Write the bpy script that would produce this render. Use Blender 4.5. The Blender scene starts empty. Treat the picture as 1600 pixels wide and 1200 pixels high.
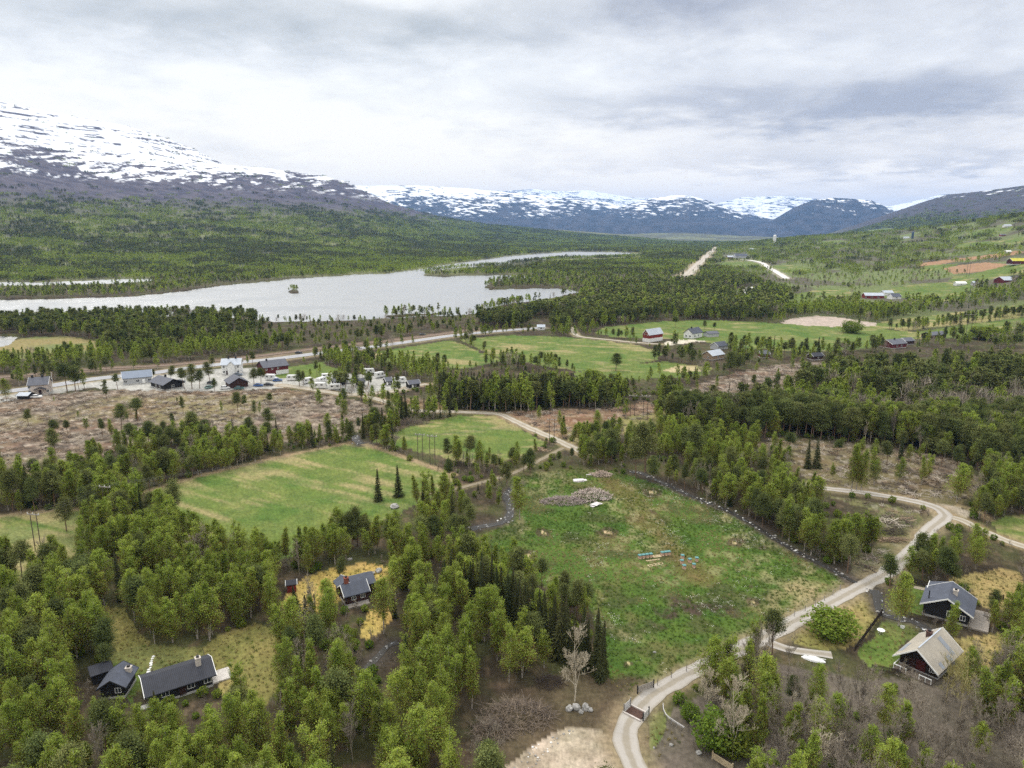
import bpy, math
import numpy as np

# ------------------------------------------------------------------ camera, sky, sun, exposure
SC = bpy.context.scene
H = 70.0                      # height of the viewpoint above the meadow
PITCH = math.radians(12.05)   # looking slightly down
F = 1101.0                    # focal length for a 1600 px wide picture
cam = bpy.data.cameras.new("camera")
cam.sensor_width = 36.0
cam.lens = 36.0 * F / 1600.0
cam.clip_start = 1.0
cam.clip_end = 80000.0
cam_ob = bpy.data.objects.new("camera", cam)
cam_ob.location = (0, 0, H)
cam_ob.rotation_euler = (math.radians(90) - PITCH, 0, 0)
SC.collection.objects.link(cam_ob)
SC.camera = cam_ob

SC.view_settings.view_transform = 'Standard'
SC.view_settings.look = 'None'
SC.view_settings.gamma = 1.0
SC.view_settings.exposure = 0.20
SC.cycles.max_bounces = 5
SC.cycles.diffuse_bounces = 2
SC.cycles.glossy_bounces = 2
SC.cycles.transmission_bounces = 2
SC.cycles.transparent_max_bounces = 4
SC.cycles.volume_bounces = 0
SC.cycles.use_denoising = False

SUN_EL, SUN_AZ = math.radians(48), math.radians(-35)   # azimuth from +Y towards +X: ahead, a little to the left
sun = bpy.data.lights.new("sun", 'SUN')
sun.energy = 1.5
sun.angle = math.radians(12)
sun.color = (1.0, 0.95, 0.86)
sun_ob = bpy.data.objects.new("sun", sun)
sun_ob.rotation_euler = (math.radians(90) - SUN_EL, 0, math.pi - SUN_AZ)
sun_ob.location = (-200, 300, 600)
SC.collection.objects.link(sun_ob)

world = bpy.data.worlds.new("World")
SC.world = world
world.use_nodes = True
nt = world.node_tree
nt.nodes.clear()
class NB:                                     # small node-building helper
    def __init__(s, tree): s.t = tree
    def n(s, typ, **kw):
        nd = s.t.nodes.new(typ)
        for k, v in kw.items():
            setattr(nd, k, v)
        return nd
    def link(s, a, b): s.t.links.new(a, b)
    def put(s, sock, v):
        if isinstance(v, bpy.types.NodeSocket): s.t.links.new(v, sock)
        else: sock.default_value = v
    def m(s, op, a, b=0.0, c=None, clamp=False):
        nd = s.t.nodes.new('ShaderNodeMath'); nd.operation = op; nd.use_clamp = clamp
        s.put(nd.inputs[0], a); s.put(nd.inputs[1], b)
        if c is not None: s.put(nd.inputs[2], c)
        return nd.outputs[0]
    def mix(s, f, a, b):
        nd = s.t.nodes.new('ShaderNodeMix'); nd.data_type = 'RGBA'
        s.put(nd.inputs[0], f)
        for sk, v in ((nd.inputs[6], a), (nd.inputs[7], b)):
            if isinstance(v, bpy.types.NodeSocket): s.t.links.new(v, sk)
            else: sk.default_value = (*v[:3], 1.0)
        return nd.outputs[2]
    def noise(s, vec, scale, detail=4.0, rough=0.55, lac=2.0, dist=0.0):
        nd = s.t.nodes.new('ShaderNodeTexNoise')
        if vec is not None: s.t.links.new(vec, nd.inputs['Vector'])
        nd.inputs['Scale'].default_value = scale; nd.inputs['Detail'].default_value = detail
        nd.inputs['Roughness'].default_value = rough; nd.inputs['Lacunarity'].default_value = lac
        nd.inputs['Distortion'].default_value = dist
        return nd.outputs['Fac']
    def ramp(s, f, a, b):
        nd = s.t.nodes.new('ShaderNodeMapRange'); nd.interpolation_type = 'SMOOTHSTEP'
        s.put(nd.inputs[0], f); nd.inputs[1].default_value = a; nd.inputs[2].default_value = b
        return nd.outputs[0]
w = NB(nt)
tc = w.n('ShaderNodeTexCoord')
sep = w.n('ShaderNodeSeparateXYZ'); w.link(tc.outputs['Generated'], sep.inputs[0])
DX, DY, DZ = sep.outputs
az_n = w.m('MULTIPLY', w.m('ARCTAN2', DX, DY), 57.2958)
el_n = w.m('MULTIPLY', w.m('ARCSINE', DZ), 57.2958)
den = w.m('ADD', w.m('MAXIMUM', DZ, 0.0), 0.10)
cvec = w.n('ShaderNodeCombineXYZ')
w.link(w.m('DIVIDE', DX, den), cvec.inputs[0]); w.link(w.m('DIVIDE', DY, den), cvec.inputs[1])
n_big = w.noise(cvec.outputs[0], 0.55, 6, 0.55)
n_mid = w.noise(cvec.outputs[0], 1.7, 8, 0.6, dist=0.3)
n_fine = w.noise(cvec.outputs[0], 5.0, 8, 0.65)
azw = w.m('ADD', az_n, w.m('MULTIPLY', w.m('SUBTRACT', n_mid, 0.5), 16.0))
elw = w.m('ADD', el_n, w.m('MULTIPLY', w.m('SUBTRACT', n_mid, 0.5), 5.5))
elw = w.m('ADD', elw, w.m('MULTIPLY', w.m('SUBTRACT', n_fine, 0.5), 2.0))
def blob(a0, e0, sa, se, amp):
    u = w.m('DIVIDE', w.m('SUBTRACT', azw, a0), sa); v = w.m('DIVIDE', w.m('SUBTRACT', elw, e0), se)
    d = w.m('ADD', w.m('MULTIPLY', u, u), w.m('MULTIPLY', v, v))
    return w.m('MULTIPLY', w.m('EXPONENT', w.m('MULTIPLY', d, -1.0)), amp)
dark = w.m('ADD', blob(-22, 14.2, 19, 2.5, 0.80), blob(13, 17.0, 12, 2.6, 0.85))
for a in ((26, 8.8, 18, 2.2, 0.95), (26, 13.6, 20, 2.2, 0.50), (18, 5.3, 14, 1.1, 0.35), (8, 9.6, 9, 1.3, 0.32), (-45, 12, 14, 3.0, 0.4), (62, 10, 20, 3, .8), (33, 4.6, 9, 0.7, 0.4), (-4, 14.8, 8, 1.2, .35)):
    dark = w.m('ADD', dark, blob(*a))
high = w.ramp(el_n, 18.0, 30.0)
dark = w.m('ADD', dark, w.m('MULTIPLY', w.m('SUBTRACT', n_big, 0.5), 0.8))
dark = w.m('ADD', dark, w.m('MULTIPLY', w.m('SUBTRACT', n_fine, 0.5), 0.35))
pvec = w.n('ShaderNodeCombineXYZ'); w.link(w.m('DIVIDE', az_n, 9.0), pvec.inputs[0]); w.link(w.m('DIVIDE', el_n, 3.6), pvec.inputs[1])
n_puff = w.noise(pvec.outputs[0], 1.0, 9, 0.62, dist=0.4)
dark = w.m('ADD', dark, w.m('MULTIPLY', w.m('SUBTRACT', n_puff, 0.5), 1.0))
dark = w.m('MINIMUM', w.m('MAXIMUM', dark, 0.0), 1.0)
grey = w.mix(w.ramp(az_n, -8, 14), (0.46, 0.485, 0.49), (0.395, 0.41, 0.465))
cloud = w.mix(dark, (1.0, 1.0, 0.985), grey)
warm = w.mix(w.ramp(el_n, -1.0, 13.0), (1.46, 1.28, 1.03), (1.04, 1.03, 1.01))
mw = w.n('ShaderNodeVectorMath', operation='MULTIPLY'); w.link(cloud, mw.inputs[0]); w.link(warm, mw.inputs[1]); cloud = mw.outputs[0]
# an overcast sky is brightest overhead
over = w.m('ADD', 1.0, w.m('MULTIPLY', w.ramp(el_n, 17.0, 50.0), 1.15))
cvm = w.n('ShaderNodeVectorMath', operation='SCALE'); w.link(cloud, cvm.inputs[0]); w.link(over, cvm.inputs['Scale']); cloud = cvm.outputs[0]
sky = w.n('ShaderNodeTexSky', sky_type='NISHITA')
sky.sun_disc = False
sky.sun_elevation = SUN_EL
sky.sun_rotation = SUN_AZ
bg_sky = w.n('ShaderNodeBackground'); bg_sky.inputs['Strength'].default_value = 0.10
w.link(sky.outputs[0], bg_sky.inputs['Color'])
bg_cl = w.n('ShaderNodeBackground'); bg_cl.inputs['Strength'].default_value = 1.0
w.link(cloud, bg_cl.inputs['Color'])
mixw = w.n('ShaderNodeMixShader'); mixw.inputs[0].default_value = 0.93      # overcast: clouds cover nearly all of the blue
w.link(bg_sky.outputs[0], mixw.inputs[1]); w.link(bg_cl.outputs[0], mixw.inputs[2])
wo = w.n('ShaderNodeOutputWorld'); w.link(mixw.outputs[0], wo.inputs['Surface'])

# ------------------------------------------------------------------ numbers and projection
rng = np.random.default_rng(11)
COL = SC.collection
CP, SP = math.cos(PITCH), math.sin(PITCH)
def pix_dir(px, py):
    u = (np.asarray(px, float) - 800) / F; v = (600 - np.asarray(py, float)) / F
    return u, CP + v * SP, -SP + v * CP
def project(x, y, z):
    d = y * CP - (z - H) * SP
    up = y * SP + (z - H) * CP
    d = np.maximum(d, 1e-3)
    return 800 + F * x / d, 600 - F * up / d, d
def az_of(px, py=380):
    u, yy, _ = pix_dir(px, py); return np.arctan2(u, yy)
def tan_el(px, py):
    u, yy, zz = pix_dir(px, py); return zz / np.hypot(u, yy)
def hash2(ix, iy, seed):
    h = (ix.astype(np.int64) * 374761393 + iy.astype(np.int64) * 668265263 + seed * 974711) & 0xffffffff
    h = ((h ^ (h >> 13)) * 1274126177) & 0xffffffff
    return ((h ^ (h >> 16)) & 0xffffff) / float(0x1000000)
def vnoise(x, y, seed=0):
    ix = np.floor(x); iy = np.floor(y); fx = x - ix; fy = y - iy
    fx = fx * fx * fx * (fx * (fx * 6 - 15) + 10); fy = fy * fy * fy * (fy * (fy * 6 - 15) + 10)
    a = hash2(ix, iy, seed); b = hash2(ix + 1, iy, seed); c = hash2(ix, iy + 1, seed); d = hash2(ix + 1, iy + 1, seed)
    return a + (b - a) * fx + (c - a) * fy + (a - b - c + d) * fx * fy
def fbm(x, y, seed=0, oct=4, gain=0.5):
    s = 0; a = 1; t = 0
    for k in range(oct):
        s = s + a * vnoise(x * 2 ** k + 17.3 * k, y * 2 ** k - 9.1 * k, seed + k); t += a; a *= gain
    return s / t
def sstep(x, a, b):
    t = np.clip((x - a) / (b - a), 0, 1); return t * t * (3 - 2 * t)
def inpoly(poly, x, y):
    P = np.asarray(poly, float); x = np.asarray(x, float); y = np.asarray(y, float)
    out = np.zeros(x.shape, bool)
    idx = np.nonzero((x >= P[:, 0].min()) & (x <= P[:, 0].max()) & (y >= P[:, 1].min()) & (y <= P[:, 1].max()))
    if len(idx[0]) == 0: return out
    xx = x[idx]; yy = y[idx]; r = np.zeros(xx.shape, bool)
    for (x1, y1), (x2, y2) in zip(P, np.roll(P, -1, 0)):
        if y1 == y2: continue
        c = (y1 > yy) != (y2 > yy)
        r ^= c & (xx < (x2 - x1) * (yy - y1) / (y2 - y1) + x1)
    out[idx] = r
    return out

# ------------------------------------------------------------------ terrain
WATER_Z = -0.8
LAKES = [
    [(-400,520),(0,508),(60,502),(150,498),(260,497),(330,497),(390,499),(425,504),(480,504),(560,501),(620,498),(660,495),(700,496),(740,492),(765,483),(800,474),(840,471),(875,464),(910,457),(885,452),(840,451),(800,452),(765,454),(758,448),(770,441),(800,436),(835,434),(825,431),(790,430),(740,431),(690,433),(663,431),(668,425),(700,421),(740,418),(790,414),(820,409),(860,406),(900,404),(950,403),(1000,401),(1006,396),(960,394),(900,393),(830,397),(790,401),(740,408),(700,413),(660,420),(600,428),(540,430),(480,434),(420,440),(350,446),(280,456),(200,464),(100,467),(0,469),(-400,474)],
    [(-300,440),(60,441),(130,439),(200,435.5),(242,436),(235,441),(150,445),(60,447),(-300,449)],
    [(-200,520),(0,525),(30,527),(15,540),(0,545),(-200,570)],
]
ISLANDS = [[(450,456),(458,453),(467,455),(466,458.5),(455,459)], [(600,494.5),(640,491),(662,492.5),(640,495),(610,497)], [(655,492.5),(690,490),(676,493.5)]]
def lake_mask(x, y):
    px, py, _ = project(x, y, np.full(np.shape(x), WATER_Z))
    r = np.hypot(x, y)
    jx = (fbm(x / 14, y / 14, 91, 2) - .5) * 9; jy = (fbm(x / 14, y / 14, 95, 2) - .5) * 2.2
    m = np.zeros(np.shape(x), bool)
    for P in LAKES: m |= inpoly(P, px + jx, py + jy)
    for P in ISLANDS: m &= ~inpoly(P, px, py)
    return m & (y > 50)
def tab(pts, dflt_y=380):
    a = np.array([float(az_of(p[0], dflt_y)) for p in pts]); v = np.array([p[1] for p in pts], float); return a, v
def sil(pts):
    return np.array([float(az_of(p[0], p[1])) for p in pts]), np.array([float(tan_el(p[0], p[1])) for p in pts])
RIDGES = [   # silhouette, crest distance, foot distance, exponent, back width, ruggedness
    ("left_front", sil([(-2500,230),(-600,205),(0,213),(60,224),(150,237),(250,246),(350,258),(420,263),(500,274),(540,284),(570,299),(610,318),(680,337),(760,351),(900,361),(1000,368),(1080,378)]),
     tab([(-600,4200),(0,4300),(400,4800),(600,5200),(760,6000),(1000,7000)]), tab([(-600,1300),(0,1350),(400,1350),(650,1750),(800,2350),(1000,3300),(1100,4200)]), 1.75, 1800, .10),
    ("left_dome", sil([(-2500,190),(-700,165),(-250,152),(0,158),(50,169),(100,179),(200,197),(260,216),(310,236),(350,257),(400,290),(460,345),(500,375)]),
     tab([(0,5900),(400,5600)]), tab([(0,4400)]), .9, 3000, .012),
    ("far_plateau", sil([(420,330),(500,297),(560,290),(650,290),(730,294),(800,301),(860,307),(930,314),(975,321),(1010,311),(1050,305),(1075,305),(1100,311),(1150,330),(1240,350),(1330,372)]),
     tab([(500,13000),(1300,13500)]), tab([(500,7500)]), 1.35, 3500, .06),
    ("far_snow", sil([(540,310),(700,296),(790,298),(832,295),(870,299),(920,297),(985,308),(1050,310),(1120,318),(1160,308),(1230,306),(1300,313),(1390,322),(1425,315),(1470,304),(1600,296),(2600,330)]),
     tab([(800,23000)]), tab([(800,15000)]), 1.0, 3000, .04),
    ("blue_hill", sil([(1170,372),(1205,345),(1240,324),(1272,312),(1300,309),(1330,310),(1362,313),(1388,325),(1425,342),(1480,368)]),
     tab([(1200,11500)]), tab([(1200,9000)]), 1.0, 1500, .08),
    ("right_mountain", sil([(1240,374),(1290,366),(1340,350),(1400,330),(1440,316),(1480,304),(1540,298),(1600,290),(1800,268),(3000,270)]),
     tab([(1300,7500),(1600,6000)]), tab([(1300,3600),(1600,2700)]), 1.3, 2500, .07),
    ("right_slope", sil([(1120,388),(1180,380),(1250,372),(1350,366),(1450,357),(1540,345),(1600,336),(1800,310),(3000,290)]),
     tab([(1150,3500),(1280,3400),(1450,2700),(1600,2100),(2600,1700)]), tab([(1100,1500),(1200,1300),(1300,900),(1600,560),(2600,420)]), 1.25, 1400, .05),
]
def height(x, y):
    x = np.asarray(x, float); y = np.asarray(y, float); shp = x.shape
    x = x.ravel(); y = y.ravel()
    r = np.hypot(x, y); az = np.arctan2(x, y)
    amp = 0.55 + 3.0 * sstep(r, 700, 3000)
    h = amp * fbm(x / 60 , y / 60, 3, 3) + 2.2 * sstep(r, 900, 3000) * fbm(x / 400, y / 400, 8, 3)
    # the knoll at the back of the meadow and the bank above the left stream
    h = h + 2.0 * np.exp(-(((x - 28) / 30) ** 2 + ((y - 205) / 20) ** 2))
    for i, (nm, (sa, se), (ca, cv), (fa, fv), p, bw, rug) in enumerate(RIDGES):
        rc = np.interp(az, ca, cv); rb = np.interp(az, fa, fv)
        hc = np.maximum(H + rc * np.interp(az, sa, se), 0)
        edge = sstep(az, sa[0] - .03, sa[0] + .02) * (1 - sstep(az, sa[-1] - .02, sa[-1] + .03))
        t = np.clip((r - rb) / (rc - rb), 0, 1)
        back = np.exp(-(np.maximum(r - rc, 0) / bw) ** 2)
        m = hc * edge * t ** p * back
        live = m > 0.01
        if not live.any(): continue
        s = rc / 9.0
        nz = np.zeros_like(m)
        xx, yy, ss = x[live], y[live], s[live]
        sc = ss * .9
        q = 1 - 2 * np.abs(fbm(xx / sc, yy / sc, 20 + i, 4, .55) - .5)
        nz[live] = (q - .8) * rug
        m = m * (1 + nz * (0.25 + 0.75 * np.minimum(1, 4 * t * (1 - t))))
        h = np.maximum(h, m) if nm != "right_slope" else np.maximum(h, m + h * .6)
    lm = lake_mask(x, y)
    h = np.where(lm, -3.0, h)
    return h.reshape(shp)
_MR = 45 * 1.012 ** np.arange(0, 520)
def at(px, py):
    """the point of the ground seen at a place in the picture"""
    u, yy, zz = (float(v) for v in pix_dir(px, py))
    hor = math.hypot(u, yy)
    X = u / hor * _MR; Y = yy / hor * _MR; Z = H + zz / hor * _MR
    g = height(X, Y); g = np.maximum(g, WATER_Z)
    k = np.nonzero(Z <= g)[0]
    if len(k) == 0: k = [len(_MR) - 1]
    k = max(k[0], 1)
    d0 = Z[k - 1] - g[k - 1]; d1 = Z[k] - g[k]
    f = d0 / (d0 - d1) if d0 != d1 else 0
    r = _MR[k - 1] + f * (_MR[k] - _MR[k - 1])
    x, y = u / hor * r, yy / hor * r
    return np.array([x, y, max(float(height(np.array([x]), np.array([y]))[0]), WATER_Z)])
def ats(pts): return np.array([at(*p) for p in pts])

# ------------------------------------------------------------------ mesh and material helpers
def mesh_np(name, V, quads=None, tris=None, mats=(), mi=None, col=None, smooth=False):
    me = bpy.data.meshes.new(name)
    V = np.asarray(V, np.float32)
    quads = np.zeros((0, 4), np.int32) if quads is None else np.asarray(quads, np.int32).reshape(-1, 4)
    tris = np.zeros((0, 3), np.int32) if tris is None else np.asarray(tris, np.int32).reshape(-1, 3)
    nq, ntr = len(quads), len(tris)
    me.vertices.add(len(V)); me.vertices.foreach_set('co', V.ravel())
    me.loops.add(nq * 4 + ntr * 3); me.polygons.add(nq + ntr)
    me.loops.foreach_set('vertex_index', np.concatenate([quads.ravel(), tris.ravel()]).astype(np.int32))
    st = np.concatenate([np.arange(nq) * 4, nq * 4 + np.arange(ntr) * 3]).astype(np.int32)
    me.polygons.foreach_set('loop_start', st)
    for m in mats: me.materials.append(m)
    if mi is not None: me.polygons.foreach_set('material_index', np.asarray(mi, np.int32))
    me.polygons.foreach_set('use_smooth', np.full(nq + ntr, smooth))
    if col is not None:
        a = me.color_attributes.new('col', 'FLOAT_COLOR', 'POINT')
        c = np.ones((len(V), 4), np.float32); c[:, :3] = col
        a.data.foreach_set('color', c.ravel())
    me.update(calc_edges=True)
    return me
def link(name, me, parent=None):
    o = bpy.data.objects.new(name, me); COL.objects.link(o)
    if parent is not None: o.parent = parent
    return o
def tag(o, label=None, cat=None, group=None, kind=None):
    if label: o['label'] = label
    if cat: o['category'] = cat
    if group: o['group'] = group
    if kind: o['kind'] = kind
    return o
def empty(name, loc, rz=0, label=None, cat=None, group=None):
    o = bpy.data.objects.new(name, None); COL.objects.link(o)
    o.empty_display_size = 0.5
    o.location = loc; o.rotation_euler = (0, 0, rz)
    return tag(o, label, cat, group)
class G:                                        # collects shapes into one mesh
    def __init__(s): s.V = []; s.Q = []; s.T = []; s.n = 0
    def add(s, V, Q=None, T=None):
        V = np.asarray(V, float).reshape(-1, 3)
        if Q is not None and len(Q): s.Q.append(np.asarray(Q) + s.n)
        if T is not None and len(T): s.T.append(np.asarray(T) + s.n)
        s.V.append(V); s.n += len(V); return s
    def box(s, x0, x1, y0, y1, z0, z1):
        V = [(x, y, z) for z in (z0, z1) for y in (y0, y1) for x in (x0, x1)]
        return s.add(V, [(0,2,3,1),(4,5,7,6),(0,1,5,4),(2,6,7,3),(0,4,6,2),(1,3,7,5)])
    def obox(s, c, ax, L, W, Ht):               # box centred at c, long axis ax (3-vector)
        c = np.asarray(c, float); ax = np.asarray(ax, float); ax = ax / np.linalg.norm(ax)
        up = np.array([0, 0, 1.0]) if abs(ax[2]) < .9 else np.array([1.0, 0, 0])
        v = np.cross(up, ax); v /= np.linalg.norm(v); wv = np.cross(ax, v)
        V = [c + ax * L * a + v * W * b + wv * Ht * d for d in (-.5, .5) for b in (-.5, .5) for a in (-.5, .5)]
        return s.add(V, [(0,2,3,1),(4,5,7,6),(0,1,5,4),(2,6,7,3),(0,4,6,2),(1,3,7,5)])
    def slab(s, top, th):                       # four corner points of the top face, thickness th downward
        T = np.asarray(top, float); B = T - np.array([0, 0, th])
        return s.add(np.vstack([B, T]), [(3,2,1,0),(4,5,6,7),(0,1,5,4),(1,2,6,5),(2,3,7,6),(3,0,4,7)])
    def tube(s, P, R, n=5):
        V, Q = tube(P, R, n); return s.add(V, Q)
    def build(s, name, mat, parent=None, smooth=False):
        me = mesh_np(name, np.vstack(s.V), np.vstack(s.Q) if s.Q else None, np.vstack(s.T) if s.T else None,
                     mat if isinstance(mat, (list, tuple)) else [mat], smooth=smooth)
        return link(name, me, parent)
def tube(P, R, n=5, cap=True):
    P = np.asarray(P, float); R = np.broadcast_to(np.asarray(R, float), (len(P),))
    D = np.gradient(P, axis=0); D /= np.linalg.norm(D, axis=1, keepdims=True) + 1e-9
    ref = np.where(np.abs(D[:, 2:3]) < .85, np.array([[0, 0, 1.0]]), np.array([[1.0, 0, 0]]))
    U = np.cross(ref, D); U /= np.linalg.norm(U, axis=1, keepdims=True) + 1e-9
    W = np.cross(D, U)
    a = np.arange(n) * 2 * np.pi / n
    V = (P[:, None] + R[:, None, None] * (np.cos(a)[None, :, None] * U[:, None] + np.sin(a)[None, :, None] * W[:, None])).reshape(-1, 3)
    i = np.arange(len(P) - 1)[:, None] * n; j = np.arange(n)[None]
    Q = np.stack([i + j, i + (j + 1) % n, i + n + (j + 1) % n, i + n + j], -1).reshape(-1, 4)
    return V, Q

MATS = {}
def mat(name, color, rough=.85, amt=.25, scale=3.0, color2=None, bump=0.0, metallic=0.0, stripe=None, coords='Object', spec=.3, rnd=0.0):
    """procedural surface: noise between two tones, optional board / tile stripes in the bump"""
    if name in MATS: return MATS[name]
    m = bpy.data.materials.new(name); m.use_nodes = True
    t = m.node_tree; b = NB(t); bs = t.nodes['Principled BSDF']
    tcn = b.n('ShaderNodeTexCoord').outputs[coords]
    f = b.noise(tcn, scale, 6, .6)
    c2 = color2 or tuple(c * (1 - amt) for c in color)
    f2 = b.ramp(f, .32, .68)
    cc = b.mix(f2, c2, color)
    if rnd:
        oi = b.n('ShaderNodeObjectInfo')
        hv = b.n('ShaderNodeHueSaturation'); b.link(cc, hv.inputs['Color'])
        b.link(b.m('ADD', b.m('MULTIPLY', oi.outputs['Random'], 2 * rnd), 1 - rnd), hv.inputs['Value'])
        cc = hv.outputs[0]
    hgt = f
    if stripe:
        wv = b.n('ShaderNodeTexWave'); wv.bands_direction = stripe[0]; wv.inputs['Scale'].default_value = stripe[1]
        b.link(tcn, wv.inputs['Vector']); wv.inputs['Distortion'].default_value = .3
        cc = b.mix(b.m('MULTIPLY', b.ramp(wv.outputs['Fac'], .0, .25), -.25), cc, cc) if False else cc
        hgt = b.m('ADD', b.m('MULTIPLY', wv.outputs['Fac'], 1.0), b.m('MULTIPLY', f, .3))
        dk = b.ramp(wv.outputs['Fac'], .0, .18)
        cc = b.mix(dk, tuple(c * .55 for c in c2), cc)
    b.link(cc, bs.inputs['Base Color'])
    bs.inputs['Roughness'].default_value = rough; bs.inputs['Metallic'].default_value = metallic
    bs.inputs['Specular IOR Level'].default_value = spec
    if bump or stripe:
        bp = b.n('ShaderNodeBump'); bp.inputs['Strength'].default_value = bump or .3; bp.inputs['Distance'].default_value = .05
        b.link(hgt, bp.inputs['Height']); b.link(bp.outputs[0], bs.inputs['Normal'])
    MATS[name] = m
    return m
def ground_mat(name, fine=1.0, bump=.4):
    """soil and turf: tones of the cover itself, broken up by fine procedural mottling"""
    if name in MATS: return MATS[name]
    m = bpy.data.materials.new(name); m.use_nodes = True
    t = m.node_tree; b = NB(t); bs = t.nodes['Principled BSDF']
    tcn = b.n('ShaderNodeTexCoord').outputs['Object']
    at_ = b.n('ShaderNodeAttribute'); at_.attribute_name = 'col'
    n1 = b.noise(tcn, 1.3, 5, .65); n2 = b.noise(tcn, .16, 4, .6)
    f = b.m('ADD', b.m('MULTIPLY', b.m('SUBTRACT', n1, .5), 1.5 * fine), b.m('MULTIPLY', b.m('SUBTRACT', n2, .5), .7 * fine))
    hv = b.n('ShaderNodeHueSaturation'); b.link(at_.outputs['Color'], hv.inputs['Color'])
    b.link(b.m('ADD', f, 1.0), hv.inputs['Value'])
    b.link(b.m('ADD', b.m('MULTIPLY', b.m('SUBTRACT', n2, .5), -.08), .5), hv.inputs['Hue'])
    b.link(hv.outputs[0], bs.inputs['Base Color'])
    bs.inputs['Roughness'].default_value = .95; bs.inputs['Specular IOR Level'].default_value = .1
    bp = b.n('ShaderNodeBump'); bp.inputs['Strength'].default_value = bump; bp.inputs['Distance'].default_value = .25
    b.link(n1, bp.inputs['Height']); b.link(bp.outputs[0], bs.inputs['Normal'])
    MATS[name] = m
    return m
def leaf_mat(name, ca, cb, trans=.35, spread=.22):
    """foliage: hue drifts from tree to tree and from leaf to leaf, light passes through"""
    if name in MATS: return MATS[name]
    m = bpy.data.materials.new(name); m.use_nodes = True
    t = m.node_tree; t.nodes.clear(); b = NB(t)
    oi = b.n('ShaderNodeObjectInfo')
    at_ = b.n('ShaderNodeAttribute'); at_.attribute_name = 'col'
    c = b.mix(oi.outputs['Random'], ca, cb)
    mul = b.n('ShaderNodeMix'); mul.data_type = 'RGBA'; mul.blend_type = 'MULTIPLY'; mul.inputs[0].default_value = 1
    b.link(c, mul.inputs[6]); b.link(at_.outputs['Color'], mul.inputs[7])
    hv = b.n('ShaderNodeHueSaturation'); b.link(mul.outputs[2], hv.inputs['Color'])
    r2 = b.m('FRACT', b.m('MULTIPLY', oi.outputs['Random'], 7.31))
    b.link(b.m('ADD', b.m('MULTIPLY', r2, 2 * spread), 1 - spread), hv.inputs['Value'])
    d = b.n('ShaderNodeBsdfDiffuse'); tr = b.n('ShaderNodeBsdfTranslucent')
    b.link(hv.outputs[0], d.inputs[0]); b.link(hv.outputs[0], tr.inputs[0])
    mx = b.n('ShaderNodeMixShader'); mx.inputs[0].default_value = trans
    b.link(d.outputs[0], mx.inputs[1]); b.link(tr.outputs[0], mx.inputs[2])
    o = b.n('ShaderNodeOutputMaterial'); b.link(mx.outputs[0], o.inputs[0])
    MATS[name] = m
    return m

# ------------------------------------------------------------------ roads, tracks, streams as centre lines
def smooth_line(P, step=2.0):
    P = np.asarray(P, float)
    d = np.r_[0, np.cumsum(np.linalg.norm(np.diff(P[:, :2], axis=0), axis=1))]
    n = max(int(d[-1] / step), 4)
    t = np.linspace(0, d[-1], n)
    # Catmull-Rom through the points
    X = np.zeros((n, 2))
    k = np.clip(np.searchsorted(d, t, 'right') - 1, 0, len(P) - 2)
    for c in range(2):
        p = P[:, c]; m = np.gradient(p, d)
        hseg = d[k + 1] - d[k]; u = (t - d[k]) / hseg
        X[:, c] = (2*u**3-3*u**2+1)*p[k] + (u**3-2*u**2+u)*hseg*m[k] + (-2*u**3+3*u**2)*p[k+1] + (u**3-u**2)*hseg*m[k+1]
    return X
LINES = {}
def centre(key, pix, step=1.5):
    LINES[key] = smooth_line(ats(pix), step); return LINES[key]
centre('gravel', [(1040,1262),(1008,1225),(988,1190),(978,1160),(980,1135),(994,1112),(1014,1090),(1060,1062),(1120,1032),(1180,1003),(1230,977),(1290,946),(1340,920),(1385,895),(1415,870),(1432,853),(1448,832),(1468,815),(1476,804),(1464,794),(1440,786),(1400,778),(1350,770),(1290,763),(1230,752)])
centre('branch', [(1478,806),(1500,812),(1530,826),(1560,840),(1610,857),(1660,872)])
centre('drive', [(1196,1000),(1215,1010),(1245,1017),(1280,1021),(1300,1024)])
centre('garden', [(1428,917),(1445,921),(1468,926),(1482,930)], 1)
centre('lane', [(438,602),(470,606),(510,612),(545,617),(580,615),(620,611),(650,603),(668,600)])
centre('lane2', [(570,619),(590,624),(620,633),(650,641),(690,643),(750,645),(778,647),(800,656),(830,670),(860,683),(890,697),(920,712)])
centre('track', [(660,772),(690,769),(740,757),(800,740),(850,716),(880,700)])
centre('highway', [(-260,640),(-80,622),(0,613),(60,606),(150,592),(230,584),(330,571),(430,561),(500,552),(560,545),(640,534),(720,523),(790,516.5),(850,512)], 5)
centre('rail', [(-200,606),(0,590),(100,581),(180,575),(260,571),(340,564),(400,557),(480,547),(560,538),(650,527.5),(700,521),(760,513)], 5)
centre('rail_far', [(1062,437),(1073,430),(1086,418),(1100,404),(1112,393),(1121,385.5)], 15)
centre('road_far', [(1230,436),(1214,426),(1200,418),(1190,411),(1175,407.5),(1158,406)], 10)
centre('road_far2', [(1150,461),(1162,456),(1172,451.5),(1180,449)], 8)
centre('farm_lane', [(893,512),(897,520),(905,526),(950,531),(1000,536),(1030,538)], 4)
centre('creek', [(985,737),(1000,739),(1020,748),(1045,759),(1090,779),(1140,800),(1180,822),(1210,842),(1240,859),(1280,880),(1305,893),(1322,903),(1338,911)], 1)
centre('creek_low', [(1366,922),(1371,934),(1374,948),(1380,960),(1400,966),(1425,971),(1440,977),(1455,990)], 1)
centre('brook', [(735,826),(752,823),(770,820),(785,816),(797,802),(795,786),(790,776),(797,766),(812,755)], 1)
centre('brook_low', [(560,1060),(585,1032),(598,1018),(608,1008),(622,1004)], 1)
centre('brook_far', [(552,680),(560,690),(566,694)], 1)
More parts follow.
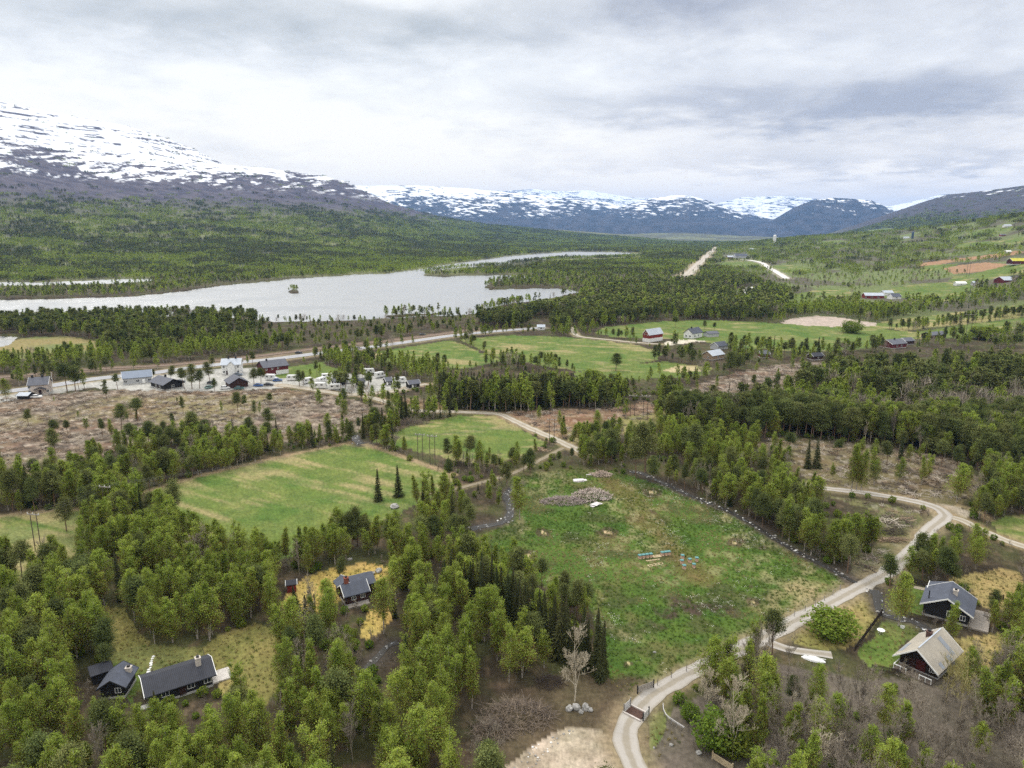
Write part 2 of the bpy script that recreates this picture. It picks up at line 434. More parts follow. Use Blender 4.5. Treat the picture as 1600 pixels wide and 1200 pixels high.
WIDTH = dict(gravel=3.4, branch=2.6, drive=2.2, garden=1.2, lane=4.0, lane2=3.6, track=1.6, highway=8.5, rail=5.0, rail_far=19, road_far=10, road_far2=12, farm_lane=4, creek=1.4, creek_low=1.8, brook=2.0, brook_low=1.3, brook_far=3.2)
def line_dist(key, x, y):
    L = LINES[key]; x = np.asarray(x); y = np.asarray(y)
    out = np.full(x.shape, 1e6)
    lo = L.min(0) - 25; hi = L.max(0) + 25
    k = np.nonzero((x > lo[0]) & (x < hi[0]) & (y > lo[1]) & (y < hi[1]))
    if len(k[0]) == 0: return out
    best = np.full(len(k[0]), 1e12); xx = x[k]; yy = y[k]
    S = L[::2] if len(L) > 60 else L
    for a, b in zip(S[:-1], S[1:]):
        d = b - a; L2 = (d * d).sum() + 1e-9
        t = np.clip(((xx - a[0]) * d[0] + (yy - a[1]) * d[1]) / L2, 0, 1)
        best = np.minimum(best, (xx - a[0] - t * d[0]) ** 2 + (yy - a[1] - t * d[1]) ** 2)
    out[k] = np.sqrt(best); return out

# ------------------------------------------------------------------ ground cover, by region of the valley floor
FIELDS = {
 'meadow': [(797,748),(840,738),(900,733),(960,735),(985,742),(1010,752),(1045,763),(1090,783),(1140,804),(1180,826),(1210,846),(1240,863),(1278,885),(1305,898),(1322,912),(1290,937),(1230,967),(1170,998),(1110,1026),(1050,1054),(1010,1076),(985,1088),(960,1080),(945,1045),(938,1000),(925,955),(880,925),(800,905),(742,890),(735,865),(745,838),(785,822),(800,805),(796,770)],
 'left_field': [(225,770),(300,747),(400,723),(480,706),(556,691),(600,704),(650,722),(705,742),(705,757),(690,768),(650,790),(600,812),(550,838),(490,862),(430,878),(370,880),(338,868),(300,838),(245,802)],
 'upper_field': [(578,690),(600,682),(622,672),(660,660),(700,653),(740,649),(772,649),(800,663),(830,678),(856,692),(830,708),(780,722),(745,726),(700,716),(660,706),(620,698)],
 'corner_field': [(-120,815),(0,806),(60,799),(128,797),(140,820),(135,865),(110,895),(60,908),(0,908),(-120,912)],
 'barn_lawn': [(448,573),(500,566),(545,582),(525,590),(440,592),(425,588)],
 'road_field': [(555,556),(600,548),(650,540),(700,531.5),(722,537),(745,548),(782,563),(755,570),(720,576),(690,574),(640,570),(600,567)],
 'long_field': [(718,530),(760,526),(800,524),(850,525),(900,528),(950,533),(1000,540),(1036,552),(1025,563),(960,574),(900,580),(868,575),(820,566),(785,562),(750,546)],
 'small_field': [(895,582),(950,573),(1000,568),(1040,565),(1112,575),(1108,584),(1060,590),(960,594),(910,596)],
 'farm_field': [(930,520),(945,511),(985,507),(1040,502),(1100,500),(1200,504),(1300,510),(1400,516),(1455,520),(1440,528),(1390,537),(1340,546),(1270,550),(1200,546),(1150,543),(1120,540),(1100,532),(1035,529),(960,527)],
 'slope_field': [(1330,513),(1400,499),(1480,490),(1560,480),(1640,470),(1640,486),(1560,492),(1480,505),(1420,511),(1380,515)],
 'slope_field_low': [(1400,522),(1450,516),(1520,506),(1620,494),(1640,510),(1560,522),(1500,528),(1440,530)],
 'slope_field_mid': [(1375,460),(1395,450),(1440,443),(1480,441),(1520,440),(1520,452),(1500,468),(1470,472),(1420,466),(1385,466)],
 'slope_field_high': [(1450,414),(1475,413),(1500,412),(1480,420),(1435,425),(1440,418)],
 'barn_field': [(1490,432),(1530,426),(1560,418),(1610,405),(1610,428),(1565,432),(1540,440),(1480,440)],
 'plough': [(1432,412),(1470,407),(1530,400),(1590,392),(1612,393),(1560,402),(1500,408),(1470,413),(1435,416)],
 'plough_low': [(1474,420),(1500,414),(1540,410),(1580,413),(1560,418),(1530,425),(1490,428)],
 'pale_plough': [(1218,504),(1240,497),(1275,493.5),(1320,497),(1370,505),(1368,509),(1320,511),(1260,509)],
 'road_meadow': [(1222,468),(1250,458),(1290,450),(1330,455),(1330,462),(1280,467),(1235,472)],
 'road_meadow_low': [(1215,476),(1280,470),(1340,466),(1330,474),(1250,480),(1220,480)],
 'far_field': [(1104,413),(1140,409),(1190,408),(1196,414),(1170,419),(1110,418)],
 'far_field_right': [(1200,416),(1240,414),(1265,419),(1275,426),(1240,428),(1220,424)],
 'high_field': [(1508,366),(1540,358),(1590,353),(1585,358),(1545,364),(1515,370)],
 'high_field_low': [(1492,381),(1520,378),(1560,376),(1600,370),(1640,366),(1640,374),(1590,380),(1530,384),(1495,388)],
 'high_strip': [(1350,360),(1390,356),(1400,359),(1360,364)],
 'west_meadow': [(1268,378),(1310,375),(1330,377),(1290,381)],
 'strip_field': [(1545,812),(1580,805),(1660,800),(1660,860),(1600,850),(1560,830)],
}
MARSH = [(-200,560),(-60,556),(0,540),(20,531),(55,526),(105,526),(150,533),(160,541),(140,551),(95,560),(0,562)]
CLEARCUTS = {
 'west': [(-200,640),(0,622),(60,618),(130,612),(200,608),(330,612),(450,608),(540,622),(600,634),(632,645),(600,664),(540,680),(470,690),(380,700),(330,692),(270,690),(180,705),(90,735),(0,768),(-200,800)],
 'mid': [(770,650),(800,644),(860,641),(950,638),(1010,628),(1045,640),(1030,655),(1000,668),(960,690),(900,690),(870,682),(830,664)],
 'north': [(1058,618),(1100,598),(1150,582),(1200,572),(1262,565),(1290,568),(1275,592),(1240,612),(1195,628),(1130,645),(1060,648)],
 'east': [(1180,690),(1240,684),(1300,690),(1400,700),(1500,722),(1540,755),(1500,792),(1440,782),(1380,768),(1300,758),(1230,738),(1190,715)],
 'bank': [(590,622),(625,620),(690,628),(690,640),(650,638),(620,630)],
 'roadside': [(1290,775),(1370,785),(1440,800),(1440,835),(1415,862),(1380,890),(1335,905),(1330,880),(1365,850),(1370,800)],
}
YARDS = [[(-100,628),(0,618),(60,610),(190,588),(280,583),(345,576),(420,574),(440,590),(455,598),(440,607),(300,612),(235,611),(140,606),(50,621),(0,630)],
         [(440,589),(540,583),(600,590),(655,598),(640,608),(560,614),(500,608),(450,602)]]
FARMYARD = [(1036,535),(1060,529),(1110,527),(1118,531),(1060,537),(1040,540)]
GRAVELYARD = [(790,1200),(822,1170),(855,1148),(900,1137),(945,1140),(968,1160),(985,1195),(1010,1240),(1010,1300),(760,1300)]
DARKEARTH = [(740,1130),(800,1085),(860,1055),(900,1045),(945,1060),(985,1085),(1000,1100),(975,1130),(940,1142),(900,1140),(850,1152),(800,1195),(760,1220),(740,1200)]
JUNCTION = [(1430,790),(1462,786),(1500,790),(1520,800),(1500,818),(1470,822),(1455,815),(1462,800)]
YELLOWLAWNS = [[(440,945),(452,920),(480,903),(530,886),(590,880),(615,884),(618,900),(585,915),(545,930),(525,948),(505,968),(480,962)],
               [(560,985),(575,955),(600,945),(612,965),(600,985),(575,1000)]]
TANLAWNS = [[(140,962),(165,948),(195,952),(215,978),(232,1008),(215,1022),(185,1020),(165,990)], [(318,1012),(350,990),(395,972),(430,985),(445,1020),(440,1070),(415,1105),(372,1108),(345,1085),(325,1040)],
            [(1232,1003),(1262,975),(1310,945),(1355,926),(1366,936),(1380,962),(1362,985),(1340,1008),(1290,1015)], [(1480,905),(1560,890),(1600,900),(1600,960),(1540,950),(1500,915)],
            [(1470,1030),(1490,1000),(1560,990),(1600,1010),(1580,1040),(1500,1060)]]
GREENLAWNS = [[(165,1022),(235,1008),(318,1012),(322,1040),(290,1046),(225,1062),(210,1100),(185,1060)], [(1342,1025),(1390,962),(1420,972),(1440,985),(1408,1010),(1400,1040),(1375,1050)],
              [(1385,958),(1392,928),(1420,918),(1490,925),(1470,945),(1440,962),(1410,965)], [(1010,1160),(1010,1120),(1040,1110),(1075,1150),(1060,1170),(1030,1185)]]
HOLES = [(849,833,17,9),(950,832,20,9),(817,868,24,12),(805,885,18,7),(1020,770,20,10),(1020,800,8,3),(1150,848,18,8),(1180,940,16,9),(1195,857,8,3),(1178,914,6,3),(985,1040,10,5),(880,870,5,2)]
def jag(px, py, x, y):
    s = np.clip(9000.0 / np.maximum(np.hypot(x, y), 40), 1.5, 60)     # about 1.5 m of raggedness
    a = fbm(x / 4, y / 4, 41, 3) - .5; b = fbm(x / 4, y / 4, 45, 3) - .5
    return px + a * s * .35, py + b * s * .14
def lerp(a, b, t): return a + (b - a) * t[:, None]
def C3(*c): return np.array(c, float)
def cover(x, y, z, px, py):
    """colour of the ground itself and an index of what region it is"""
    n = len(x); r = np.hypot(x, y)
    jx, jy = jag(px, py, x, y)
    f1 = fbm(x / 9, y / 9, 51, 4); f2 = fbm(x / 2.2, y / 2.2, 55, 3); f3 = fbm(x / 40, y / 40, 58, 4); fg = hash2(np.floor(x * 4), np.floor(y * 4), 5)
    big = fbm(x / 160, y / 160, 61, 5)
    col = lerp(C3(.046, .036, .023), C3(.060, .062, .024), sstep(f1, .40, .70))
    col = lerp(col, np.broadcast_to(C3(.105, .078, .048), (n, 3)), sstep(f2, .55, .8) * .7)
    # far wooded slopes: young birch green below, bare purple brown heath above, then snow
    az = np.arctan2(x, y)
    fars = sstep(r, 900, 1500)
    wood = lerp(C3(.085, .086, .056), C3(.145, .152, .068), sstep(big + .25 * (f3 - .5), .38, .62))
    heath = lerp(C3(.050, .046, .064), C3(.088, .078, .094), sstep(f3, .3, .7))
    hs = sstep(z + 110 * (big - .5), 110, 230)
    wood = lerp(wood, heath, hs)
    hazed_far = lerp(C3(.022, .030, .042), C3(.046, .050, .062), sstep(fbm(az * 90, z / 40, 82, 4), .35, .65))  # distant slopes: bluish haze tint put into the ground colour
    wood = np.where((r > 8600)[:, None], hazed_far, wood)
    wood = lerp(wood, lerp(C3(.034, .036, .044), C3(.075, .068, .074), f3), sstep(r, 3300, 4300) * sstep(az, .38, .45) * (r < 8600))  # right mountain: some of the bluish haze is in its colour too
    # snow lies in streaks along the gullies of the shoulder, in a nearly closed sheet on the dome, patchy on the far fells
    q1 = fbm(az * 75 + z * .010, z / 15 - az * 60, 71, 5, .68); q3 = fbm(az * 16, z / 90, 73, 3)
    sn = (z - 425) / 200 + (q1 - .5) * 5.0 + (q3 - .5) * 2.4 + .12
    q2 = fbm(az * 30 - z / 260, z / 8 + az * 70, 78, 5, .66); q4 = fbm(az * 12, z / 120, 74, 3)
    dome = (r > 4650) & (r < 9000) & (az < -.30)
    sn = np.where(dome, .78 + (q2 - .5) * 6.0 + (q4 - .5) * 2.0, sn)
    q5 = fbm(az * 130 + z / 90, z / 24, 79, 5, .66); q6 = fbm(az * 28, z / 200, 76, 3)
    sn = np.where(r > 8800, (z - 600) / 240 + (q5 - .5) * 6.5 + (q6 - .5) * 2.6, sn)
    sn = np.where((r > 8800) & (r < 11800) & (az > .3), (z - 600) / 200 + (q5 - .5) * 6.5 + (az - .46) * 9, sn)
    sn = np.where(r > 15500, .55 + (q5 - .5) * 5.0 + (q6 - .5) * 2, sn)
    right = (az > .42) & (r < 8800)
    sn = np.where(right, (z - 500) / 150 + (q1 - .5) * 5.0, sn)
    lowp = sstep(z, 70, 130)
    wood = lerp(wood, np.broadcast_to(C3(.80, .82, .86), (n, 3)), sstep(sn, -.28, .34) * .93 * sstep(z, 270, 330))
    # right-hand hill: mixed pasture, scrub and copses
    scr = lerp(C3(.088, .082, .055), C3(.12, .145, .055), sstep(fbm(x / 60, y / 110, 81, 4), .42, .6))
    rs = sstep(az, .30, .36) * (1 - sstep(r, 2600, 4200))
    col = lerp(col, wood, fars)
    col = lerp(col, scr, rs * sstep(r, 500, 800))
    reg = np.zeros(n, int)
    def paint(poly, c, idx=0, soft=1.0):
        k = np.nonzero(inpoly(poly, jx, jy))[0]
        if len(k) == 0: return
        col[k] = col[k] * (1 - soft) + (c[k] if c.ndim == 2 else c) * soft
        if idx: reg[k] = idx
    straw = C3(.25, .21, .10)
    # felled areas: brash, bark litter and dry grass
    brash = lerp(C3(.112, .086, .064), C3(.215, .174, .132), sstep(fbm(x / 3.5, y / 1.6, 84, 4), .35, .65))
    brash = lerp(brash, np.broadcast_to(C3(.17, .145, .065), (n, 3)), sstep(f3, .48, .66) * .8)
    brash = lerp(brash, np.broadcast_to(C3(.145, .082, .046), (n, 3)), sstep(fbm(x / 22, y / 14, 87, 4), .56, .7) * .5)
    brash = lerp(brash, np.broadcast_to(C3(.045, .035, .028), (n, 3)), sstep(fbm(x / 5, y / 3, 89, 4), .60, .72) * .8)
    brash = lerp(brash, np.broadcast_to(C3(.34, .29, .23), (n, 3)), sstep(f2, .64, .76) * .8)
    for k, P in CLEARCUTS.items():
        c = brash
        if k in ('bank', 'mid'): c = brash * .55 + .45 * lerp(C3(.17, .08, .038), C3(.26, .16, .085), f1)
        if k == 'roadside': c = brash * .45 + .55 * lerp(C3(.05, .05, .025), C3(.10, .13, .03), f1)
        if k == 'east': c = brash * .75
        paint(P, c)
    paint([(885,676),(930,662),(985,650),(1040,642),(1050,655),(990,672),(940,688),(890,692)], lerp(C3(.16, .15, .05), C3(.28, .24, .12), f1))
    paint(MARSH, lerp(C3(.20, .165, .07), C3(.13, .15, .055), sstep(f3, .4, .62)), 90)
    for k, P in enumerate(YARDS): paint(P, lerp(C3(.27, .265, .245), C3(.38, .37, .34), f1 * .6 + f2 * .4), 91)
    paint(FARMYARD, lerp(C3(.40, .36, .28), C3(.50, .46, .38), f1), 91)
    g = lerp(C3(.082, .122, .026), C3(.122, .150, .040), f1)
    for i, (k, P) in enumerate(FIELDS.items()):
        ang = {'left_field': 1.05, 'upper_field': 1.3, 'corner_field': 1.2}.get(k, 1.25)
        u = x * math.cos(ang) + y * math.sin(ang); v = -x * math.sin(ang) + y * math.cos(ang)
        st = fbm(u / 3.0, v / 26, 101 + i, 4, .6) * .55 + fbm(x / 26, y / 26, 121 + i, 3) * .45
        lo = {'left_field': .44, 'upper_field': .42, 'corner_field': .40, 'slope_field': .44}.get(k, .52)
        c = lerp(g, np.broadcast_to(straw, (n, 3)), sstep(st, lo, lo + .17) * .85)
        c = lerp(c, np.broadcast_to(C3(.05, .11, .018), (n, 3)), sstep(fbm(x / 12, y / 12, 131, 3), .55, .72) * .5)
        if 'plough' in k: c = lerp(C3(.22, .125, .07), C3(.30, .19, .11), st)
        if k == 'pale_plough': c = lerp(C3(.30, .24, .20), C3(.40, .34, .29), st)
        if k == 'meadow':
            c = lerp(C3(.046, .086, .014), C3(.070, .112, .020), f1)
            c = lerp(c, np.broadcast_to(C3(.115, .095, .042), (n, 3)), sstep(f1 * .6 + f2 * .4, .54, .68) * .6)
            c = lerp(c, np.broadcast_to(C3(.055, .062, .022), (n, 3)), sstep(fbm(x / 7, y / 5, 141, 4), .53, .68) * .8)
            # old wheel track from the timber heap to the hives, worn brown
            P0 = ats([(950,750),(985,775),(1010,805),(1030,835),(1060,870),(1090,900)])
            dtr = np.full(n, 1e6)
            for a, b in zip(P0[:-1], P0[1:]):
                d = (b - a)[:2]; t = np.clip(((x - a[0]) * d[0] + (y - a[1]) * d[1]) / (d @ d), 0, 1)
                dtr = np.minimum(dtr, np.hypot(x - a[0] - t * d[0], y - a[1] - t * d[1]))
            c = lerp(c, np.broadcast_to(C3(.125, .080, .034), (n, 3)), (1 - sstep(dtr + 5 * (f1 - .5), 1.5, 5.5)) * .5)
            c = lerp(c, np.broadcast_to(C3(.24, .22, .11), (n, 3)), sstep(fbm(x / 11, y / 16, 147, 4), .56, .68) * sstep(f2, .45, .65) * .5)
            for (hx, hy, a, b) in HOLES:
                a *= .8; b *= .8
                dd = np.hypot((jx - hx) / a, (jy - hy) / b)
                ringc = np.where((dd < .34)[:, None], C3(.40, .32, .18), C3(.065, .045, .03))
                wgt = (1 - sstep(dd, .85, 1.25)) * np.where(dd < .34, sstep(f2, .36, .5), .85)
                c = lerp(c, ringc, wgt)
            c = lerp(c, np.broadcast_to(C3(.055, .04, .026), (n, 3)), (1 - sstep(np.hypot((jx - 985) / 40, (jy - 1072) / 16), .7, 1.25)) * .9)
            c = lerp(c, np.broadcast_to(C3(.055, .040, .028), (n, 3)), (1 - sstep(np.hypot((px - 1085) / 90, (py - 962) / 45), .5, 1.2)) * sstep(fbm(x / 5, y / 2.6, 149, 4), .5, .6))
            c = lerp(c, np.broadcast_to(C3(.24, .20, .10), (n, 3)), (1 - sstep(np.hypot((px - 1250) / 90, (py - 935) / 30), .5, 1.2)) * sstep(f1, .42, .56))
        paint(P, c, i + 1)
    # tan strip along the slope field and dry margins
    paint([(1395,513),(1450,505),(1520,498),(1640,482),(1640,490),(1540,503),(1450,512),(1410,518)], lerp(C3(.28, .23, .11), C3(.20, .20, .07), f3))
    paint([(1035,579),(1060,572),(1090,574),(1095,579),(1060,582)], C3(.34, .28, .16))
    paint([(552,556),(580,551),(600,553),(585,562),(560,562)], C3(.33, .26, .15))
    for P in YELLOWLAWNS: paint(P, lerp(C3(.30, .215, .055), C3(.42, .31, .11), f2), 92)
    for P in TANLAWNS: paint(P, lerp(C3(.27, .21, .085), C3(.17, .155, .05), sstep(f1, .35, .65)), 92)
    for P in GREENLAWNS: paint(P, lerp(C3(.085, .125, .026), C3(.13, .135, .045), sstep(f1, .4, .65)), 92)
    paint([(1010,1200),(1050,1110),(1130,1062),(1215,1035),(1340,1062),(1480,1060),(1640,1020),(1900,1000),(2000,1500),(1010,1500)], lerp(C3(.078, .066, .050), C3(.118, .10, .078), f1))
    paint(DARKEARTH, lerp(C3(.055, .040, .027), C3(.10, .08, .045), f1))
    paint(GRAVELYARD, lerp(C3(.24, .195, .14), C3(.37, .31, .235), sstep(f1 * .5 + f2 * .5, .3, .7)), 93)
    paint(JUNCTION, lerp(C3(.27, .225, .165), C3(.36, .31, .25), f2), 93)
    # worn verges
    for key, wv, c in (('gravel', 3.0, C3(.20, .16, .095)), ('branch', 2.5, C3(.24, .18, .1)), ('lane2', 2.5, C3(.26, .2, .12)), ('lane', 2.5, C3(.28, .22, .14)), ('highway', 7, C3(.23, .19, .12)), ('rail', 7, C3(.19, .14, .10)), ('track', 1.2, C3(.17, .14, .075)), ('farm_lane', 3, C3(.3, .25, .15)), ('rail_far', 16, C3(.34, .27, .19)), ('road_far', 8, C3(.3, .27, .2)), ('road_far2', 8, C3(.4, .38, .34))):
        d = line_dist(key, x, y) - WIDTH[key] / 2
        k = d < wv
        col[k] = lerp(col[k], np.broadcast_to(c, (k.sum(), 3)), (1 - sstep(d[k] + wv * .8 * (f1[k] - .5), 0, wv)) * .85)
    for key in ('creek', 'creek_low', 'brook', 'brook_low', 'brook_far'):
        d = line_dist(key, x, y) - WIDTH[key] / 2
        k = d < 3
        col[k] = lerp(col[k], np.broadcast_to(C3(.06, .05, .04), (k.sum(), 3)), (1 - sstep(d[k] + 2 * (f1[k] - .5), 0, 2.5)) * .9)
    # dry grass edge lines round the two near fields
    for PL in ([(-20,809),(60,799),(130,795)], [(225,769),(300,746),(400,722),(480,705),(556,690),(600,703),(650,721),(710,742)], [(1500,790),(1530,800),(1545,812)]):
        P0 = ats(PL)
        for a, b in zip(P0[:-1], P0[1:]):
            d = (b - a)[:2]; t = np.clip(((x - a[0]) * d[0] + (y - a[1]) * d[1]) / (d @ d), 0, 1)
            dl = np.hypot(x - a[0] - t * d[0], y - a[1] - t * d[1])
            k = dl < 2.2
            col[k] = lerp(col[k], np.broadcast_to(C3(.25, .19, .11), (k.sum(), 3)), 1 - sstep(dl[k], .6, 1.9))
    col *= (0.86 + .28 * fg)[:, None]
    return np.clip(col, 0.004, .9), reg

# one polar sheet, fine in front of the viewpoint, out to the mountains
azs = np.radians(np.concatenate([np.linspace(-72, -41, 40)[:-1], np.linspace(-41, 41, 960), np.linspace(41, 72, 40)[1:]]))
seg = lambda a, b, n: a * (b / a) ** np.linspace(0, 1, n, endpoint=False)
rs_ = np.concatenate([seg(26, 1200, 500), seg(1200, 3400, 120), np.linspace(3400, 6300, 190, endpoint=False), seg(6300, 9000, 36), np.linspace(9000, 13600, 120, endpoint=False), seg(13600, 16000, 12), np.linspace(16000, 23500, 70, endpoint=False), seg(23500, 30600, 12)])
AZ, RR = np.meshgrid(azs, rs_, indexing='ij')
gx = (RR * np.sin(AZ)).ravel(); gy = (RR * np.cos(AZ)).ravel()
gz = height(gx, gy)
gpx, gpy, _ = project(gx, gy, gz)
gcol, greg = cover(gx, gy, gz, gpx, gpy)
gz = np.where(lake_mask(gx, gy), -3.0, gz)
na, nr = AZ.shape
I = np.arange(na * nr).reshape(na, nr)
quads = np.stack([I[:-1, :-1], I[:-1, 1:], I[1:, 1:], I[1:, :-1]], -1).reshape(-1, 4)[:, ::-1]
qreg = greg[quads[:, 0]]
qz = gz[quads].mean(1); qr = np.hypot(gx[quads[:, 0]], gy[quads[:, 0]]); qa = np.arctan2(gx[quads[:, 0]], gy[quads[:, 0]])
GV = np.stack([gx, gy, gz], 1)
gmat = ground_mat('ground_cover')
def sheet(name, sel, m, label, cat):
    q = quads[sel]
    if len(q) == 0: return
    u, inv = np.unique(q.ravel(), return_inverse=True)
    o = link(name, mesh_np(name, GV[u], inv.reshape(-1, 4), mats=[m], col=gcol[u], smooth=True))
    return tag(o, label, cat, kind='structure')
FL = {'meadow': ('meadow', 'rough green meadow with tan patches and beehives, right of centre'), 'left_field': ('field', 'large mown green field left of centre below the clearcut'),
      'upper_field': ('field', 'small green and straw coloured field beside the gravel lane'), 'corner_field': ('field', 'pale grass field at the left edge')}
fnames = list(FIELDS)
taken = np.zeros(len(quads), bool)
for i, k in enumerate(fnames):
    s = qreg == i + 1; taken |= s
    nm, lb = FL.get(k, ('ploughed_field' if 'plough' in k else 'field', None))
    lb = lb or {'barn_lawn': 'green lawn beside the dark red barn', 'road_field': 'green field between the highway and the birch row', 'long_field': 'long green field below the white gabled house', 'small_field': 'narrow green field with a sand patch', 'farm_field': 'broad green farm field around the red and white barn', 'slope_field': 'green field with a straw strip at the foot of the right slope', 'slope_field_low': 'green field at the right edge behind the pine forest', 'slope_field_mid': 'green field below the maroon barn on the slope', 'slope_field_high': 'green patch below the brown ploughed field', 'barn_field': 'green field between the maroon barn and the yellow roofed barn', 'plough': 'long brown ploughed field on the right slope', 'plough_low': 'smaller brown ploughed field on the right slope', 'pale_plough': 'pale ploughed strip above the farm field', 'road_meadow': 'pale green meadow beside the far road', 'road_meadow_low': 'green strip in front of the far road meadow', 'far_field': 'far green field right of the straight railway', 'far_field_right': 'far green field right of the forked road', 'high_field': 'topmost green field on the right slope', 'high_field_low': 'high green field near the red house', 'high_strip': 'thin pale field below the right mountain', 'west_meadow': 'thin far pale green field in the valley', 'strip_field': 'green field at the right edge behind the road branch'}[k]
    sheet(nm, s, gmat, lb, 'field')
for idx, nm, lb, ct in ((90, 'marsh', 'tan green marsh by the lake at the left edge', 'marsh'), (91, 'village_yard', 'pale gravel yards around the village houses', 'yard'), (92, 'cabin_lawn', 'yellow and green grass around the cabins', 'lawn'), (93, 'gravel_yard', 'pale gravel turning places beside the track', 'yard')):
    s = qreg == idx; taken |= s; sheet(nm, s, gmat, lb, ct)
mt = (~taken) & (qz > 14) & (qr > 1200)
zone = np.zeros(len(quads), int)
zone[mt & (qa < .1) & (qr < 4700 + 0 * qr)] = 1
zone[mt & (qr >= 4700) & (qr < 10200) & (qa < -.16)] = 2
zone[mt & (qa >= .1) & (qr < 4200)] = 3
zone[mt & (qa >= .1) & (qr >= 4200) & (qr < 8800)] = 4
zone[mt & (qr < 8800) & (zone == 0)] = 1
zone[mt & (qr >= 8800) & (zone == 0)] = 5
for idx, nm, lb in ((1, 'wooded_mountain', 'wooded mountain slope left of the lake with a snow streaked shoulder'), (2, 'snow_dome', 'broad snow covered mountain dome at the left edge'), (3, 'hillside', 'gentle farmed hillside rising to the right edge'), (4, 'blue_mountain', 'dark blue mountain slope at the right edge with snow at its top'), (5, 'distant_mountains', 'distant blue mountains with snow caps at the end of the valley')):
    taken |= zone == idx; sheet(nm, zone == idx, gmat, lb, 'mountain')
sheet('ground', ~taken, gmat, 'valley floor of forest soil, heather and brash', 'ground')

# ------------------------------------------------------------------ water
def water_mat():
    m = bpy.data.materials.new('lake_water'); m.use_nodes = True
    t = m.node_tree; b = NB(t); bs = t.nodes['Principled BSDF']
    bs.inputs['Base Color'].default_value = (.09, .10, .108, 1); bs.inputs['Roughness'].default_value = .33
    bs.inputs['IOR'].default_value = 4.0
    tcn = b.n('ShaderNodeTexCoord').outputs['Object']
    mp = b.n('ShaderNodeMapping'); b.link(tcn, mp.inputs[0]); mp.inputs['Scale'].default_value = (.4, .9, 1)
    n1 = b.noise(mp.outputs[0], 1.0, 4, .6); n2 = b.noise(tcn, .012, 4, .6)
    bp = b.n('ShaderNodeBump'); bp.inputs['Distance'].default_value = .4
    b.link(b.m('MULTIPLY', b.ramp(n2, .30, .5), 1.0), bp.inputs['Strength'])
    b.link(n1, bp.inputs['Height']); b.link(bp.outputs[0], bs.inputs['Normal'])
    return m
lk = G(); lk.add([(-2600, 380, WATER_Z), (1400, 380, WATER_Z), (1400, 3600, WATER_Z), (-2600, 3600, WATER_Z)], [(0, 1, 2, 3)])
tag(lk.build('lake', water_mat()), 'long calm lake reflecting the white sky across the valley', 'lake', kind='structure')

# ------------------------------------------------------------------ roads and streams as draped strips
def strip(name, key, m, lift, label, cat, cols=7, wob=.26, width=None, cross=None, off=0.0):
    L = LINES[key]; n = len(L); wd = width or WIDTH[key]
    T = np.gradient(L, axis=0); T /= np.linalg.norm(T, axis=1, keepdims=True); N = np.stack([-T[:, 1], T[:, 0]], 1)
    s = np.arange(n) * np.linalg.norm(L[1] - L[0])
    eL = 1 + wob * (fbm(s / 3, s * 0, 201, 3) - .5) * 2; eR = 1 + wob * (fbm(s / 3, s * 0 + 9, 205, 3) - .5) * 2
    V = []
    for c in range(cols):
        a = (c / (cols - 1) - .5) * wd
        e = np.where(a < 0, eL, eR)
        p = L + N * (a * e + off)[:, None]
        z = height(p[:, 0], p[:, 1])
        V.append(np.c_[p, np.maximum(z, WATER_Z + .1) + lift + (cross(a / wd) if cross else 0)])
    V = np.stack(V, 1).reshape(-1, 3)
    I = np.arange(n * cols).reshape(n, cols)
    q = np.stack([I[:-1, :-1], I[:-1, 1:], I[1:, 1:], I[1:, :-1]], -1).reshape(-1, 4)
    me = mesh_np(name, V, q, mats=[m], smooth=True)
    uv = me.uv_layers.new(name='UVMap')
    U = np.stack([np.tile((np.arange(cols) / (cols - 1) - .5) * wd, n), np.repeat(s, cols)], 1)
    li = np.empty(len(me.loops), np.int32); me.loops.foreach_get('vertex_index', li)
    uv.data.foreach_set('uv', U[li].astype(np.float32).ravel())
    return tag(link(name, me), label, cat, kind='structure')
def road_mat(name, wheel, mid, wear=.75, half=1.0, line=None, dashes=None):
    m = bpy.data.materials.new(name); m.use_nodes = True
    t = m.node_tree; b = NB(t); bs = t.nodes['Principled BSDF']
    uvn = b.n('ShaderNodeUVMap'); sp = b.n('ShaderNodeSeparateXYZ'); b.link(uvn.outputs[0], sp.inputs[0])
    n1 = b.noise(uvn.outputs[0], .9, 5, .65); n2 = b.noise(uvn.outputs[0], .14, 3, .6)
    ax = b.m('ABSOLUTE', b.m('ADD', sp.outputs[0], b.m('MULTIPLY', b.m('SUBTRACT', n2, .5), .8)))
    tr = b.m('ABSOLUTE', b.m('SUBTRACT', ax, half))
    rut = b.m('SUBTRACT', 1.0, b.ramp(tr, .25, wear))
    fac = b.m('ADD', rut, b.m('MULTIPLY', b.m('SUBTRACT', n1, .5), 1.6), clamp=True)
    c = b.mix(fac, mid, wheel)
    if line is not None:
        edge = b.m('ABSOLUTE', b.m('SUBTRACT', b.m('ABSOLUTE', sp.outputs[0]), line))
        lm_ = b.m('SUBTRACT', 1.0, b.ramp(edge, .10, .14))
        cd = b.m('MULTIPLY', b.m('SUBTRACT', 1.0, b.ramp(b.m('ABSOLUTE', sp.outputs[0]), .07, .1)), b.m('GREATER_THAN', b.m('FRACT', b.m('DIVIDE', sp.outputs[1], 12.0)), .66))
        c = b.mix(b.m('MAXIMUM', lm_, cd), c, (.75, .75, .72))
    b.link(c, bs.inputs['Base Color']); bs.inputs['Roughness'].default_value = .9; bs.inputs['Specular IOR Level'].default_value = .2
    bp = b.n('ShaderNodeBump'); bp.inputs['Strength'].default_value = .3; bp.inputs['Distance'].default_value = .08
    b.link(n1, bp.inputs['Height']); b.link(bp.outputs[0], bs.inputs['Normal'])
    return m
